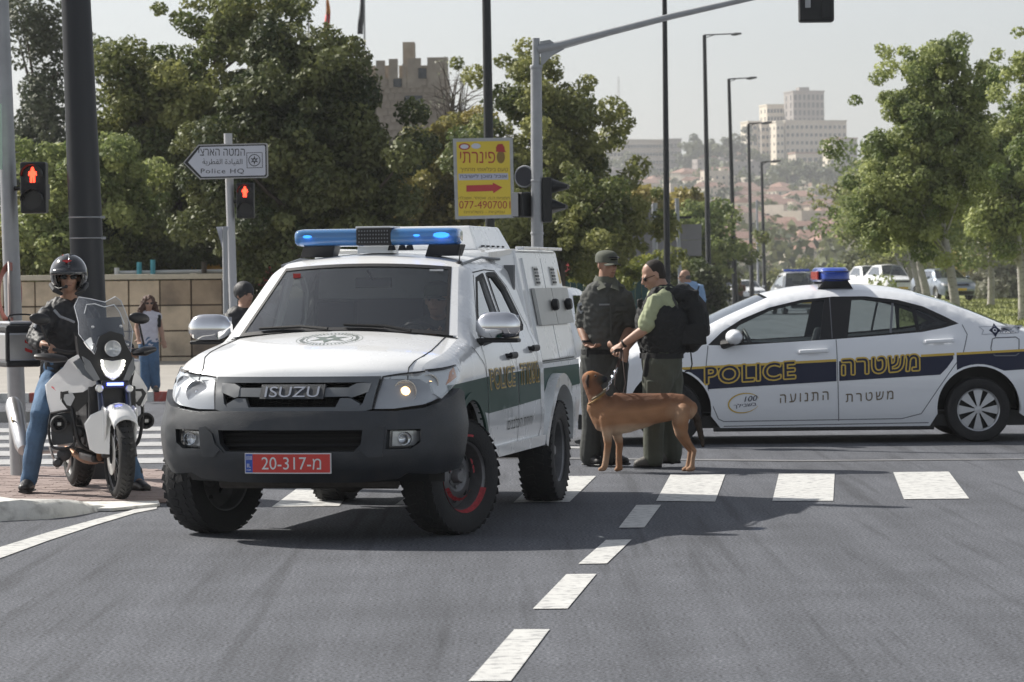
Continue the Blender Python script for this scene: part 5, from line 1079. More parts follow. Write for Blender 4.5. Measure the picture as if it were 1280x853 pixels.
# stripe: navy band with a gold line above it, broken at the door gaps and cut by the arches
zt = lambda y: .70+(y-.1)*.043; zb2 = lambda y: .505+(y-.1)*.052
for sg, sd_ in ((1, cL), (-1, cR2)):
    for a, b in ((.0, .335), (.355, 1.545), (1.57, 2.63), (2.66, 3.60)):
        n_ = max(2, int((b-a)/.06)); top_ = [(a+(b-a)*i/n_, zt(a+(b-a)*i/n_)) for i in range(n_+1)]; bot_ = []
        for i in range(n_, -1, -1):
            y = a+(b-a)*i/n_; z = zb2(y)
            for cy in (FY, RY):
                d = .405**2-(y-cy)**2
                if d > 0: z = max(z, CZ+.02+math.sqrt(d))
            if a == 2.66: z = max(z, .0)
            if b == 2.63 and y > 2.47: z = max(z, .60+(y-2.5)*1.35)
            bot_.append((y, min(z, zt(y)-.004)))
        mb = MB(); panel(mb, top_+bot_, sd_, .003, 0, .07); mb.build('side_stripe', M_navy, CAR, 50)
        if a != 1.57:
            mb = MB(); panel(mb, top_+[(y, z+.022) for y, z in top_[::-1]], sd_, .0035, 0, .07); mb.build('gold_line', M_gold, CAR, 50)
    mb = MB(); g0, g1 = (2.33, 2.64); panel(mb, [(g0, zt(g0)), (g1, zt(g1)), (g1, zt(g1)+.022), (g0, zt(g0)+.022)], sd_, .0035, 0, .07); mb.build('gold_line', M_gold, CAR, 50)
    def tl(y0, y1, z0, z1, k=.055):
        def f(a, b, o): yy = a if sg > 0 else y0+y1-a; return sd_(yy, b+(yy-(y0+y1)/2)*k, o)
        return f
    for word, y0, y1, z0, z1 in (('POLICE', .33, 1.16, .59, .745), ('הרטשמ', 1.60, 2.31, .655, .80)):
        f = tl(y0, y1, z0, z1); mb = MB(); outline_letters(mb, word, (y0, z0, y1, z1), f, .005, .014, bold=.035, spacing=1.06); mb.build('side_lettering_outline', M_gold, CAR, 0)
        mb = MB(); letters(mb, word, (y0, z0, y1, z1), f, .0072, .035, spacing=1.06); mb.build('side_lettering', M_navy, CAR, 0)
    for word, y0, y1 in (('תרטשמ', 1.63, 2.07), ('העונתה', 1.02, 1.47)):
        mb = MB(); f = tl(y0, y1, .40, .48, .06); letters(mb, word, (y0, .395, y1, .475), f, .004, .035, spacing=1.35)
        mb.build('small_lettering', mat('brown_lettering', (.14, .10, .05), .4), CAR, 0)
    f = tl(.53, .83, .3, .5, .1)
    mb = MB()
    for k in range(26):
        a0 = R(20+k*12); a1 = R(20+(k+1)*12); th = .012*math.sin(PI*(k+.5)/26)+.002; panel(mb, [(.69+.14*math.cos(a0), .385+.085*math.sin(a0)), (.69+.14*math.cos(a1), .385+.085*math.sin(a1)), (.69+(.14+th)*math.cos(a1), .385+(.085+th)*math.sin(a1)), (.69+(.14+th)*math.cos(a0), .385+(.085+th)*math.sin(a0))], f, .004, 0, .1)
    mb.build('number_logo_ring', M_gold, CAR, 0)
    mb = MB(); letters(mb, '100', (.69, .395, .81, .445), f, .005, .04, shear=.2); letters(mb, 'ךליבשב', (.59, .34, .80, .385), f, .005, .01); mb.build('number_logo', M_navy, CAR, 0)
    # emblem on the rear wing
    f = tl(2.9, 3.2, .9, 1.1, .05); e0 = 3.03; ez = 1.035
    if sg < 0: e0 = 3.07
    f = sd_; mb = MB(); panel(mb, [(e0-.13, ez-.04), (e0-.11, ez-.0), (e0-.15, ez+.035), (e0+.27, ez+.045), (e0+.22, ez-.03)], f, .003, 0, .08); mb.build('emblem_plate', mat('pale_grey_print', (.42, .44, .48), .35), CAR, 0)
    mb = MB(); panel(mb, [(e0-.12, ez-.034), (e0-.10, ez-.0), (e0-.135, ez+.029), (e0+.255, ez+.039), (e0+.215, ez-.024)], f, .004, 0, .08); mb.build('emblem_field', M_cwhite, CAR, 0)
    mb = MB(); panel(mb, [[(e0-.055, ez), (e0-.02, ez+.03), (e0, ez+.065), (e0+.02, ez+.03), (e0+.055, ez), (e0+.02, ez-.03), (e0, ez-.065), (e0-.02, ez-.03)], circ(e0, ez, .021, 14)], f, .006, 0, .05)
    for z in (.022, .008): panel(mb, [(e0+.06, ez+z), (e0+.24, ez+z+.004), (e0+.235, ez+z-.008), (e0+.06, ez+z-.010)], f, .006, 0, .08)
    letters(mb, 'הרטשמ', (e0+.05, ez-.026, e0+.20, ez-.006), f, .006, .03); panel(mb, circ(e0, ez, .010, 10), f, .006, 0, .05); mb.build('emblem', M_navy, CAR, 0)
# lamps, mirrors, underside
for sg in (1, -1):
    mb = MB(); panel(mb, [(sg*.42, .60), (sg*.46, .66), (sg*.70, .70), (sg*.95, .735), (sg*.98, .70), (sg*.82, .63)], lambda a, z, o: CS.front(a, z, .01+o), 0, .03, .05); mb.build('headlight', M_lens, CAR, 50)
    mb = MB(); c = Vector((sg*.93, .60, 1.00)); mb.chain([c+Vector((-sg*.05, 0, -.005)), c, c+Vector((sg*.06, .01, 0))], [(.075, .060), (.085, .072), (.065, .055)], 16, ref=(0, 0, 1)); mr = mb.build('mirror', M_cwhite, CAR, 60)
    mb = MB(); mb.tube([c+Vector((0, .0, -.05)), (sg*.84, .50, .93)], [.03, .045], 8); mb.box(c+Vector((0, .075, -.0)), (.14, .012, .11)); mb.build('mirror_arm', M_black, mr)
    for cy in (FY, RY): wheel(CAR, (sg*.765, cy, CZ), CR_, .20, 'cover', sg, 0, rimr=.205, spokes=8)
    mb = MB(); mb.box((sg*.80, 1.43, .145), (.06, 2.05, .05)); mb.build('sill', M_black, CAR, 0, bevel=.01)
mb = MB(); mb.box((0, 1.35, .22), (1.5, 4.4, .14)); mb.tube([(-.3, 2.2, .15), (-.3, 3.5, .2)], .04, 8); mb.box((.2, 3.2, .2), (.4, .3, .12)); mb.build('underbody', M_black, CAR, 0)
mb = MB(); CS.strip(mb, 0, 16, -.55, .55, .28, .78, (0, -.012, 0)); mb.build('grille', M_black, CAR, 50)
# seats, wheel and lining
for x in (-.36, .36):
    mb = MB(); mb.box((x, 1.15, .50), (.48, .5, .14)); mb.box((x, 1.47, .78), (.46, .13, .56), Matrix.Rotation(R(-16), 3, 'X')); mb.box((x, 1.60, 1.10), (.26, .09, .18), Matrix.Rotation(R(-10), 3, 'X')); mb.build('front_seat', M_seat, CAR, 30, bevel=.035)
mb = MB(); mb.box((0, 2.2, .52), (1.35, .5, .14)); mb.box((0, 2.52, .82), (1.3, .14, .52), Matrix.Rotation(R(-20), 3, 'X')); mb.build('rear_seat', M_seat, CAR, 30, bevel=.03)
mb = MB(); mb.add([(-.80, .2, .90), (.80, .2, .90), (.72, .62, .92), (-.72, .62, .92), (-.72, .66, .6), (.72, .66, .6)], [(0, 1, 2, 3), (3, 2, 5, 4)]); mb.box((0, 2.9, .97), (1.2, .5, .02)); mb.box((0, 1.5, .28), (1.5, 2.6, .03)); mb.build('cabin_lining', M_int, CAR, 0)
mb = MB(); c = Vector((.36, .80, .90)); Mx = look_m(c, (0, .9, .42)); mb.tube([Mx @ Vector((.18*math.cos(a), .18*math.sin(a), 0)) for a in [2*PI*k/24 for k in range(25)]], .013, 6, caps=False); mb.tube([Mx @ Vector((-.17, 0, 0)), Mx @ Vector((.17, 0, 0))], .018, 6); mb.build('steering_wheel', M_black, CAR)
mb = MB(); mb.tube([(.0, 1.15, 1.36), (.0, 1.13, 1.30)], .01, 6); mb.box((0, 1.12, 1.29), (.22, .02, .06)); mb.build('rear_view_mirror', M_black, CAR)
# roof light
lb2 = bpy.data.objects.new('roof_light', None); col.objects.link(lb2); lb2.parent = CAR; lb2.location = (0, 1.58, 1.49)
mb = MB(); rows = []
M_bdome = mat('blue_lamp_dome', (.02, .07, .42), .12, coat=.6, bump=.5, bs=25, stretch=(8, 1, 1))
for z, f in ((.012, .90), (.03, 1.0), (.085, 1.0), (.105, .97), (.13, .90), (.145, .80)): rows.append([Vector((.52*f*(abs(math.cos(t))**.35)*math.copysign(1, math.cos(t)), .155*f*(abs(math.sin(t))**.55)*math.copysign(1, math.sin(t)), z)) for t in [2*PI*k/40 for k in range(41)]])
mb.grid(rows); k = len(mb.V)-41; mb.F.append(tuple(range(k, k+40))); mb.M.append(0); mb.build('blue_dome', M_bdome, lb2, 40)
mb = MB()
for z in (.03, .105): mb.tube([Vector((.525*(abs(math.cos(t))**.35)*math.copysign(1, math.cos(t)), .158*(abs(math.sin(t))**.55)*math.copysign(1, math.sin(t)), z)) for t in [2*PI*k/40 for k in range(41)]], .006, 5, caps=False)
mb.build('dome_ring', mat('dark_blue_plastic', (.01, .02, .09), .3), lb2)
mb = MB(); mb.box((.15, -.158, .07), (.6, .022, .08)); mb.build('red_lens', M_redl, lb2, 0, bevel=.015)
mb = MB(); mb.add([(-.45, -.16, -.055), (.45, -.16, -.055), (.45, .17, -.055), (-.45, .17, -.055), (-.48, -.10, .02), (.48, -.10, .02), (.48, .12, .02), (-.48, .12, .02)], [(0, 1, 5, 4), (1, 2, 6, 5), (2, 3, 7, 6), (3, 0, 4, 7), (4, 5, 6, 7)]); mb.build('light_foot', M_black, lb2, 0)
# ---------------------------------------------------------------- parked and passing cars in the distance
def far_car(label, px, Y, rz, paint, style='saloon', plate=True, z=None, bar=False, zoff=0, cat='car'):
    p = P(px, 350, Y); t = thing('parked_car', label, cat, (p.x, Y, float(gz(p.x, Y))+zoff), rz, None)
    H = 1.46 if style == 'saloon' else 1.75; hb_ = .95 if style == 'saloon' else 1.08; w0 = .88; L = 4.4
    secs = [[(.06, .22, .12, 0), (0, .45, .16, 0), (.03, .66, .16, 0), (.14, hb_-.15, .14, .02)], [(.14, hb_-.15, .14, .02), (.6, hb_-.04, .1, .04), (1.15, hb_+.04, .06, .05)], [(1.15, hb_+.05, .06, .04), (1.85, H-.06, .06, .04)],
            [(1.85, H-.06, .06, .04), (2.5, H-.02, 0, .05), (3.2, H-.05, 0, .05)], [(3.2, H-.05, 0, .05), (3.95 if style == 'saloon' else 4.0, hb_+.12, -.05, .03)], [(3.95 if style == 'saloon' else 4.0, hb_+.12, -.05, .03), (L-.05, hb_+.02, -.08, .02), (L, .6, -.1, 0), (L-.08, .25, -.08, 0)]]
    sil_ = []
    for q in secs[1:5]: sil_ += [(r[0], r[1]) for r in q]
    dd = polydist(sil_)
    def W(y, z):
        w_ = float(np.interp(z, [.2, .6, hb_-.08, hb_+.1, H-.05, H+.2], [.84, .88, .86, .76, .60, .5]))
        if y < .5: w_ -= .16*((.5-y)/.5)**2
        if y > L-.5: w_ -= .12*(min(1, (y-L+.5)/.5))**2
        if z > .6: d = dd(y, z); w_ -= .05*(1-min(d, .07)/.07)**2
        return w_
    S = Shell(secs, W, 2.6, 2)
    mb = MB()
    for k in (0, 1, 3, 5): S.strip(mb, k, 12)
    for s_ in (-1, 1):
        sd_ = S.side(s_); full = S.sil(0, 6); o_ = full+[(3.95, .25)]+arch(3.45, .32, .36, 0, 180, 10)+[(3.0, .22), (1.3, .22)]+arch(.85, .32, .36, 0, 180, 10)
        g_ = [(1.45, hb_+.08), (1.95, H-.13), (3.05, H-.12), (3.55, hb_+.14)]; panel(mb, [o_, g_], sd_, 0, 0, .16)
    mb.build('body', paint, t, 45)
    for s_ in (-1, 1): mb = MB(); panel(mb, [(1.45, hb_+.08), (1.95, H-.13), (3.05, H-.12), (3.55, hb_+.14)], S.side(s_), -.01, 0, .3); mb.build('side_window', G_side, t, 0)
    mb = MB(); S.strip(mb, 2, 10, -.95, .95); mb.build('windscreen', G_wind, t, 50); mb = MB(); S.strip(mb, 4, 8, -.9, .9); mb.build('rear_window', G_side, t, 50)
    for a_, b_ in ((-1, -.95), (.95, 1)): mb = MB(); S.strip(mb, 2, 1, a_, b_); S.strip(mb, 4, 1, a_, b_*.9 if b_ < 0 else b_); mb.build('pillar', paint, t, 40)
    mb = MB(); mb.box((0, 2.1, .5), (1.5, 3.2, .3)); mb.box((0, 1.5, hb_-.12), (1.4, .5, .1))
    for x in (-.36, .36): mb.box((x, 2.2, hb_), (.42, .14, .55)); mb.box((x, 2.25, hb_+.34), (.24, .09, .14))
    mb.build('interior', M_int, t, 0)
    for s_ in (-1, 1):
        mb = MB(); panel(mb, [(s_*.48, hb_-.30), (s_*.46, hb_-.20), (s_*.72, hb_-.17), (s_*.90, hb_-.16), (s_*.86, hb_-.25), (s_*.70, hb_-.31)], lambda a, z, o: S.front(a, z, .012+o), 0, .02, .08); mb.build('headlight', M_lens, t, 50)
        for cy in (.85, 3.45): wheel(t, (s_*.76, cy, .32), .32, .2, 'alloy', s_, 0, rimr=.21, spokes=7)
        mb = MB(); mb.ball((s_*.97, 1.5, hb_+.1), (.11, .06, .07), 10); mb.build('mirror', paint, t)
    mb = MB(); panel(mb, [(-.42, hb_-.28), (.42, hb_-.28), (.38, hb_-.19), (-.38, hb_-.19)], lambda a, z, o: S.front(a, z, .01+o), 0, .02, .1); mb.build('grille', M_black, t, 40)
    mb = MB(); panel(mb, [(-.62, .26), (.62, .26), (.70, .42), (-.70, .42)], lambda a, z, o: S.front(a, z, .012+o), 0, .02, .12); mb.build('lower_intake', M_black, t, 40)
    if plate: mb = MB(); panel(mb, [(-.26, .45), (.26, .45), (.26, .56), (-.26, .56)], lambda a, z, o: S.front(a, z, .03+o), 0, .015, .2); mb.build('number_plate', mat('plate_yellow', (.75, .48, .04), .4), t, 0)
    if bar: mb = MB(); mb.box((0, 2.3, H+.07), (1.1, .26, .10)); mb.build('light_bar', M_bdome, t, 0, bevel=.03)
    return t
M_silver = mat('silver_blue_paint', (.24, .28, .33), .3, .5, coat=.7)
far_car('silver blue saloon with a yellow plate parked among the tree trunks on the right', 1200, 145, R(13), M_silver, zoff=.4)
far_car('white hatchback half hidden by the thin trunks on the right', 1128, 168, R(12), M_white, 'suv', zoff=.4)
far_car('white car furthest left of the two behind the roof light on the right', 1101, 185, R(12), M_white, 'suv', zoff=.4)
far_car('white car nearer the road centre in the oncoming pair', 942, 205, R(8), M_white, zoff=-.1)
far_car('white car behind the two walkers, left of the oncoming pair', 919, 215, R(10), M_white, zoff=-.05)
far_car('white police van with a dark blue bar on its roof beyond the police saloon', 1008, 132, R(5), M_white, 'suv', bar=True, cat='police van')
far_car('white car with a red tail light glimpsed between truck and first officer', 702, 45, R(170), M_white, 'saloon', plate=False)
# ================================================================ PEOPLE AND DOG
M_skin = mat('skin', (.40, .235, .165), .55, var=.08, vs=20); M_skin2 = mat('skin_tanned', (.33, .185, .125), .55, var=.08, vs=20)
M_hair = mat('dark_hair', (.022, .016, .012), .8, var=.3, vs=120, bump=.6, bs=200)
M_brownhair = mat('brown_hair', (.07, .03, .018), .7, var=.4, vs=60, bump=.8, bs=90, stretch=(1, 1, .3))
M_uni = mat('uniform_shirt', (.066, .069, .064), .85, var=.12, vs=9, bump=.5, bs=35); M_unip = mat('uniform_trousers', (.056, .059, .055), .85, var=.12, vs=9, bump=.5, bs=35)
M_cap = mat('cap_cloth', (.085, .092, .072), .85, var=.1, vs=20); M_olive = mat('olive_trousers', (.072, .078, .060), .85, var=.15, vs=7, bump=.5, bs=30)
M_tee = mat('pale_green_shirt', (.31, .34, .21), .85, var=.08, vs=9, bump=.4, bs=30); M_vest = mat('black_webbing', (.010, .011, .012), .8, var=.3, vs=30, bump=.8, bs=70)
M_boot = mat('boot_leather', (.014, .013, .013), .45, bump=.4, bs=60); M_boot2 = mat('grey_boot_leather', (.10, .095, .085), .6, bump=.4, bs=60)
M_denim = mat('blue_denim', (.075, .145, .25), .85, var=.25, vs=7, bump=.5, bs=60); M_blouse = mat('white_cotton', (.62, .60, .66), .8, bump=.3, bs=30)
M_jack = mat('black_jacket', (.016, .017, .020), .6, var=.2, vs=8, bump=.7, bs=30); M_bluesh = mat('light_blue_shirt', (.26, .40, .60), .8, bump=.3, bs=25)
M_glassb = mat('dark_sunglasses', (.006, .006, .007), .12)
def frame(fwd, up=(0, 0, 1)):
    f = Vector(fwd).normalized(); r = f.cross(Vector(up)).normalized(); u = r.cross(f); return Matrix((r, f, u)).transposed()      # columns: right, forward, up
def head_prims(mb, c, F, s=1.0, ears=True):
    g = lambda x, y, z: Vector(c)+F @ (Vector((x, y, z))*s)
    b = lambda p, r: mb.ball(g(*p), tuple(q*s for q in r), 14, rot=F)
    b((0, -.014, .028), (.074, .094, .086)); b((0, .018, -.03), (.062, .072, .080)); b((0, .035, -.084), (.044, .046, .034)); b((0, .0, -.07), (.056, .06, .04))
    mb.chain([g(0, .086, .006), g(0, .106, -.030)], [.009*s, .014*s], 8); mb.chain([g(-.042, .072, .014), g(0, .082, .012), g(.042, .072, .014)], [.012*s]*3, 8)
    mb.chain([g(-.020, .086, -.058), g(.020, .086, -.058)], [.009*s]*2, 8); mb.chain([g(-.018, .084, -.070), g(.018, .084, -.070)], [.009*s]*2, 8); b((.036, .05, -.025), (.024, .028, .022)); b((-.036, .05, -.025), (.024, .028, .022))
    if ears:
        for e in (-1, 1): b((e*.076, -.006, -.012), (.009, .019, .031))
def face_parts(par, c, F, s=1.0, glasses=False):
    g = lambda x, y, z: Vector(c)+F @ (Vector((x, y, z))*s)
    if not glasses:
        for e in (-1, 1):
            mb = MB(); mb.ball(g(e*.031, .079, -.004), (.011*s, .008*s, .006*s), 8, rot=F); mb.build('eye', mat('dark_eye', (.03, .02, .015), .3), par)
            mb = MB(); mb.chain([g(e*.016, .088, .017), g(e*.046, .077, .018)], [.004*s, .003*s], 6); mb.build('eyebrow', M_hair, par)
    else:
        mb = MB()
        for e in (-1, 1): mb.ball(g(e*.033, .086, -.004), (.028*s, .010*s, .018*s), 10, rot=F); mb.chain([g(e*.055, .078, .002), g(e*.078, .0, .0)], [.003*s]*2, 5)
        mb.chain([g(-.01, .093, 0), g(.01, .093, 0)], [.003*s]*2, 5); mb.build('sunglasses', M_glassb, par)
    mb = MB(); mb.chain([g(-.020, .093, -.064), g(.020, .093, -.064)], [.003*s]*2, 6); mb.build('mouth', mat('lip', (.17, .06, .05), .5), par)
def hand_prims(mb, w_, d, n, curl=.5, s=1.0, thumb=1):
    w_ = Vector(w_); d = Vector(d).normalized(); n = Vector(n); n = (n-d*n.dot(d)).normalized(); sd = d.cross(n)
    mb.chain([w_, w_+d*.045*s, w_+d*.080*s], [(.026*s, .020*s), (.040*s, .015*s), (.042*s, .012*s)], 10, ref=n)
    for i, (o_, L) in enumerate(((-.032, .060), (-.011, .074), (.011, .078), (.032, .070))):
        a = w_+d*.084*s+sd*o_*s; c_ = curl*(1+.12*i-.1); p = [a]; ang = 0
        for q in range(3): ang += c_*.75; p.append(p[-1]+(d*math.cos(ang)+n*math.sin(ang))*L*s*(.42, .33, .25)[q])
        mb.chain(p, [.0095*s, .009*s, .0085*s, .0075*s], 7)
    a = w_+d*.028*s+sd*thumb*.036*s; mb.chain([a, a+(d*.6+sd*thumb*.8+n*.25).normalized()*.032*s, a+(d*.95+sd*thumb*.55+n*.5).normalized()*.062*s], [.012*s, .011*s, .009*s], 7)
def torso(mb, J, e=0, f=(0, -1, 0), w_=1.0, lo=0.0, up=1.0):
    P_ = [J['pel']+Vector((0, 0, -.07)), J['pel'], J['waist'], J['chest'], J['chest'].lerp(J['neck'], .62), J['neck']]
    Rr = [(.135, .10), (.165, .115), (.150, .108), (.178, .122), (.155, .098), (.075, .070)]
    Rr = [(a*w_+e, b*w_+e) for a, b in Rr]; i0 = int(lo); i1 = 6 if up >= 1 else int(up*6)
    mb.chain(P_[i0:i1], Rr[i0:i1], 18, ref=f)
def limb(mb, pts, rad, e=0, n=12, sub=3, t0=0.0, t1=1.0, ref=(0, -1, 0)):
    q = [Vector((*p, r)) for p, r in zip(pts, rad)]; c = []
    for i in range(len(q)-1):
        for j in range(sub): c.append(q[i].lerp(q[i+1], j/sub))
    c.append(q[-1]); k0 = int(t0*(len(c)-1)); k1 = int(math.ceil(t1*(len(c)-1))); c = c[k0:k1+1]
    mb.chain([Vector(v[:3]) for v in c], [v[3]+e for v in c], n, ref=ref)
HEM = .070
def person(label, base, J, f=(0, -1, 0), hdir=(0, -1, 0), skin=None, top=None, bot=None, boots=None, sleeve=.45, hands=None, w_=1.0, glasses=False, lw=1.0, fold=.0085, voxel=.0085, group=None, headless=False, legs=True, seed=1, cloth_e=.013, name='person', hs=1.0, neckup=True):
    base = Vector(base); J = {k: Vector(v)-base for k, v in J.items()}; t = thing(name, label, 'person', base, 0, group); skin = skin or M_skin; F = frame(hdir)
    mb = MB(); head_prims(mb, J['head'], F, hs); mb.chain([J['neck']+Vector((0, 0, -.02)), J['head']+F @ Vector((0, -.02, -.06))], [.058*w_, .052*w_], 12); torso(mb, J, 0, f, w_)
    for s_ in 'LR':
        if 'el'+s_ in J:
            limb(mb, [J['chest'].lerp(J['sh'+s_], .6)+Vector((0, 0, .05)), J['sh'+s_], J['sh'+s_].lerp(J['el'+s_], .35), J['el'+s_], J['el'+s_].lerp(J['wr'+s_], .3), J['wr'+s_]], [.055, .055, .052, .041, .042, .027])
            d, n, cu, th = (hands or {}).get(s_, (J['wr'+s_]-J['el'+s_], (0, -1, 0), .5, 1)); hand_prims(mb, J['wr'+s_], d, n, cu, 1.0, th)
        if legs and 'kn'+s_ in J:
            limb(mb, [J['hip'+s_], J['hip'+s_].lerp(J['kn'+s_], .4), J['kn'+s_], J['kn'+s_].lerp(J['an'+s_], .35), J['an'+s_]], [.085*w_, .08*w_, .056, .056, .038]); mb.chain([J['an'+s_], J['to'+s_]], [.036, .030], 10)
    me = fuse(mb, voxel, 2); meshobj('body', me, skin, t); face_parts(t, J['head'], F, hs, glasses)
    if top is not None:
        mb = MB(); torso(mb, J, cloth_e+.004, f, w_, up=.84)
        for s_ in 'LR':
            if 'el'+s_ in J:
                sl = sleeve if not isinstance(sleeve, dict) else sleeve[s_]
                limb(mb, [J['chest'].lerp(J['sh'+s_], .6)+Vector((0, 0, .05)), J['sh'+s_]+Vector((0, 0, .0)), J['sh'+s_].lerp(J['el'+s_], .5), J['el'+s_], J['el'+s_].lerp(J['wr'+s_], .5), J['wr'+s_]], [.062, .064, .066, .060, .050, .040], cloth_e*.6, t1=sl)
        meshobj('shirt' if top is not M_jack else 'jacket', fuse(mb, voxel, 1, fold, seed=seed), top, t)
    if bot is not None and legs:
        mb = MB(); P_ = [J['pel']+Vector((0, 0, -.09)), J['pel']+Vector((0, 0, -.01)), J['pel'].lerp(J['waist'], .55)]; mb.chain(P_, [(.15*w_+cloth_e, .11*w_+cloth_e), (.172*w_+cloth_e, .122*w_+cloth_e), (.158*w_+cloth_e, .115*w_+cloth_e)], 18, ref=f)
        for s_ in 'LR':
            if 'kn'+s_ in J: limb(mb, [J['hip'+s_], J['hip'+s_].lerp(J['kn'+s_], .4), J['kn'+s_], J['kn'+s_].lerp(J['an'+s_], .4), J['an'+s_]+Vector((0, 0, .0))], [.098*w_*lw, .092*w_*lw, .074*lw, .070*lw, HEM], cloth_e*lw)
        meshobj('trousers', fuse(mb, voxel, 1, fold, (8, 8, 7), seed=seed+5), bot, t)
    if boots is not None and legs:
        for s_ in 'LR':
            if 'an'+s_ not in J: continue
            a, b = J['an'+s_], J['to'+s_]; mb = MB(); d = (b-a); d.z = 0; d.normalize(); zf = b.z-.03; heel = Vector((a.x, a.y, zf+.045))-d*.035
            mb.chain([a+Vector((0, 0, .06)), Vector((a.x, a.y, zf+.06))], [.052, .050], 12); mb.chain([heel, Vector((a.x, a.y, zf+.05))+d*.07, Vector((b.x, b.y, zf+.035))], [(.042, .042), (.048, .046), (.046, .032)], 12, ref=(0, 0, 1))
            bo_ = meshobj('boot', fuse(mb, .008, 1), boots, t)
            mb = MB(); q = [heel-d*.03, Vector((b.x, b.y, 0))+d*.035]; mb.tube([Vector((q[0].x, q[0].y, zf+.008)), Vector((q[0].x, q[0].y, zf+.008)).lerp(Vector((q[1].x, q[1].y, zf+.008)), .6), Vector((q[1].x, q[1].y, zf+.01))], [(.040, .012), (.048, .012), (.036, .012)], 12, ref=(0, 0, 1)); mb.build('sole', M_black, bo_)
    return t, J, F
def PP(Y0): return lambda px, py, dy=0: P(px, py, Y0+dy)
# --- officer in cap, standing behind the dog
YA = G(748, 584).y+.05; q = PP(YA); bA = Vector((q(752, 584).x, YA, 0))
J = dict(head=q(759, 331), neck=q(757, 356), chest=q(757, 386), waist=q(756, 420), pel=q(756, 446), shL=q(737, 370, -.02), elL=q(727, 409, .02), wrL=q(733, 430, -.13), shR=q(781, 372, -.05), elR=q(788, 410, .0), wrR=q(775, 434, -.18),
         hipL=q(744, 455, .03), knL=q(741, 515, .02), anL=q(737, 570, .06), toL=q(750, 578, -.06), hipR=q(768, 455, -.02), knR=q(765, 515, -.04), anR=q(764, 569, .05), toR=q(781, 577, -.06))
tA, JA, FA = person('officer in grey uniform and cap facing the camera with one palm held open', bA, J, (.25, -1, 0), (.6, -1, -.05), M_skin2, M_uni, M_unip, M_boot, .50, {'L': ((.55, -.5, -.25), (.1, -.3, 1), .5, 1), 'R': ((-.6, -.5, -.1), (0, -.3, 1), .8, -1)}, 1.1, seed=3)
def cap(par, c, F, m, brim=True, visor=None):
    g = lambda x, y, z: Vector(c)+F @ Vector((x, y, z)); mb = MB(); rows = []
    for k in range(8):
        th = R(90)*(1-k/7); r = math.cos(th) if k else .0
        z = .035+.085*math.sin(th)**.75; rr = (1-math.sin(th)**3)**.5 if k < 7 else 1
        rows.append([g(.087*rr*math.cos(a), -.012+.108*rr*math.sin(a), z if k < 7 else .018) for a in [2*PI*j/28 for j in range(29)]])
    mb.grid(rows); mb.build('cap_crown', m, par, 60)
    if brim:
        mb = MB(); rows = []
        for k in range(5):
            rr = k/4; rows.append([g((.078+.004*rr)*math.sin(a)*(1-.1*rr), .060+.035*math.cos(a)*1.0+.070*rr*math.cos(a)**.8, .022-.012*rr-.018*abs(math.sin(a))**2) for a in [R(-82+164*j/14) for j in range(15)]])
        mb.grid(rows); mb.build('cap_peak', m, par, 60, solid=.006)
cap(tA, JA['head'], FA, M_cap)
g = lambda x, y, z: JA['head']+FA @ Vector((x, y, z))
mb = MB(); mb.chain([g(-.05, .094, .062), g(0, .106, .066), g(.05, .094, .062)], [(.014, .006)]*3, 8); mb.chain([g(-.03, .101, .045), g(.03, .101, .045)], [(.004, .004)]*2, 5); mb.build('sunglasses', M_glassb, tA)
mb = MB(); mb.box(JA['pel']+Vector((0, 0, .035)), (.01, .01, .01)); mb.V = []; mb.F = []; mb.M = []
mb.tube([JA['pel']+Vector((0, 0, .022)), JA['pel']+Vector((0, 0, .062))], [(.200, .152)]*2, 28, ref=(.25, -1, 0)); mb.build('belt', M_vest, tA, 50)
c = JA['pel']+Vector((.06, -.13, .045)); mb = MB(); mb.box(c, (.04, .02, .035)); mb.box(JA['pel']+Vector((-.12, -.10, .04)), (.07, .05, .08)); mb.build('belt_pouch', M_vest, tA, 0, bevel=.008)
# collar, pocket flaps, name strip, shoulder badge
for s_ in (-1, 1):
    mb = MB(); n_ = JA['neck']+Vector((0, -.02, .05)); mb.add([n_+Vector((s_*.075, .03, .03)), n_+Vector((s_*.02+.02, -.125, -.075)), n_+Vector((s_*.085+.02, -.125, -.10)), n_+Vector((s_*.10, .01, -.02))], [(0, 1, 2, 3)]); mb.build('collar', M_cap, tA, 0, solid=.006)
c = JA['chest']+Vector((.035, -.160, -.0))
for dx in (-.085, .09): mb = MB(); mb.box(c+Vector((dx, abs(dx)*.25, .0)), (.10, .014, .035), Matrix.Rotation(R(dx*120), 3, 'Z')); mb.build('pocket_flap', M_uni, tA, 0, bevel=.004)
mb = MB(); mb.box(c+Vector((.0, -.006, -.05)), (.012, .01, .34)); mb.build('button_placket', M_uni, tA, 0)
mb = MB(); mb.box(c+Vector((-.05, -.002, .035)), (.085, .008, .014)); mb.build('name_strip', mat('grey_thread', (.20, .21, .22), .7), tA, 0)
c = JA['shL'].lerp(JA['elL'], .38)+Vector((-.045, -.058, 0)); Mx = look_m(c, (-.55, -1, .08)); mb = MB(); mb.prism([(-.035, .03), (0, .045), (.035, .03), (.033, -.015), (0, -.05), (-.033, -.015)], -.008, .004, Mx); mb.build('shoulder_badge', mat('badge_thread', (.26, .28, .30), .7), tA, 0)
mb = MB(); mb.prism([(-.018, .012), (0, .022), (.018, .012), (.014, -.01), (0, -.028), (-.014, -.01)], .004, .006, Mx); mb.build('badge_centre', M_vest, tA, 0)
mb = MB(); mb.tube([JA['wrL']+Vector((0, 0, .012)), JA['wrL']-Vector((0, 0, -.03))], [(.038, .036)]*2, 14); mb.build('wristwatch', M_vest, tA)
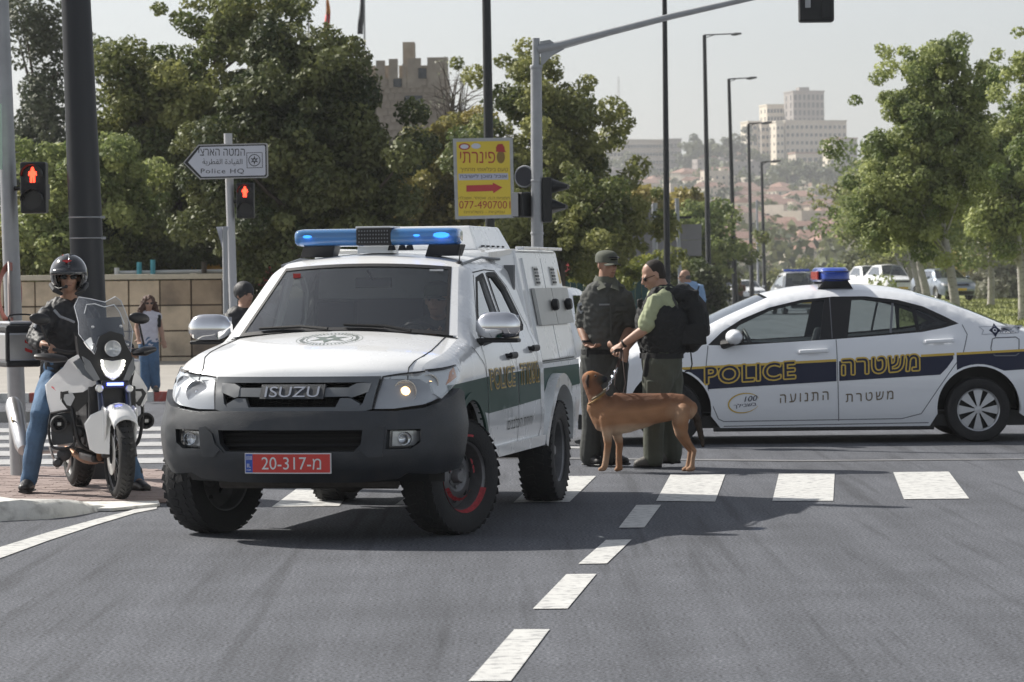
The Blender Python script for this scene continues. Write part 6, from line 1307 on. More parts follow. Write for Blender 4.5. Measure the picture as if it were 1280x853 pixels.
for s_ in 'LR': a = JA['sh'+s_]; mb = MB(); mb.box(a.lerp(JA['neck'], .3)+Vector((0, -.0, .063)), (.10, .045, .012), Matrix.Rotation(R(18 if s_ == 'R' else -18), 3, 'Y')); mb.build('epaulette', M_cap, tA, 0, bevel=.004)
mb = MB(); n_ = JA['neck']; mb.tube([n_+Vector((0, .0, .0)), n_+Vector((0, 0, .068))], [(.098, .092), (.074, .070)], 20, ref=(.25, -1, 0), caps=False); mb.build('collar_band', M_cap, tA, 60)
# --- dog handler, in profile facing left
YB = G(815, 585.6).y; q = PP(YB); bB = Vector((q(822, 588).x, YB, 0))
J = dict(head=q(816, 344), neck=q(828, 366), chest=q(829, 394), waist=q(829, 420), pel=q(827, 448), shL=q(819, 378, -.19), elL=q(806, 412, -.22), wrL=q(778, 431, -.16), shR=q(828, 378, .17), elR=q(803, 408, .20), wrR=q(783, 436, .02),
         hipL=q(825, 455, -.09), knL=q(817, 515, -.10), anL=q(817, 572, -.06), toL=q(797, 580, -.06), hipR=q(832, 455, .09), knR=q(839, 515, .10), anR=q(840, 568, .14), toR=q(825, 575, .12))
tB, JB, FB = person('dog handler in pale green shirt, black vest and olive trousers seen in profile', bB, J, (-1, -.12, 0), (-1, -.28, -.42), M_skin, M_tee, M_olive, M_boot2, .50, {'L': ((-.75, .0, -.45), (.1, .6, -.8), 1.0, 1), 'R': ((-.3, -.1, -.9), (0, -1, 0), 1.0, 1)}, 1.26, glasses=True, seed=11)
g = lambda x, y, z: JB['head']+FB @ Vector((x, y, z)); mb = MB(); mb.ball(g(0, -.027, .036), (.0765, .0900, .0845), 18, rot=FB); mb.ball(g(0, -.045, -.012), (.072, .066, .07), 16, rot=FB); me = fuse(mb, .007, 2); meshobj('hair', me, M_hair, tB)
mb = MB(); f = (-1, -.12, 0); mb.chain([JB['waist']+Vector((0, 0, -.02)), JB['chest']+Vector((0, 0, -.05)), JB['chest']+Vector((0, 0, .04)), JB['chest']+Vector((.01, 0, .12))], [(.262, .215), (.285, .235), (.262, .21), (.165, .14)], 20, ref=f)
mb.chain([JB['shL']+Vector((.02, .05, .055)), JB['neck']+Vector((.02, -.05, .0))], [(.05, .03), (.05, .03)], 10); mb.chain([JB['shR']+Vector((.02, -.05, .055)), JB['neck']+Vector((.02, .05, .0))], [(.05, .03), (.05, .03)], 10)
mb.chain([JB['chest']+Vector((-.13, -.13, .08)), JB['shL']+Vector((.01, .09, .075)), JB['chest']+Vector((.17, -.10, .15))], [.05, .055, .07], 12); meshobj('vest', fuse(mb, .009, 1, .008, (24, 24, 30), 4), M_vest, tB)
c = JB['chest']
for k, (dx, dz, sx, sz) in enumerate(((-.175, -.02, .07, .13), (-.185, -.15, .07, .11), (-.06, -.14, .10, .10), (.05, -.16, .10, .12), (-.19, .10, .05, .07))):
    mb = MB(); mb.box(c+Vector((dx, -.13 if dx > -.1 else -.07, dz)), (sx, .07, sz)); mb.build('vest_pouch', M_vest, tB, 30, bevel=.014)
mb = MB(); mb.chain([c+Vector((.17, .0, .18)), c+Vector((.24, .0, .06)), c+Vector((.26, .0, -.10)), c+Vector((.22, .0, -.22))], [(.15, .08), (.175, .11), (.18, .115), (.16, .09)], 18, ref=(1, 0, 0)); mb.box(c+Vector((.20, .0, .12)), (.16, .30, .16)); mb.box(c+Vector((.24, -.05, -.16)), (.2, .30, .16)); pk = meshobj('backpack', fuse(mb, .009, 1, .008, (12, 12, 9), 9), M_vest, tB)
mb = MB(); mb.chain([c+Vector((.33, -.02, .0)), c+Vector((.34, -.02, -.14))], [(.10, .04), (.10, .04)], 14, ref=(1, 0, 0)); meshobj('backpack_pocket', fuse(mb, .009, 1, .004), M_vest, pk)
mb = MB(); mb.ball(c+Vector((.205, -.165, -.145)), (.022, .006, .030), 12); mb.build('round_patch', mat('patch_thread', (.30, .27, .24), .7), pk)
mb = MB(); mb.chain([c+Vector((.06, -.165, .16)), c+Vector((.10, -.185, .08)), c+Vector((.12, -.18, -.02))], [.012]*3, 8); mb.build('shoulder_strap', mat('grey_webbing', (.05, .05, .05), .7), tB)
mb = MB(); mb.tube([c+Vector((.21, -.10, -.25)), c+Vector((.225, -.12, -.40)), c+Vector((.21, -.12, -.455)), c+Vector((.165, -.12, -.46))], .006, 6); mb.build('hanging_strap', M_vest, tB)
mb = MB(); mb.tube([JB['pel']+Vector((0, 0, .00)), JB['pel']+Vector((0, 0, .045))], [(.236, .178)]*2, 28, ref=f); mb.build('belt', M_vest, tB, 50)
mb = MB(); mb.box(JB['pel']+Vector((-.115, -.15, -.05)), (.07, .06, .20), Matrix.Rotation(R(8), 3, 'Y')); mb.build('holster', M_vest, tB, 30, bevel=.015)
mb = MB(); mb.box(JB['hipL'].lerp(JB['knL'], .55)+Vector((-.02, -.105, 0)), (.13, .03, .17)); mb.build('cargo_pocket', M_olive, tB, 30, bevel=.012)
mb = MB(); mb.tube([JB['wrL']+Vector((.022, 0, .012)), JB['wrL']+Vector((0, 0, 0))], [(.034, .034)]*2, 14); mb.build('wristwatch', M_vest, tB)
# --- dog
YD = G(770, 590.5).y; q = PP(YD); bD = Vector((q(800, 590.5).x, YD, 0)); D = lambda px, py, dy=0: q(px, py+1.6, dy)-bD
dog = thing('dog', 'tan shepherd dog standing side on with its head raised to the handler', 'dog', bD)
mb = MB(); ch = [(747, 506, 0, .08, .10), (756, 515, 0, .11, .155), (768, 516, 0, .12, .172), (785, 514.5, 0, .115, .160), (802, 512, 0, .108, .142), (820, 509, 0, .098, .122), (838, 507, 0, .092, .112), (852, 508, 0, .092, .108), (861, 511, 0, .070, .080)]
mb.chain([D(a, b, d) for a, b, d, _, _ in ch], [(e, h_) for _, _, _, e, h_ in ch], 18, ref=(0, 0, 1))
mb.chain([D(757, 512), D(749, 500), D(743, 488), D(738, 478)], [(.095, .118), (.080, .100), (.070, .084), (.062, .070)], 14, ref=(0, 1, 0))
mb.ball(D(738.5, 472.5), (.074, .066, .068), 14); mb.chain([D(740, 470), D(747.5, 471, -.01), D(756, 473, -.015)], [(.050, .054), (.038, .042), (.026, .028)], 12); mb.chain([D(743, 477), D(752, 477, -.01)], [.026, .017], 10)
for dy, s_ in ((-.05, 1), (.06, 1)):
    e_ = 0 if dy < 0 else 12
    mb.chain([D(755+e_*.8, 520, dy), D(759+e_, 540, dy), D(760+e_*1.2, 554, dy), D(758+e_*1.3, 569, dy), D(756+e_*1.5, 581, dy)], [(.055, .085), (.042, .058), (.030, .038), (.025, .029), (.026, .030)], 12, ref=(0, 1, 0)); mb.chain([D(755+e_*1.7, 584, dy), D(750+e_*1.7, 585.5, dy-.01)], [(.026, .022), (.024, .018)], 10, ref=(0, 0, 1))
for dy, e_ in ((-.055, 0), (.055, -5)):
    mb.chain([D(853, 513, dy), D(851+e_*.3, 528, dy), D(853+e_*.5, 541, dy), D(861+e_, 553, dy), D(868+e_, 562, dy), D(866+e_, 574, dy), D(865+e_, 582, dy)], [(.070, .118), (.062, .100), (.044, .060), (.026, .032), (.021, .025), (.018, .020), (.020, .024)], 12, ref=(0, 1, 0)); mb.chain([D(866+e_, 584, dy), D(860+e_, 585.5, dy-.01)], [(.026, .022), (.024, .018)], 10, ref=(0, 0, 1))
me = fuse(mb, .0085, 3, .0025, (20, 20, 20), 2)
M_fur = mat('tan_fur', (.33, .155, .065), .8, bump=.5, bs=160, stretch=(.35, 1, 1)); t_ = M_fur.node_tree; N_ = t_.nodes; L_ = t_.links; at = N_.new('ShaderNodeVertexColor'); at.layer_name = 'fur'; L_.new(at.outputs[0], N_['Principled BSDF'].inputs['Base Color'])
ob = meshobj('body', me, M_fur, dog); ca = me.color_attributes.new('fur', 'FLOAT_COLOR', 'POINT'); n = len(me.vertices); co = np.zeros(n*3, np.float32); me.vertices.foreach_get('co', co); co = co.reshape(-1, 3)
def pc(px, py): v = D(px, py); return np.array((v.x, v.z))
tan = np.array((.29, .145, .072)); red = np.array((.15, .060, .028)); pale = np.array((.46, .34, .24)); dark = np.array((.03, .022, .016)); c2 = np.tile(tan, (n, 1)); xz = co[:, [0, 2]]
def blend(px, py, r, colr, k=1.0, ax=(1, 1)):
    global c2
    d = np.hypot((xz[:, 0]-pc(px, py)[0])/ax[0], (xz[:, 1]-pc(px, py)[1])/ax[1]); a = (np.clip(1-d/r, 0, 1)**.8*k)[:, None]; c2 = c2*(1-a)+colr*a
zb_ = pc(800, 500)[1]; a = np.clip((xz[:, 1]-zb_+.06)/.10, 0, 1)[:, None]*.85; c2 = c2*(1-a)+red*a
blend(795, 540, .30, pale, 1.3, (1.3, .30)); blend(790, 500, .16, red*.6, .6, (1.6, .5)); blend(845, 515, .10, pale*.8, .5); blend(757, 575, .12, pale, .5); blend(865, 575, .12, pale, .4); blend(866, 520, .10, pale, .7, (.4, 1)); blend(746, 545, .12, pale, .6, (.4, 1)); blend(738, 463, .07, np.array((.42, .17, .05)), .8)
blend(757, 473, .075, dark, 1.8); blend(748, 473, .06, dark, .8); blend(822, 498, .2, red*.5, .5, (1.8, .3)); blend(745, 495, .05, pale, .5, (1, .5))
c2 = c2*(1+.10*np.sin(co[:, :1]*23+3*np.sin(co[:, 2:]*17))*np.sin(co[:, 2:]*31+2*np.sin(co[:, :1]*13))); ca.data.foreach_set('color', np.concatenate([np.clip(c2, 0, 1), np.ones((n, 1))], 1).astype(np.float32).ravel())
mb = MB(); mb.chain([D(864, 507), D(871, 522), D(875, 538), D(879, 556)], [.030, .030, .026, .012], 10); meshobj('tail', fuse(mb, .008, 1, .006, (30, 30, 30)), mat('dark_fur', (.035, .024, .016), .9, var=.3, vs=40, bump=.5, bs=120), dog)
for dy in (-.062, .05): mb = MB(); mb.chain([D(735, 469, dy), D(733.5, 476, dy-.012), D(735, 482, dy)], [(.012, .026), (.014, .030), (.006, .014)], 10, ref=(0, 1, 0)); mb.build('ear', mat('ear_fur', (.035, .02, .014), .9), dog, 60)
mb = MB(); mb.ball(D(757, 471.6, -.018), (.014, .014, .013), 10); mb.build('nose', mat('dog_nose', (.01, .01, .01), .35), dog)
mb = MB(); mb.ball(D(744.5, 468.5, -.052), .0085, 8); mb.build('eye', mat('dark_eye', (.03, .02, .015), .3), dog)
mb = MB(); mb.chain([D(744, 478.5, -.03), D(754, 476, -.024)], [.0045, .004], 6); mb.build('mouth', mat('dog_lip', (.02, .012, .01), .5), dog)
def ringtube(c, nrm, a, b, r, n=24):
    Mx = look_m(c, nrm); mb = MB(); mb.tube([Mx @ Vector((a*math.cos(t), b*math.sin(t), 0)) for t in [2*PI*k/n for k in range(n+1)]], r, 6, caps=False); return mb
ringtube(D(746, 496.5), (.55, 0, -.8), .112, .084, .007).build('collar', mat('yellow_collar', (.24, .13, .03), .7), dog)
ringtube(D(748, 492), (.55, 0, -.8), .104, .080, .009).build('collar', mat('khaki_collar', (.16, .13, .08), .7), dog)
# leash: chain links then dark strap looped in the handler's hand
t = thing('leash', 'dog leash of steel links and dark strap hanging from the handler hand', 'leash', bD)
w0_ = P(777, 437, YB-.2)-bD; a = D(757, 489, -.05); b = D(772, 458, .0)
for k in range(9):
    f0 = k/9; c = a.lerp(b, f0+.05); Mx = look_m(c, (0, -1, .0) if k % 2 else (1, -.3, .4)); mb = MB(); up_ = (b-a).normalized(); side_ = Vector((0, -1, 0)).cross(up_) if k % 2 else Vector((0, 1, 0))
    mb.tube([c+up_*.017*math.sin(t_)+side_*.009*math.cos(t_) for t_ in [2*PI*j/12 for j in range(13)]], .0035, 5, caps=False); mb.build('chain_link', M_chrome, t)
mb = MB(); mb.tube([b, D(775, 447, -.02), w0_], [(.012, .004)]*3, 8, ref=(0, 1, 0)); mb.tube([w0_, D(770, 436, .0), D(763, 441, .0), D(768, 438, -.02), w0_+Vector((.01, 0, -.01)), D(779, 452, .0), D(782, 478, .0), D(778, 494, .02), D(768, 480, .02), D(771, 455, .0)], [(.010, .004)]*10, 8, ref=(0, 1, 0))
mb.build('strap', mat('brown_strap', (.035, .018, .014), .7), t)
# --- woman walking on the left
YW_ = 50.5; q = PP(YW_); zb_ = float(gz(-5.7, YW_)); bW = Vector((q(187, 493).x, YW_, zb_))
J = dict(head=q(186, 379), neck=q(186, 391), chest=q(186, 404), waist=q(186, 418), pel=q(186, 428), shL=q(175, 396), elL=q(171, 411), wrL=q(173, 423, -.1), shR=q(197, 396), elR=q(201, 411), wrR=q(204, 425), hipL=q(181, 432), knL=q(181, 458), anL=q(181, 484), toL=q(179, 490, -.15), hipR=q(191, 432), knR=q(193, 458), anR=q(194, 482, .1), toR=q(196, 488, -.1))
tW, JW, FW = person('woman with long brown hair, white sleeveless top and blue jeans walking on the left', bW, J, (0, -1, 0), (.25, -1, 0), M_skin, M_blouse, M_denim, M_boot2, .16, None, .86, glasses=True, fold=.008, voxel=.011, hs=.95)
g = lambda x, y, z: JW['head']+FW @ Vector((x, y, z)); mb = MB(); mb.ball(g(0, -.03, .035), (.092, .10, .09), 14, rot=FW)
for s_ in (-1, 1): mb.chain([g(s_*.05, -.03, .03), g(s_*.095, -.03, -.06), g(s_*.125, -.02, -.15), g(s_*.10, -.02, -.22)], [.05, .052, .055, .03], 10)
mb.chain([g(0, -.07, 0), g(0, -.09, -.18)], [.08, .07], 10); meshobj('hair', fuse(mb, .011, 1, .02, (30, 30, 18)), M_brownhair, tW)
mb = MB(); mb.chain([q(199, 395, -.05)-bW, q(199, 408, -.05)-bW], [(.03, .02)]*2, 8); mb.build('bag_strap', M_vest, tW)
# --- man in light blue shirt, seen from behind
YM = 57; q = PP(YM); bM = Vector((q(863, 460).x, YM, 0))
J = dict(head=q(855.5, 345.5), neck=q(861, 355), chest=q(864, 368), waist=q(865, 383), pel=q(865, 393), shL=q(853, 359), elL=q(850, 375, -.1), wrL=q(848, 388, -.25), shR=q(875, 360), elR=q(878, 376), wrR=q(875, 390, -.1), hipL=q(859, 397), knL=q(859, 427), anL=q(859, 454), toL=q(855, 459, .15), hipR=q(871, 397), knR=q(871, 427), anR=q(871, 454), toR=q(869, 459, .15))
tM, JM, FM = person('bald man in a light blue shirt with a dark shoulder strap, seen from behind', bM, J, (-.3, 1, 0), (-1, .1, -.1), M_skin, M_bluesh, M_unip, M_boot, 1.0, None, 1.05, glasses=True, fold=.01, voxel=.012)
mb = MB(); f_ = lambda px, py: q(px, py)-bM+Vector((0, -.165, 0)); mb.tube([f_(873, 358), f_(870, 368), f_(864, 380), f_(862, 388)], [(.012, .006)]*4, 6, ref=(0, 1, 0)); mb.build('shoulder_strap', M_vest, tM)
mb = MB(); mb.ball(JM['head']+FM @ Vector((0, -.05, -.02)), (.078, .062, .05), 12, rot=FM); mb.build('hair', mat('grey_hair', (.12, .11, .10), .8), tM)
# --- two walkers far down the road
def walker(label, px, y0, y1, Y, top, bot, fx=1):
    q = PP(Y); h = (y1-y0); yy = lambda k: y0+h*k; w_ = h*.13; b = Vector((q(px, y1).x, Y, q(px, y1).z))
    J = dict(head=q(px, yy(.065)), neck=q(px, yy(.17)), chest=q(px, yy(.27)), waist=q(px, yy(.40)), pel=q(px, yy(.50)), shL=q(px-w_, yy(.20)), elL=q(px-w_*1.25, yy(.34)), wrL=q(px-w_*1.1, yy(.46)), shR=q(px+w_, yy(.20)), elR=q(px+w_*1.25, yy(.34)), wrR=q(px+w_*.4, yy(.36)),
             hipL=q(px-w_*.5, yy(.52)), knL=q(px-w_*.5, yy(.74)), anL=q(px-w_*.6, yy(.95)), toL=q(px-w_*.6, yy(.98), -.15), hipR=q(px+w_*.5, yy(.52)), knR=q(px+w_*.6, yy(.74)), anR=q(px+w_*.6, yy(.95)), toR=q(px+w_*.6, yy(.98), -.15))
    return person(label, b, J, (0, -1, 0), (0, -1, 0), M_skin, top, bot, M_boot, .45, None, 1.0, voxel=.02, fold=.006)[0]
walker('far walker in dark blue clothes beside the white cars', 904, 352, 389, 185, M_navy, M_navy); walker('far walker in a rust coloured top in front of the white cars', 925, 350, 390, 172, mat('rust_top', (.22, .11, .07), .8), M_unip)
# --- driver of the truck and dark figure behind it
tm = Matrix.Translation(TRUCK.location) @ Matrix.Rotation(TY, 4, 'Z'); L3 = lambda x, y, z: tm @ Vector((x, y, z)); bT = L3(.36, 2.15, .85)
J = dict(head=L3(.40, 2.05, 1.43), neck=L3(.39, 2.12, 1.28), chest=L3(.38, 2.16, 1.14), waist=L3(.37, 2.15, .98), pel=L3(.36, 2.13, .90), shL=L3(.20, 2.12, 1.22), elL=L3(.16, 1.92, 1.06), wrL=L3(.24, 1.76, 1.18), shR=L3(.56, 2.12, 1.22), elR=L3(.60, 1.92, 1.06), wrR=L3(.48, 1.76, 1.18))
fd = tuple(tm.to_3x3() @ Vector((0, -1, 0))); tD, JD, FD = person('driver in dark clothes and cap behind the truck windscreen', bT, J, fd, fd, M_skin, M_uni, None, None, 1.0, None, .95, legs=False, voxel=.011); cap(tD, JD['head'], FD, M_cap)
YK = 31; q = PP(YK); bK = Vector((q(301, 560).x, YK, 0))
J = dict(head=q(306, 368), neck=q(305, 388), chest=q(301, 412), waist=q(301, 440), pel=q(301, 460), shL=q(283, 400), elL=q(279, 425), wrL=q(290, 440, -.1), shR=q(318, 398), elR=q(322, 425), wrR=q(316, 445), hipL=q(294, 465), knL=q(294, 510), anL=q(294, 550), toL=q(292, 556, -.12), hipR=q(309, 465), knR=q(309, 510), anR=q(309, 550), toR=q(309, 556, -.12))
tK, JK, FK = person('dark clothed figure mostly hidden behind the left windscreen pillar of the truck', bK, J, (.3, -1, 0), (.8, -1, 0), M_skin, M_jack, M_unip, M_boot, 1.0, None, 1.0, voxel=.013)
mb = MB(); mb.ball(JK['head']+FK @ Vector((0, -.02, .03)), (.095, .115, .10), 16, rot=FK); mb.build('hood', M_jack, tK)
# ================================================================ MOTORCYCLE AND RIDER
g0 = G(150, 629); BT = R(18.6); bike = thing('police_motorcycle', 'white touring police motorcycle with silver side case and lit blue lamp on the paved island', 'motorcycle', (g0.x, g0.y, .03), BT)
bc, bs_ = math.cos(BT), math.sin(BT)
def BP(px, py, y):
    d = P(px, py, 1.0); k = d.x; x = (k*(g0.y+y*bc)-g0.x+y*bs_)/(bc-k*bs_); Y = g0.y+x*bs_+y*bc; return Vector((x, y, P(px, py, Y).z-.03))
def plate(name, pts, m, th=.03, bevel=.006, par=None, dn=Vector((0, 1, 0))):
    V = [BP(*p) for p in pts]; n = len(V); mb = MB(); mb.add(V+[v+dn*th for v in V], [tuple(range(n)), tuple(range(2*n-1, n-1, -1))]+[(i, (i+1) % n, n+(i+1) % n, n+i) for i in range(n)]); return mb.build(name, m, par or bike, 25, bevel=bevel)
M_bw = mat('white_fairing', (.74, .74, .74), .25, coat=.7); M_frm = mat('bike_black', (.015, .015, .017), .4); M_eng = mat('engine_metal', (.05, .05, .055), .45, .5, var=.3, vs=20, bump=.4, bs=50)
M_alu = mat('aluminium', (.55, .55, .56), .32, .85, var=.06, vs=8); M_hdr = mat('rusty_header', (.20, .095, .045), .5, .6, var=.3, vs=12)
def tyre2(parent, c, r, w_, disc=True, steer=0):
    e = bpy.data.objects.new('wheel', None); col.objects.link(e); e.parent = parent; e.location = c; e.rotation_euler = (0, 0, steer); M = axis_m((0, 0, 0)); mb = MB(); h = w_/2; pr = []
    for k in range(13): a = PI*(k/12)-PI/2; pr.append((r-h*.95+h*.95*math.cos(a)**.8 if abs(math.cos(a)) > 1e-6 else r-h*.95, h*math.sin(a)))
    mb.lathe([(r-h*1.1, -h*.8)]+pr+[(r-h*1.1, h*.8)], 56, M); mb.build('tyre', M_rub, e, 50)
    mb = MB()
    for i in range(44):
        a = 2*PI*i/44; q = Matrix.Rotation(a, 3, 'X')
        for s_ in (-1, 1): mb.box(q @ Vector((s_*h*.42, 0, r*.985)), (h*.62, .012, .012), q @ Matrix.Rotation(R(s_*32), 3, 'Z') @ Matrix.Rotation(R(s_*24), 3, 'Y'))
    mb.build('tread_groove', M_black, e, 0); e.children[-1]['kind'] = 'stuff'
    mb = MB(); rr = r-h*1.1; mb.lathe([(rr+.006, -h*.75), (rr-.012, -h*.5), (rr-.012, h*.5), (rr+.006, h*.75)], 48, M); mb.build('rim', M_frm, e, 50)
    mb = MB()
    for i in range(20):
        a = 2*PI*i/20; s_ = 1 if i % 2 else -1; b = a+.35*(1 if i % 4 < 2 else -1); mb.tube([M @ Vector((.035*math.cos(b), .035*math.sin(b), s_*h*.6)), M @ Vector((rr*math.cos(a), rr*math.sin(a), 0))], .0028, 4)
    mb.build('spokes', M_alu, e); e.children[-1]['kind'] = 'stuff'
    mb = MB(); mb.lathe([(0, -h*.8), (.04, -h*.8), (.03, 0), (.04, h*.8), (0, h*.8)], 16, M); mb.build('hub', M_frm, e)
    for s_ in (-1, 1):
        mb = MB(); mb.lathe([(.07, s_*h*1.0), (.075, s_*h*1.05), (.145, s_*h*1.05), (.15, s_*h*1.0), (.145, s_*h*.98), (.07, s_*h*.98)], 36, M); mb.build('brake_disc', M_steel, e, 30)
    return e
FR_ = .318; tyre2(bike, (0, 0, FR_), FR_, .118, steer=R(0)); tyre2(bike, (0, 1.50, .325), .325, .165)
# fork and mudguard
for s_ in (-1, 1):
    mb = MB(); mb.tube([(s_*.098, -.0, .30), (s_*.098, .10, .55)], [.03, .027], 12); mb.tube([(s_*.098, .10, .55), (s_*.098, .27, .98)], .021, 12); mb.build('fork_leg', M_frm, bike); mb = MB(); mb.tube([(s_*.098, .10, .56), (s_*.098, .235, .90)], .0225, 12); mb.build('fork_tube', mat('dark_fork', (.05, .06, .09), .3, .6), bike)
    mb = MB(); mb.box((s_*.085, .06, .36), (.05, .09, .11)); mb.build('brake_caliper', M_frm, bike, 30, bevel=.012)
mb = MB(); rows = []
for k in range(15):
    a = R(44+92*k/14); r = FR_+.035; y = -r*math.cos(a)*1.0; z = FR_+r*math.sin(a)+.01; wd = .088+.012*math.sin(PI*k/14)
    rows.append([Vector((wd*math.sin(b), y, z-.06*(1-math.cos(b))*(1.2))) for b in [R(-88+176*j/10) for j in range(11)]])
mb.grid(rows)
mb.build('front_mudguard', M_bw, bike, 60, solid=.006)
for s_ in (-1, 1):
    mb = MB(); o_ = [(-.10, .64), (.03, .66), (.10, .58), (.085, .40), (.02, .385), (-.03, .40), (-.085, .53)]; Mx = Matrix(((0, 0, s_, s_*.105), (1, 0, 0, 0), (0, 1, 0, 0), (0, 0, 0, 1))); mb.prism(o_, -.008, .012, Mx); gd = mb.build('mudguard_side', M_bw, bike, 30, bevel=.008)
    for y, z in ((.0, .47), (.03, .42)): mb = MB(); mb.lathe([(0, .004), (.012, .004), (.014, 0)], 10, look_m((s_*.119, y, z), (s_, 0, 0))); mb.build('bolt', M_steel, gd)
plate('mudguard_cheek', [(109, 531, .03), (116, 521, .0), (129, 515, -.05), (143, 521, -.08), (136, 533, -.05), (135, 566, -.05), (122, 565, .0), (115, 561, .03)], M_bw, .05, .012)
# engine, frame, guards
mb = MB(); mb.box((0, .62, .50), (.30, .42, .34)); mb.box((0, .50, .70), (.26, .26, .22), Matrix.Rotation(R(25), 3, 'X')); mb.box((0, .80, .68), (.24, .26, .26), Matrix.Rotation(R(-30), 3, 'X')); mb.lathe([(0, -.19), (.09, -.18), (.10, -.15), (.10, .15), (.09, .18), (0, .19)], 20, axis_m((0, .68, .46))); mb.lathe([(0, -.17), (.06, -.165), (.07, .165), (0, .17)], 16, axis_m((0, .50, .42)))
for k in range(8): mb.box((0, .33, .50+k*.035), (.27, .02, .012))
mb.build('engine', M_eng, bike, 35, bevel=.012)
mb = MB(); mb.box((0, .60, .27), (.26, .5, .06)); mb.build('sump_guard', M_frm, bike, 0, bevel=.02)
mb = MB(); mb.box((0, .24, .66), (.34, .05, .26)); mb.build('radiator', M_frm, bike, 0, bevel=.01)
for s_ in (-1, 1):
    mb = MB(); mb.tube(curve([(s_*.12, .36, .32), (s_*.21, .36, .38), (s_*.25, .38, .55), (s_*.25, .42, .68), (s_*.20, .45, .76), (s_*.10, .40, .80)], 4), .013, 8); mb.tube([(s_*.25, .38, .55), (s_*.15, .75, .56)], .012, 6); mb.build('crash_bar', M_frm, bike)
for s_, px, py in ((-1, 73, 530), (1, 182, 526)):
    c = BP(px, py, .40); mb = MB(); mb.lathe([(0, .030), (.018, .03), (.03, .015), (.045, .03), (.058, .03), (.062, .0), (.05, -.05), (0, -.06)], 24, look_m(c, (0, -1, 0))); mb.build('horn_speaker', M_frm, bike, 40); mb = MB(); mb.box(c+Vector((0, -.032, 0)), (.026, .01, .022)); mb.build('speaker_label', M_steel, bike, 0)
    mb = MB(); mb.tube([c+Vector((0, .05, 0)), (s_*.2, .46, c.z)], .015, 6); mb.build('speaker_bracket', M_frm, bike)
bt = lambda pts, r, m, nm: MB().tube(curve([BP(*p) for p in pts], 4), r, 8).build(nm, m, bike)
bt([(64, 517, .50), (80, 514, .42), (92, 515, .40), (94, 535, .38), (92, 556, .40), (78, 561, .42), (65, 558, .48), (61, 538, .50), (64, 517, .50)], .010, M_frm, 'crash_bar')
for q_ in ([(62, 558, .60), (66, 570, .60), (72, 586, .62)], [(86, 562, .5), (88, 575, .5), (84, 590, .55)]): bt(q_, .010, M_alu, 'lever')
for px, py, r_ in ((80, 568, .05), (98, 540, .045), (72, 578, .035)): c = BP(px, py, .48); MB().lathe([(0, .03), (r_*.6, .03), (r_, .015), (r_, -.05)], 18, look_m(c, (-.3, -1, 0))).build('engine_cover', M_eng, bike, 40)
plate('radiator_guard', [(66, 520, .50), (88, 518, .44), (90, 552, .44), (68, 555, .50)], M_plast, .05, .01)
mb = MB(); mb.tube(curve([(-.06, .34, .60), (-.08, .26, .50), (-.09, .27, .36), (-.07, .40, .26), (-.10, .8, .24), (-.17, 1.15, .32)], 5), .024, 10); mb.build('exhaust_header', M_hdr, bike)
mb = MB(); mb.tube(curve([(.06, .34, .60), (.05, .26, .50), (.04, .27, .36), (.03, .40, .26), (-.06, .8, .24)], 5), .022, 10); mb.build('exhaust_header', M_hdr, bike)
a = BP(30, 563, 1.18); b = BP(16, 503, 1.62); mb = MB(); mb.tube([a, a.lerp(b, .12), a.lerp(b, .9), b], [(.045, .05), (.060, .068), (.064, .072), (.050, .056)], 20); ex_ = mb.build('silencer', M_alu, bike, 50); mb = MB(); c = a.lerp(b, .55); mb.box(c+Vector((-.045, -.045, 0)), (.004, .03, .12), Matrix.Rotation(R(-10), 3, 'Y')); mb.build('yellow_label', M_gold, ex_, 0)
mb = MB(); mb.tube([(-.17, 1.12, .30), a], [.026, .035], 10); mb.build('link_pipe', M_alu, bike)
mb = MB()
for s_ in (-1, 1): mb.tube([(s_*.11, 1.50, .325), (s_*.12, .92, .42)], [(.022, .035)]*2, 8); mb.tube([(s_*.09, .30, .90), (s_*.14, .60, .78), (s_*.12, .92, .48)], .022, 8); mb.tube([(s_*.12, .85, .72), (s_*.13, 1.25, .85), (s_*.12, 1.75, .92)], .016, 8)
mb.build('frame', M_frm, bike)
for s_ in (-1, 1): mb = MB(); mb.tube([(s_*.12, .88, .36), (s_*.28, .86, .35)], [.012, .016], 8); mb.box((s_*.17, .92, .36), (.05, .16, .05)); mb.tube([(s_*.16, .80, .36), (s_*.20, .66, .34), (s_*.23, .62, .34)], .009, 6); mb.build('footrest', M_alu, bike)
# tank, seat, tail
mb = MB(); mb.chain([(0, .42, .98), (0, .62, 1.02), (0, .82, .97), (0, .98, .90)], [(.13, .12), (.16, .13), (.13, .12), (.09, .07)], 18, ref=(0, 0, 1)); mb.build('tank', M_bw, bike, 60)
mb = MB(); mb.chain([(0, .95, .90), (0, 1.2, .90), (0, 1.55, .97), (0, 1.75, .98)], [(.10, .05), (.15, .06), (.14, .055), (.10, .04)], 16, ref=(0, 0, 1)); mb.build('saddle', M_frm, bike, 60)
mb = MB(); mb.box((0, 1.80, .93), (.26, .30, .03)); mb.build('rear_rack', M_frm, bike, 0, bevel=.01)
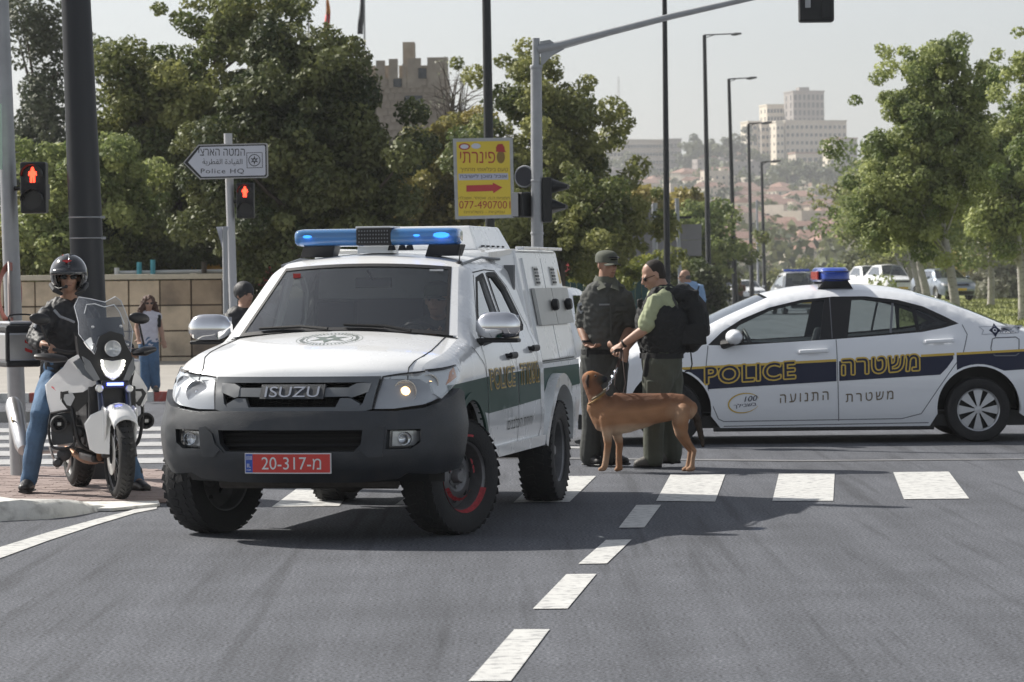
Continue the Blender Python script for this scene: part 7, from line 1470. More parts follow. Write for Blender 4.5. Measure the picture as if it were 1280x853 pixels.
# fairings measured from the photograph, pushed out to their own depth
plate('side_fairing', [(98.8, 445, .36), (110, 457, .30), (123, 470, .24), (130.6, 476, .22), (120, 479, .27), (103, 489, .34), (80, 491, .42), (77, 502, .44), (84, 513, .44), (64, 518, .62), (60, 500, .66), (59, 481, .64), (70, 470, .56), (81, 461, .48), (87.6, 451, .42)], M_bw, .04, .010)
plate('side_fairing', [(166, 462, .22), (176, 473, .30), (183, 486, .34), (183, 500, .36), (178, 507, .36), (172, 498, .30), (166, 482, .24)], M_bw, .04, .008)
plate('fairing_insert', [(93, 453, .35), (100, 448, .33), (127, 473, .22), (116, 476, .25), (104, 468, .29)], M_plast2, .03, .004)
plate('fairing_flash', [(97, 462, .325), (104, 461, .305), (110, 466, .285), (106, 470, .295)], M_bw, .02, .003)
plate('red_stripe', [(64, 484, .575), (65, 483, .57), (74, 490, .49), (73, 491, .495)], M_redl, .012, 0)
plate('indicator_housing', [(78, 491, .405), (92, 488, .385), (109, 487, .325), (108, 503, .34), (96, 514, .39), (84, 510, .415), (78, 502, .42)], M_frm, .05, .006)
plate('indicator_lens', [(81, 494, .395), (90, 492, .38), (93, 497, .375), (88, 507, .385), (84, 506, .395), (80, 499, .40)], M_lens, .03, .004)
plate('indicator_housing', [(167, 488, .24), (178, 487, .27), (182, 492, .28), (175, 507, .27), (168, 500, .24)], M_frm, .05, .006)
plate('indicator_lens', [(169, 490, .23), (176, 490, .255), (177, 494, .26), (171, 502, .24)], M_lens, .03, .004)
# nose with the stacked headlamp
plate('nose_cowl', [(97, 420, .30), (108, 436, .24), (118, 445, .18), (126, 422, .16), (138, 416, .15), (152, 420, .16), (158, 432, .18), (163, 442, .22), (168, 460, .24), (163, 480, .20), (150, 478, .14), (134, 478, .14), (128, 476, .16), (112, 462, .24), (100, 445, .32)], M_frm, .10, .012)
c = BP(141, 436, .12); hl = bpy.data.objects.new('headlamp', None); col.objects.link(hl); hl.parent = bike
mb = MB(); mb.lathe([(0, -.03), (.035, -.02), (.052, .010), (.058, .014), (.060, 0)], 28, look_m(c, (0, -1, .1))); mb.build('upper_lamp', M_lens, hl, 50)
mb = MB(); mb.lathe([(0, .02), (.04, .017), (.056, .010)], 28, look_m(c, (0, -1, .1))); mb.build('lens', G_lens, hl, 50)
V = [(127, 450, .125), (141, 452, .11), (155, 450, .125), (154, 460, .125), (149, 470, .125), (141, 475, .125), (133, 470, .125), (128, 460, .125)]; n = len(V); plate('lower_lamp', V, M_lens, .03, .004, hl)
mb = MB(); mb.box(BP(141, 449, .112), (.13, .02, .012)); mb.build('lamp_divider', M_frm, hl, 0)
M_led = mat('lit_led', (.9, .9, .8), .3, emit=(1, .97, .85), es=2.2); led = None
for px, py in ((127.5, 452), (128, 456.5), (129.5, 461), (132, 465), (135, 468), (139, 470), (143, 470), (147, 468), (150.5, 465), (153, 461), (154.5, 456.5), (155, 452)):
    p = BP(px, py, .098)
    if led is None: mb = MB(); mb.ball((0, 0, 0), (.011, .008, .0115), 8); o = mb.build('led', M_led, hl); led = o.data
    else: o = meshobj('led', led, None, hl)
    o.location = p
mb = MB(); mb.box(BP(144, 480.3, .10), (.115, .02, .020)); o = mb.build('blue_lamp', mat('lit_blue_led', (.1, .15, .9), .3, emit=(.10, .13, 1), es=7), bike, 0)
mb = MB(); mb.box(BP(144, 481, .125), (.20, .03, .06)); mb.build('lamp_bar', M_frm, bike, 0, bevel=.01)
for px in (124.6, 162): c = BP(px, 486, .10); mb = MB(); mb.lathe([(0, .010), (.02, .010), (.027, .004), (.029, -.02)], 16, look_m(c, (0, -1, 0))); mb.build('spot_lamp', M_lens, bike, 40)
# windscreen
ws = [(92.8, 383, .46), (98.4, 371.5, .50), (114, 374, .47), (131, 378, .45), (144, 371, .48), (151, 376, .46), (157.5, 392, .38), (166, 414, .30), (163, 441, .19), (152, 420, .21), (138, 416, .20), (125.6, 422, .19), (118, 443, .19), (98.4, 418, .30), (98, 403, .36)]
c2_ = [(x, -y) for x, y, _ in ws]; cx_ = 131
def wsm(a, b, o): yy = -b; t_ = (a-cx_)/36; d = float(np.interp(yy, [371, 400, 420, 443], [.40, .30, .22, .14]))+.13*t_*t_; v = BP(a, yy, d); return v+Vector((0, -o, 0))
mb = MB(); panel(mb, c2_, wsm, 0, .004, 5); sc_ = mb.build('windscreen', glass('smoky_windscreen', (.78, .82, .86), .13, (.35, .37, .40), 1.6, .05), bike, 60)
mb = MB(); mb.tube([wsm(a, b, .002) for a, b in c2_+[c2_[0]]], .0035, 5, caps=False); mb.build('windscreen_edge', mat('pale_edge', (.6, .62, .65), .2), sc_)
mb = MB(); mb.tube([wsm(a, b, .01) for a, b in ((105, -392), (108, -381), (118, -380), (130, -384), (142, -381))], .004, 5, caps=False); mb.tube([wsm(a, b, .01) for a, b in ((142, -381), (149, -390), (155, -405))], .004, 5, caps=False); mb.build('windscreen_fold', mat('pale_edge', (.6, .62, .65), .2), sc_)
for a, b in ((116, -409), (117, -431), (151, -408), (159, -431)): mb = MB(); mb.lathe([(0, .01), (.010, .006), (.011, 0)], 10, look_m(wsm(a, b, 0), (0, -1, 0))); mb.build('bolt', M_alu, sc_)
plate('cowl_ridge', [(104, 447, .27), (112, 452, .22), (124, 474, .145), (120, 476, .16), (108, 462, .25)], M_plast2, .03, .005)
plate('cowl_ridge', [(167, 448, .21), (161, 458, .20), (155, 476, .125), (160, 477, .14), (168, 462, .21)], M_plast2, .03, .005)
plate('instrument_panel', [(112, 400, .42), (150, 398, .42), (154, 420, .36), (120, 430, .36)], M_plast, .06, .01)
# bars, guards, mirrors
mb = MB(); h0 = BP(52, 434, .52); h1 = BP(186, 436, .46); mb.tube([h0, BP(85, 441, .50), BP(118, 440, .46), BP(150, 440, .44), h1], .013, 8); mb.build('handlebar', M_frm, bike)
for px, py, px2, py2 in ((47, 446, 80, 449), (171, 441, 191, 437)):
    a = BP(px, py, .40); b = BP(px2, py2, .36); mb = MB(); mb.chain([a, a.lerp(b, .5)+Vector((0, -.03, .0)), b], [(.022, .060), (.035, .088), (.022, .055)], 12, ref=(0, 1, 0)); mb.build('handguard', M_frm, bike, 60)
for px, py, hx, hy in ((50, 399, 62, 432), (174, 398, 180, 432)):
    c = BP(px, py, .44); mb = MB(); mb.ball(c, (.078, .025, .042), 14, rot=Matrix.Rotation(R(8), 3, 'Y')); mb.tube([c+Vector((0, .01, -.03)), BP(hx, hy, .50)], .007, 6); mb.build('mirror', M_frm, bike)
# side case
a = BP(20, 430, 1.55)
cs = bpy.data.objects.new('side_case', None); col.objects.link(cs); cs.parent = bike; cs.location = a; cs.rotation_euler = (0, 0, R(4))
mb = MB(); mb.box((0, .0, -.02), (.25, .46, .22)); mb.build('case_body', M_alu, cs, 0, bevel=.02); mb = MB(); mb.box((0, .0, -.145), (.26, .47, .05)); mb.build('case_base', M_frm, cs, 0, bevel=.015)
mb = MB(); mb.box((0, 0, .115), (.26, .47, .055)); mb.build('case_seal', M_frm, cs, 0, bevel=.015); mb = MB(); mb.box((0, 0, .155), (.20, .40, .03)); mb.build('case_lid', M_alu, cs, 0, bevel=.014)
for sx in (-.118, .118): mb = MB(); mb.box((sx, -.218, -.0), (.03, .035, .26)); mb.build('case_corner', M_frm, cs, 0, bevel=.008)
for z in (.015, -.045): mb = MB(); mb.prism([(-.02, .02), (.035, -.002), (.035, -.024), (-.02, -.004)], -.003, .003, look_m((.03, -.233, z), (0, -1, 0))); mb.build('red_reflector', M_redl, cs, 0)
mb = MB(); mb.tube(curve([(-.08, -.15, .16), (-.08, -.15, .215), (.08, -.15, .215), (.08, -.15, .16)], 4), .007, 6); mb.build('case_handle', M_frm, cs)
mb = MB(); mb.box((.02+.0, .1, .0), (.2, .3, .18)); o = mb.build('side_case', M_alu, bike, 0, bevel=.02); o.location = (.36, 1.55, .86)
# rider
q3 = lambda px, py, y: (Matrix.Translation(bike.location) @ Matrix.Rotation(BT, 4, 'Z')) @ BP(px, py, y)
bR = Vector(q3(85, 500, 1.05)); bR.z = .0
J = dict(head=q3(86, 346, .95), neck=q3(86, 378, 1.02), chest=q3(84, 408, 1.04), waist=q3(82, 446, 1.08), pel=q3(82, 472, 1.10), shL=q3(60, 393, 1.0), elL=q3(44, 424, .82), wrL=q3(55, 431, .60), shR=q3(110, 393, .98), elR=q3(128, 428, .84), wrR=q3(160, 436, .56),
         hipL=q3(66, 474, 1.08), knL=q3(50, 520, .68), anL=q3(36, 600, .92), toL=q3(30, 611, .78), hipR=q3(98, 474, 1.06), knR=q3(140, 518, .85), anR=q3(170, 600, .90), toR=q3(182, 611, .74))
fr_ = tuple(Matrix.Rotation(BT, 3, 'Z') @ Vector((0, -1, 0)))
HEM = .050
tR, JR, FRm = person('motorcycle rider in black helmet, black jacket and blue jeans astride the white motorcycle', bR, J, fr_, (.12, -1, .0), M_skin2, M_jack, M_denim, M_boot, {'L': .82, 'R': 1.0}, {'L': ((.75, -.6, -.1), (0, -.4, -.8), 1.1, 1), 'R': ((.5, -.6, -.1), (0, -.4, -.8), 1.1, -1)}, 1.05, glasses=True, seed=21, lw=.85, fold=.010)
H = JR['head']; g = lambda x, y, z: H+FRm @ Vector((x, y, z)); mb = MB(); rows = []
hm_ = bpy.data.objects.new('helmet', None); col.objects.link(hm_); hm_.parent = tR
for i in range(15):
    th = PI*.02+PI*.80*i/14; row = []
    for j in range(37):
        a = 2*PI*j/36; x = .138*math.sin(th)*math.sin(a); y = .160*math.sin(th)*math.cos(a)-.01; z = .148*math.cos(th)+.02; row.append((x, y, z, a))
    rows.append(row)
V = []; F = []
for i, row in enumerate(rows):
    for x, y, z, a in row: V.append(g(x, y, z))
for i in range(14):
    for j in range(36):
        x, y, z, a = rows[i][j]; x2, y2, z2, _ = rows[i+1][j+1]; zz = (z+z2)/2; aa = abs(((a+PI/36) % (2*PI))-PI)
        if zz < .038 and (PI-aa) < R(48): continue
        F.append((i*37+j, i*37+j+1, (i+1)*37+j+1, (i+1)*37+j))
mb = MB(); mb.add(V, F); mb.build('shell', mat('gloss_black', (.012, .013, .016), .12, coat=1), hm_, 60, solid=.016)
mb = MB(); rows = []
for z, k in ((.060, 1.0), (.035, 1.05), (.012, 1.07)): rows.append([g(.143*k*math.sin(a), .158*k*math.cos(a)-.01, z) for a in [R(-62+124*j/16) for j in range(17)]])
mb.grid(rows); mb.build('visor', mat('smoke_visor', (.02, .022, .026), .1, coat=.6), hm_, 60, solid=.003)
mb = MB(); mb.prism([(-.035, .01), (0, -.006), (.035, .01), (.02, .016), (-.02, .016)], 0, .006, look_m(g(.01, .135, .105), FRm @ Vector((0, 1, .6)))); mb.build('red_logo', M_redl, hm_, 0)
mb = MB(); mb.chain([g(.10, .06, -.075), g(.07, .12, -.085), g(.02, .135, -.075)], [.005, .004, .010], 6); mb.ball(g(.018, .135, -.073), .014, 8); mb.build('microphone', M_black, hm_)
mb = MB()
for a_ in ([(-.125, -.02, -.06), (-.10, .07, -.10), (-.055, .09, -.125)], [(.125, -.02, -.06), (.10, .07, -.10), (.055, .09, -.125)]): mb.chain([g(*v) for v in a_], [.022, .020, .014], 8)
mb.build('chin_guard', M_black, hm_)
# jacket trim and grey stripes
M_rs = mat('reflective_grey', (.30, .31, .33), .4)
for pts in ([(68, 388, .84), (75, 396, .80), (86, 400, .785), (93, 403, .79)], [(52, 386, .93), (47, 398, .88), (43, 410, .80)]):
    mb = MB(); mb.tube([Vector(q3(*p))-bR for p in pts], [(.012, .010)]*len(pts), 6); mb.build('jacket_stripe', M_rs, tR)
for a, b in (((55, 395, .90), (52, 405, .86)), ((104, 392, .90), (110, 400, .88))): mb = MB(); mb.chain([Vector(q3(*a))-bR, Vector(q3(*b))-bR], [.05, .045], 10); mb.build('shoulder_pad', M_jack, tR)
# ================================================================ STREET FURNITURE
M_gal = mat('galvanised_steel', (.36, .37, .38), .5, .5, var=.12, vs=5); M_dkpole = mat('dark_pole_paint', (.012, .014, .018), .5, coat=0, var=.1, vs=4); M_blkpole = mat('black_pole', (.010, .012, .013), .5)
M_sigbox = mat('signal_black', (.010, .011, .012), .5); M_signw = mat('sign_white', (.62, .63, .68), .5); M_signe = mat('sign_edge', (.45, .44, .42), .5)
M_off = mat('unlit_signal_lens', (.02, .02, .022), .2)
M_redlit = mat('lit_red_signal', (.8, .06, .02), .4, emit=(1, .045, .02), es=4)
def polebase(px, Y): p = P(px, 500, Y); return Vector((p.x, Y, float(gz(p.x, Y))))
def lean(px0, y0, px1, y1, Y): """two points on a pole axis -> function of z"""; a = P(px0, y0, Y); b = P(px1, y1, Y); return lambda z: Vector((a.x+(b.x-a.x)*(z-a.z)/(b.z-a.z), Y, z))
def ped_signal(t, c, s=1.0, name='signal_head'):
    e = bpy.data.objects.new(name, None); col.objects.link(e); e.parent = t; e.location = c
    mb = MB(); mb.box((0, 0, 0), (.26*s, .16, .52*s)); mb.build('housing', M_sigbox, e, 0, bevel=.015)
    for z, m_ in ((.125, None), (-.125, M_off)):
        mb = MB(); mb.lathe([(.0, .003), (.095*s, .003)], 24, look_m((0, -.081, z*s), (0, -1, 0))); mb.build('lens', M_off, e, 0)
        mb = MB(); mb.lathe([(.105*s, 0), (.110*s, .12)], 24, look_m((0, -.08, z*s), (0, -1, 0)), a0=R(-5), a1=R(185)); mb.build('visor', M_sigbox, e, 60, solid=.004)
    z = .125*s; y = -.090; mb = MB(); k = s
    fig = [(-.014, .060), (-.016, .042), (-.034, .036), (-.038, -.005), (-.028, -.008), (-.022, .012), (-.022, -.075), (-.004, -.075), (0, -.01), (.004, -.075), (.022, -.075), (.022, .012), (.028, -.008), (.038, -.005), (.034, .036), (.016, .042), (.014, .060)]
    mb.prism([(x*k*1.15, zz*k) for x, zz in fig], 0, .004, look_m((0, y, z), (0, -1, 0))); mb.ball((0, y, z+.068*k), (.015*k, .004, .015*k), 10); mb.build('red_standing_man', M_redlit, e, 0); return e
# thin grey pole at the left edge
Yp = 25.5; f = lean(4, 60, 20, 480, Yp); b = f(0); t = thing('signal_pole', 'thin grey pole at the left edge carrying a red pedestrian light', 'traffic light', b); mb = MB(); mb.tube([f(-.1)-b, f(2)-b, f(4.5)-b], [.072, .068, .055], 14); mb.build('pole', M_gal, t)
p = P(43, 235, Yp-.15)-b; ped_signal(t, p, .78)
mb = MB(); mb.tube([p+Vector((-.02, .05, .0)), f(p.z)-b], .02, 6); mb.box(P(58, 240, Yp)-b, (.04, .12, .12)); mb.build('bracket', M_sigbox, t, 0)
mb = MB(); p = P(11, 368, Yp-.12); mb.lathe([(0, -.01), (.25, -.01), (.26, 0), (.25, .01), (0, .01)], 32, Matrix.Rotation(R(0), 4, 'Z')); mb = MB(); mb.lathe([(0, -.008), (.255, -.008), (.262, 0), (.255, .008), (0, .008)], 32, look_m(p-b, (-1, -.18, 0))); tag(mb.build('sign_disc', mat('sign_back', (.42, .36, .34), .5), t, 30), None); mb = MB(); mb.lathe([(.19, .010), (.255, .010)], 32, look_m(p-b, (1, -.24, 0))); mb.build('red_ring', mat('faded_red', (.42, .18, .15), .6), t, 0)
mb = MB(); a = P(-6, 130, Yp-.2)-b; c = P(3, 212, Yp-.2)-b; mb.box((a+c)/2, (abs(c.x-a.x), .03, abs(a.z-c.z))); mb.build('green_sign', mat('pale_green_sign', (.45, .62, .50), .5), t, 0)
# big dark lamp column
Yp = 25; f = lean(95, 0, 111, 370, Yp); b = f(0); t = thing('lamp_column', 'thick dark tapering lamp column behind the motorcycle rider', 'lamp post', b); mb = MB(); s_ = Yp/FPX
mb.tube([f(-.1)-b, f(1.45)-b, f(2.4)-b, f(3.0)-b, f(4.6)-b, f(6)-b], [21.5*s_, 21*s_, 20.5*s_, 19.5*s_, 17*s_, 15*s_], 28, ref=(0, 1, 0)); mb.build('pole', M_dkpole, t)
for y_ in (272, 298): z = P(108, y_, Yp).z; mb = MB(); mb.lathe([(20.6*s_, -.006), (20.9*s_+.003, 0), (20.6*s_, .006)], 28, Matrix.Translation(f(z)-b)); mb.box(f(z)-b+Vector((21*s_, -.03, 0)), (.05, .02, .02)); mb.build('steel_band', M_gal, t)
# arrow sign on a grey post with a pedestrian light
Yp = 38; f = lean(285, 170, 290.5, 345, Yp); b = f(-.0); t = thing('direction_sign', 'white arrow sign pointing left to Police HQ on a grey post', 'road sign', b); mb = MB(); s_ = Yp/FPX
zt_ = P(285, 167, Yp).z; mb.tube([f(-.1)-b, f(zt_)-b], 5.2*s_, 16, ref=(0, 1, 0)); mb.build('post', mat('pale_galvanised', (.48, .48, .49), .5, .3), t)
sp = lambda a, c_, o: P(a, -c_, Yp-.10-o)-b
ol = [(229, -203.5), (248, -181), (333, -179), (335, -181), (335.5, -220), (333, -222.5), (250, -224.5)]
mb = MB(); panel(mb, ol, sp, 0, .03, 20); sg_ = mb.build('panel', M_signe, t, 0)
mb = MB(); panel(mb, [(230.5, -203.5), (248.5, -182.5), (332, -180.5), (333, -182), (333.5, -219.5), (332, -221), (250.5, -223)], sp, .002, 0, 20); mb.build('panel_border', M_black, sg_, 0)
mb = MB(); panel(mb, [(235, -203.3), (250.5, -184), (330, -182), (331.5, -183.5), (332, -218), (330.5, -219.5), (252, -221.3)], sp, .004, 0, 20); mb.build('panel_face', M_signw, sg_, 0)
M_ink = mat('sign_ink', (.03, .03, .035), .5); mb = MB(); letters(mb, 'יצראה הטמה', (248, -195, 306, -186), sp, .006, .02); mb.build('lettering', M_ink, sg_, 0); mb = MB(); letters(mb, 'Police HQ', (251, -218, 305, -211), sp, .006, .008, spacing=1.15); mb.build('lettering', M_ink, sg_, 0)
mb = MB(); letters(mb, 'ﺔﻳﺮﻄﻘﻟﺍ ﺓﺩﺎﻴﻘﻟﺍ', (253, -207.5, 303, -198.5), sp, .006, .006); mb.build('arabic_lettering', M_ink, sg_, 0)
mb = MB(); panel(mb, [[(308, -191), (328, -190.5), (328.5, -210), (308.5, -210.5)], [(308.7, -191.7), (327.3, -191.2), (327.8, -209.3), (309.2, -209.8)]], sp, .006, 0, 9); panel(mb, [circ(318, -200.5, 7.6, 26), circ(318, -200.5, 6.6, 26)], sp, .006, 0, 9)
star = [(318+r_*math.cos(a_), -200.5+r_*math.sin(a_)) for k in range(12) for r_, a_ in (((5.8 if k % 2 == 0 else 2.2), PI/2+PI*k/6),)]; panel(mb, [star, circ(318, -200.5, 1.3, 8)], sp, .0065, 0, 9); mb.build('emblem', M_ink, sg_, 0)
ped_signal(t, P(307, 251, Yp-.05)-b, .82*.98)
mb = MB(); p = P(301, 252, Yp)-b; mb.tube([p, f(p.z+b.z)-b], .025, 6); mb.build('bracket', M_sigbox, t)
# give way sign seen from its edge, in front of the post
Yp = 37; f = lean(281, 290, 283, 420, Yp); b = f(0); t = thing('give_way_sign', 'small triangular sign seen edge on, on a short grey post by the arrow sign', 'road sign', b); mb = MB(); zt_ = P(281, 284, Yp).z; mb.tube([f(-.1)-b, f(zt_)-b], .032, 10, ref=(0, 1, 0)); mb.build('post', M_gal, t)
mb = MB(); V = [P(270.5, 284, Yp-.05)-b, P(286, 283, Yp+.25)-b, P(279, 314, Yp+.1)-b]; d_ = Vector((.0, -.02, 0)); mb.add(V+[v+d_ for v in V], [(0, 1, 2), (5, 4, 3), (0, 3, 4, 1), (1, 4, 5, 2), (2, 5, 3, 0)]); mb.build('panel', M_signw, t, 0)
# yellow advertising sign on a black pole
Yp = 46; f = lean(608, 0, 612.5, 280, Yp); b = f(0); s_ = Yp/FPX; t = thing('advertising_sign', 'yellow framed sign with red arrow and phone number on a black pole', 'sign', b); mb = MB(); mb.tube([f(-.1)-b, f(3.6)-b, f(6.2)-b], [6.2*s_, 6*s_, 5.2*s_], 16, ref=(0, 1, 0)); mb.build('pole', M_blkpole, t)
sp = lambda a, c_, o: P(a, -c_, Yp-.16-o)-b
mb = MB(); panel(mb, [(566, -173.5), (641, -172), (643, -272.5), (569, -274.5)], sp, 0, .06, 40); sg_ = mb.build('frame', M_gal, t, 0)
M_yel = mat('sign_yellow', (.62, .47, .04), .45); M_maroon = mat('sign_maroon', (.33, .03, .025), .5); M_brn = mat('sign_brown', (.20, .12, .02), .5)
mb = MB(); panel(mb, [(570.5, -177.5), (637, -176.2), (639, -268.5), (573, -270.5)], sp, .004, 0, 40); mb.build('face', M_yel, sg_, 0)
mb = MB(); panel(mb, [(583, -232), (616, -231), (616, -228.5), (628, -234.5), (616.5, -242), (616.5, -239), (583, -240)], sp, .007, 0, 20); mb.build('red_arrow', mat('arrow_red', (.40, .035, .04), .5), sg_, 0)
mb = MB(); letters(mb, 'יתרניפ', (575, -204, 619, -190), sp, .007, .03); mb.build('red_lettering', M_maroon, sg_, 0); mb = MB(); letters(mb, '077-4907001', (574, -261, 638, -251.5), sp, .007, .05); mb.build('red_lettering', M_maroon, sg_, 0)
mb = MB(); letters(mb, 'ךיתחמ ימואלניב םעט', (575, -216, 635, -209), sp, .007, .012); letters(mb, 'םיחולשמ - תויקסע', (580, -268, 631, -263), sp, .007, .012); letters(mb, 'הלכשא .רתסאו .מ.ה תויצמת', (573, -249.5, 637, -245.5), sp, .007, .012); mb.build('brown_lettering', M_brn, sg_, 0)
mb = MB(); panel(mb, [(573, -217.5), (635, -216.5), (635.5, -224.5), (573.5, -225.5)], sp, .006, 0, 20); mb.build('pale_band', mat('band_grey', (.40, .42, .52), .5), sg_, 0)
mb = MB(); letters(mb, 'הבישיל ןכומ לכוא', (575, -224, 633.5, -218), sp, .0085, .012); mb.build('band_lettering', M_ink, sg_, 0)
mb = MB(); panel(mb, circ(580.5, -183.5, 7.2, 20, ry=4.2), sp, .007, 0, 9); mb.build('oval_logo', M_maroon, sg_, 0); mb = MB(); panel(mb, circ(580.5, -183.5, 5.2, 20, ry=2.8), sp, .009, 0, 9); panel(mb, circ(595, -182.8, 6.0, 20, ry=3.4), sp, .009, 0, 9); mb.build('oval_logo', mat('logo_pale', (.50, .52, .60), .5), sg_, 0)
mb = MB(); panel(mb, [(620, -190), (620, -184), (622.5, -180.5), (628, -180), (630.5, -184), (631, -188), (633, -190.5)], sp, .009, 0, 9); mb.build('bowler_hat', M_maroon, sg_, 0)
mb = MB(); panel(mb, circ(626, -196.5, 5.2, 20, ry=8), sp, .007, 0, 9); mb.build('face_shape', M_brn, sg_, 0)
# signal mast with the long arm
Yp = 30; f = lean(670, 60, 671.5, 300, Yp); b = f(0); s_ = Yp/FPX; t = thing('signal_mast', 'grey signal mast whose long arm reaches right over the road', 'traffic light', b); zt_ = P(670, 84, Yp).z
mb = MB(); mb.tube([f(-.1)-b, f(zt_)-b], [8.2*s_, 7.0*s_], 20, ref=(0, 1, 0)); mb.tube([f(zt_)-b, f(P(670, 48, Yp).z)-b], [5.0*s_, 4.6*s_], 14, ref=(0, 1, 0)); mb.lathe([(7.4*s_, -.02), (8.2*s_, 0), (7.4*s_, .02)], 20, Matrix.Translation(f(zt_)-b)); mb.build('pole', M_gal, t)
c = lambda x, y, dy=0: P(x, y, Yp+dy)-b
mb = MB(); V = [c(675, 52), c(687, 50), c(705, 62), c(690, 70), c(676, 84)]; mb.add([v+Vector((0, -.02, 0)) for v in V]+[v+Vector((0, .02, 0)) for v in V], [tuple(range(5)), tuple(range(9, 4, -1))]+[(i, (i+1) % 5, 5+(i+1) % 5, 5+i) for i in range(5)]); mb.build('gusset', M_gal, t, 0)
mb = MB(); pts = [(672, 62), (700, 57), (760, 41), (840, 20.5), (930, 0), (1040, -24)]; mb.tube([c(x, y) for x, y in pts], [6*s_, 5.5*s_, 4.4*s_, 4.0*s_, 3.4*s_, 2.6*s_], 14, ref=(0, 1, 0)); mb.build('arm', M_gal, t)
e = bpy.data.objects.new('arm_signal_head', None); col.objects.link(e); e.parent = t; e.location = c(1020, 0); mb = MB(); mb.box((0, 0, .0), (.325, .16, .42)); mb.build('housing', M_sigbox, e, 0, bevel=.02); mb = MB(); mb.box((-.085, -.09, .05), (.05, .02, .26)); mb.build('hinge_strip', M_gal, e, 0); mb = MB(); mb.box((.09, -.085, .0), (.10, .015, .36)); mb.build('back_cover', M_sigbox, e, 0, bevel=.006); mb = MB(); mb.tube([(0, 0, .2), c(1020, -19)-c(1020, 0)], .02, 8); mb.build('hanger', M_gal, e)
# heads at the side of the mast: round sign seen from behind, box, visors to the right
mb = MB(); mb.lathe([(0, -.012), (13.5*s_, -.012), (14.2*s_, 0), (13.5*s_, .012), (0, .012)], 30, look_m(c(656, 221, .05), (-.45, -1, 0))); mb.build('sign_disc', M_gal, t, 30)
mb = MB(); mb.lathe([(0, .016), (12*s_, .016)], 30, look_m(c(656, 221, .03), (-.45, -1, 0))); mb.build('disc_face', mat('dark_blue_sign', (.02, .022, .03), .5), t, 0)
e = bpy.data.objects.new('signal_head', None); col.objects.link(e); e.parent = t; e.location = c(658, 256)
mb = MB(); mb.box((0, .08, 0), (.13, .30, .235), Matrix.Rotation(R(-35), 3, 'Z')); mb.build('housing', M_sigbox, e, 0, bevel=.015); mb = MB(); mb.box((-.105, -.035, 0), (.06, .08, .22), Matrix.Rotation(R(-5), 3, 'Z')); mb.build('side_cover', mat('pale_cover', (.40, .40, .40), .5), e, 0)
e = bpy.data.objects.new('signal_head', None); col.objects.link(e); e.parent = t; e.location = c(684, 250)
mb = MB(); mb.box((0, .05, 0), (.09, .22, .42)); mb.build('housing', M_sigbox, e, 0, bevel=.015)
for z, w__ in ((.13, .17), (-.06, .15)): mb = MB(); mb.tube([(.03, .02, z), (.03+w__, -.02, z-.01)], [(.075, .075), (.055, .02)], 14); mb.build('visor', M_sigbox, e)
for y_ in (226, 292): mb = MB(); mb.lathe([(8.0*s_, -.012), (8.5*s_, 0), (8.0*s_, .012)], 20, Matrix.Translation(f(P(671, y_, Yp).z)-b)); mb.build('band', M_gal, t)
# lamp posts receding on the right side of the road
def lamp(label, pxt, yt, pxb, yb, Y, r0, r1, arm=None, m=None, grp='black lamp posts along the road'):
    f = lean(pxt, yt, pxb, yb, Y); z0 = float(gz(f(0).x, Y)); b = f(z0); t = thing('lamp_post', label, 'lamp post', b, 0, grp); s_ = Y/FPX; zt_ = P(pxt, yt, Y).z; mb = MB(); mb.tube([f(z0-.1)-b, f(z0+1.2)-b, f(z0+1.25)-b, f(zt_)-b], [r0*s_*1.25, r0*s_*1.2, r0*s_, r1*s_], 12, ref=(0, 1, 0)); mb.build('pole', m or M_blkpole, t)
    if arm:
        a = P(pxt, yt, Y)-b; e_ = P(arm, yt-2, Y)-b; mb = MB(); mb.tube([a, a+(e_-a)*.15+Vector((0, 0, .0)), e_], [.8*s_, .8*s_, .7*s_], 8); mb.tube([a+Vector((0, 0, -4*s_)), a+(e_-a)*.3], .5*s_, 6); mb.build('arm', m or M_blkpole, t)
        mb = MB(); h_ = P(arm-12, yt-.5, Y)-b; e2 = P(arm+1, yt-2, Y)-b; mb.tube([h_, h_.lerp(e2, .4), e2], [(2.0*s_, 1.2*s_), (3*s_, 2*s_), (2.0*s_, 1.0*s_)], 10); mb.build('lantern', mat('lantern_grey', (.10, .10, .10), .5), t)
lamp('tall black post just right of the dog handler, running out of the photo top', 830.5, -20, 834, 345, 60, 4.2, 2.9)
lamp('nearest arm lamp post, its lantern highest in the photo', 880.5, 44, 886.5, 385, 120, 3.6, 2.3, 926)
lamp('second arm lamp post of the row, lantern level with the tower roof', 911, 99, 919, 375, 150, 3.2, 2.0, 945)
lamp('third arm lamp post of the row, seen against the hilltop flats', 935.5, 155, 940, 375, 195, 2.6, 1.7, 964)
lamp('fourth and shortest arm lamp post of the row', 952, 203, 956, 375, 235, 2.4, 1.6, 975)
lamp('thin pale post between the lamp posts', 946, 250, 948, 372, 240, 1.6, 1.2, None, M_gal, None)
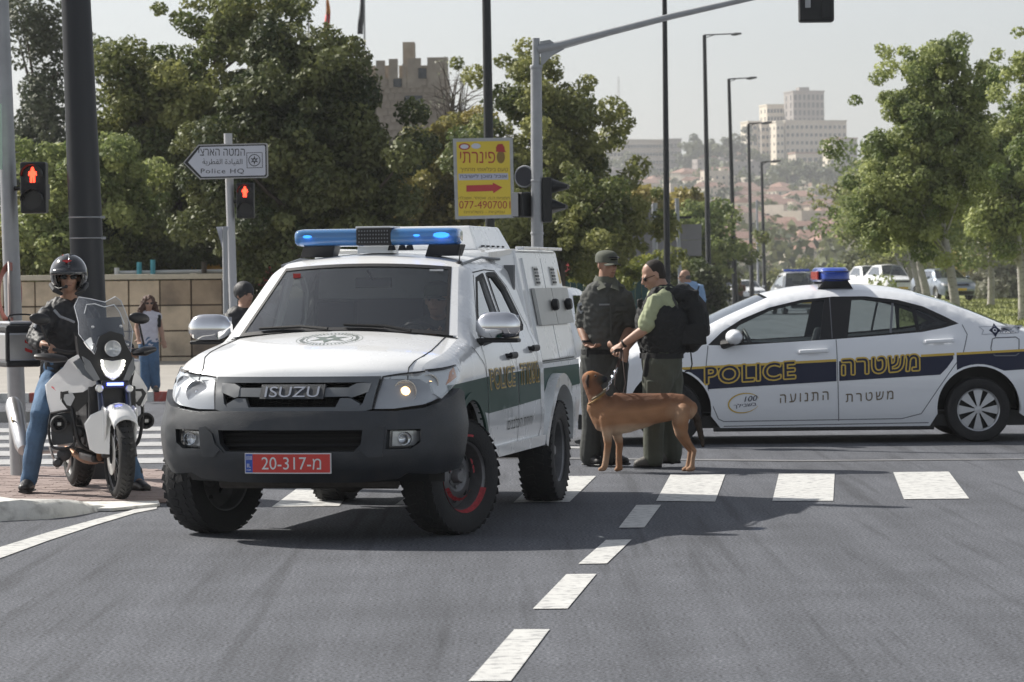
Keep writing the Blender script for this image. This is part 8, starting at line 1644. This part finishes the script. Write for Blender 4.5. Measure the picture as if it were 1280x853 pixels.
# grey posts, road sign backs and wall panels
t = thing('road_sign_back', 'rear of a two panel road sign on a thin grey post', 'road sign', polebase(848, 90)); b = t.location.copy(); f = lean(846, 248, 850, 345, 90); s_ = 90/FPX; mb = MB(); mb.tube([f(.0)-b, f(P(846, 248, 90).z)-b], 2.6*s_, 10, ref=(0, 1, 0)); mb.build('post', M_gal, t)
Mbk = mat('sign_back_grey', (.26, .25, .25), .6, var=.06, vs=2)
for y0_, y1_ in ((281, 300), (301, 320)): a = P(822, y0_, 90.3)-b; c_ = P(877, y1_, 90.3)-b; mb = MB(); mb.box((a+c_)/2, (c_.x-a.x, .06, a.z-c_.z)); mb.build('panel', Mbk, t, 0)
mb = MB(); mb.box(P(852, 272, 90.2)-b, (24*s_, .3, 3*s_)); mb.build('top_bracket', M_blkpole, t, 0)
t = thing('grey_hoarding', 'large grey hoarding panel with a pale post, behind the two officers', 'hoarding', polebase(795, 96)); b = t.location.copy()
for k, (x0_, x1_) in enumerate(((752, 784), (784, 817))): a = P(x0_, 255+k, 96+.4*k)-b; c_ = P(x1_, 328, 96+.4*k)-b; mb = MB(); mb.box((a+c_)/2, (c_.x-a.x-.02, .08, a.z-c_.z)); mb.build('panel', Mbk, t, 0)
for x_ in (820, 760): f = lean(x_-2, 254, x_, 345, 95.5); mb = MB(); mb.tube([f(0)-b, f(P(818, 254, 95.5).z)-b], 4*96/FPX*.9 if x_ == 820 else .06, 10, ref=(0, 1, 0)); mb.build('post', M_gal, t)
# ================================================================ HAZE
mb = MB(); mb.box((0, 1240, 50), (3400, 2640, 115)); hz = mb.build('haze', None, None, 0); tag(hz, kind='stuff')
hm2 = bpy.data.materials.new('haze_air'); hm2.use_nodes = True; N = hm2.node_tree.nodes; N.remove(N['Principled BSDF']); pv = N.new('ShaderNodeVolumePrincipled')
pv.inputs['Color'].default_value = (.86, .87, .89, 1); pv.inputs['Density'].default_value = .0003; pv.inputs['Anisotropy'].default_value = .3
hm2.node_tree.links.new(pv.outputs[0], N['Material Output'].inputs['Volume']); hz.data.materials.append(hm2)
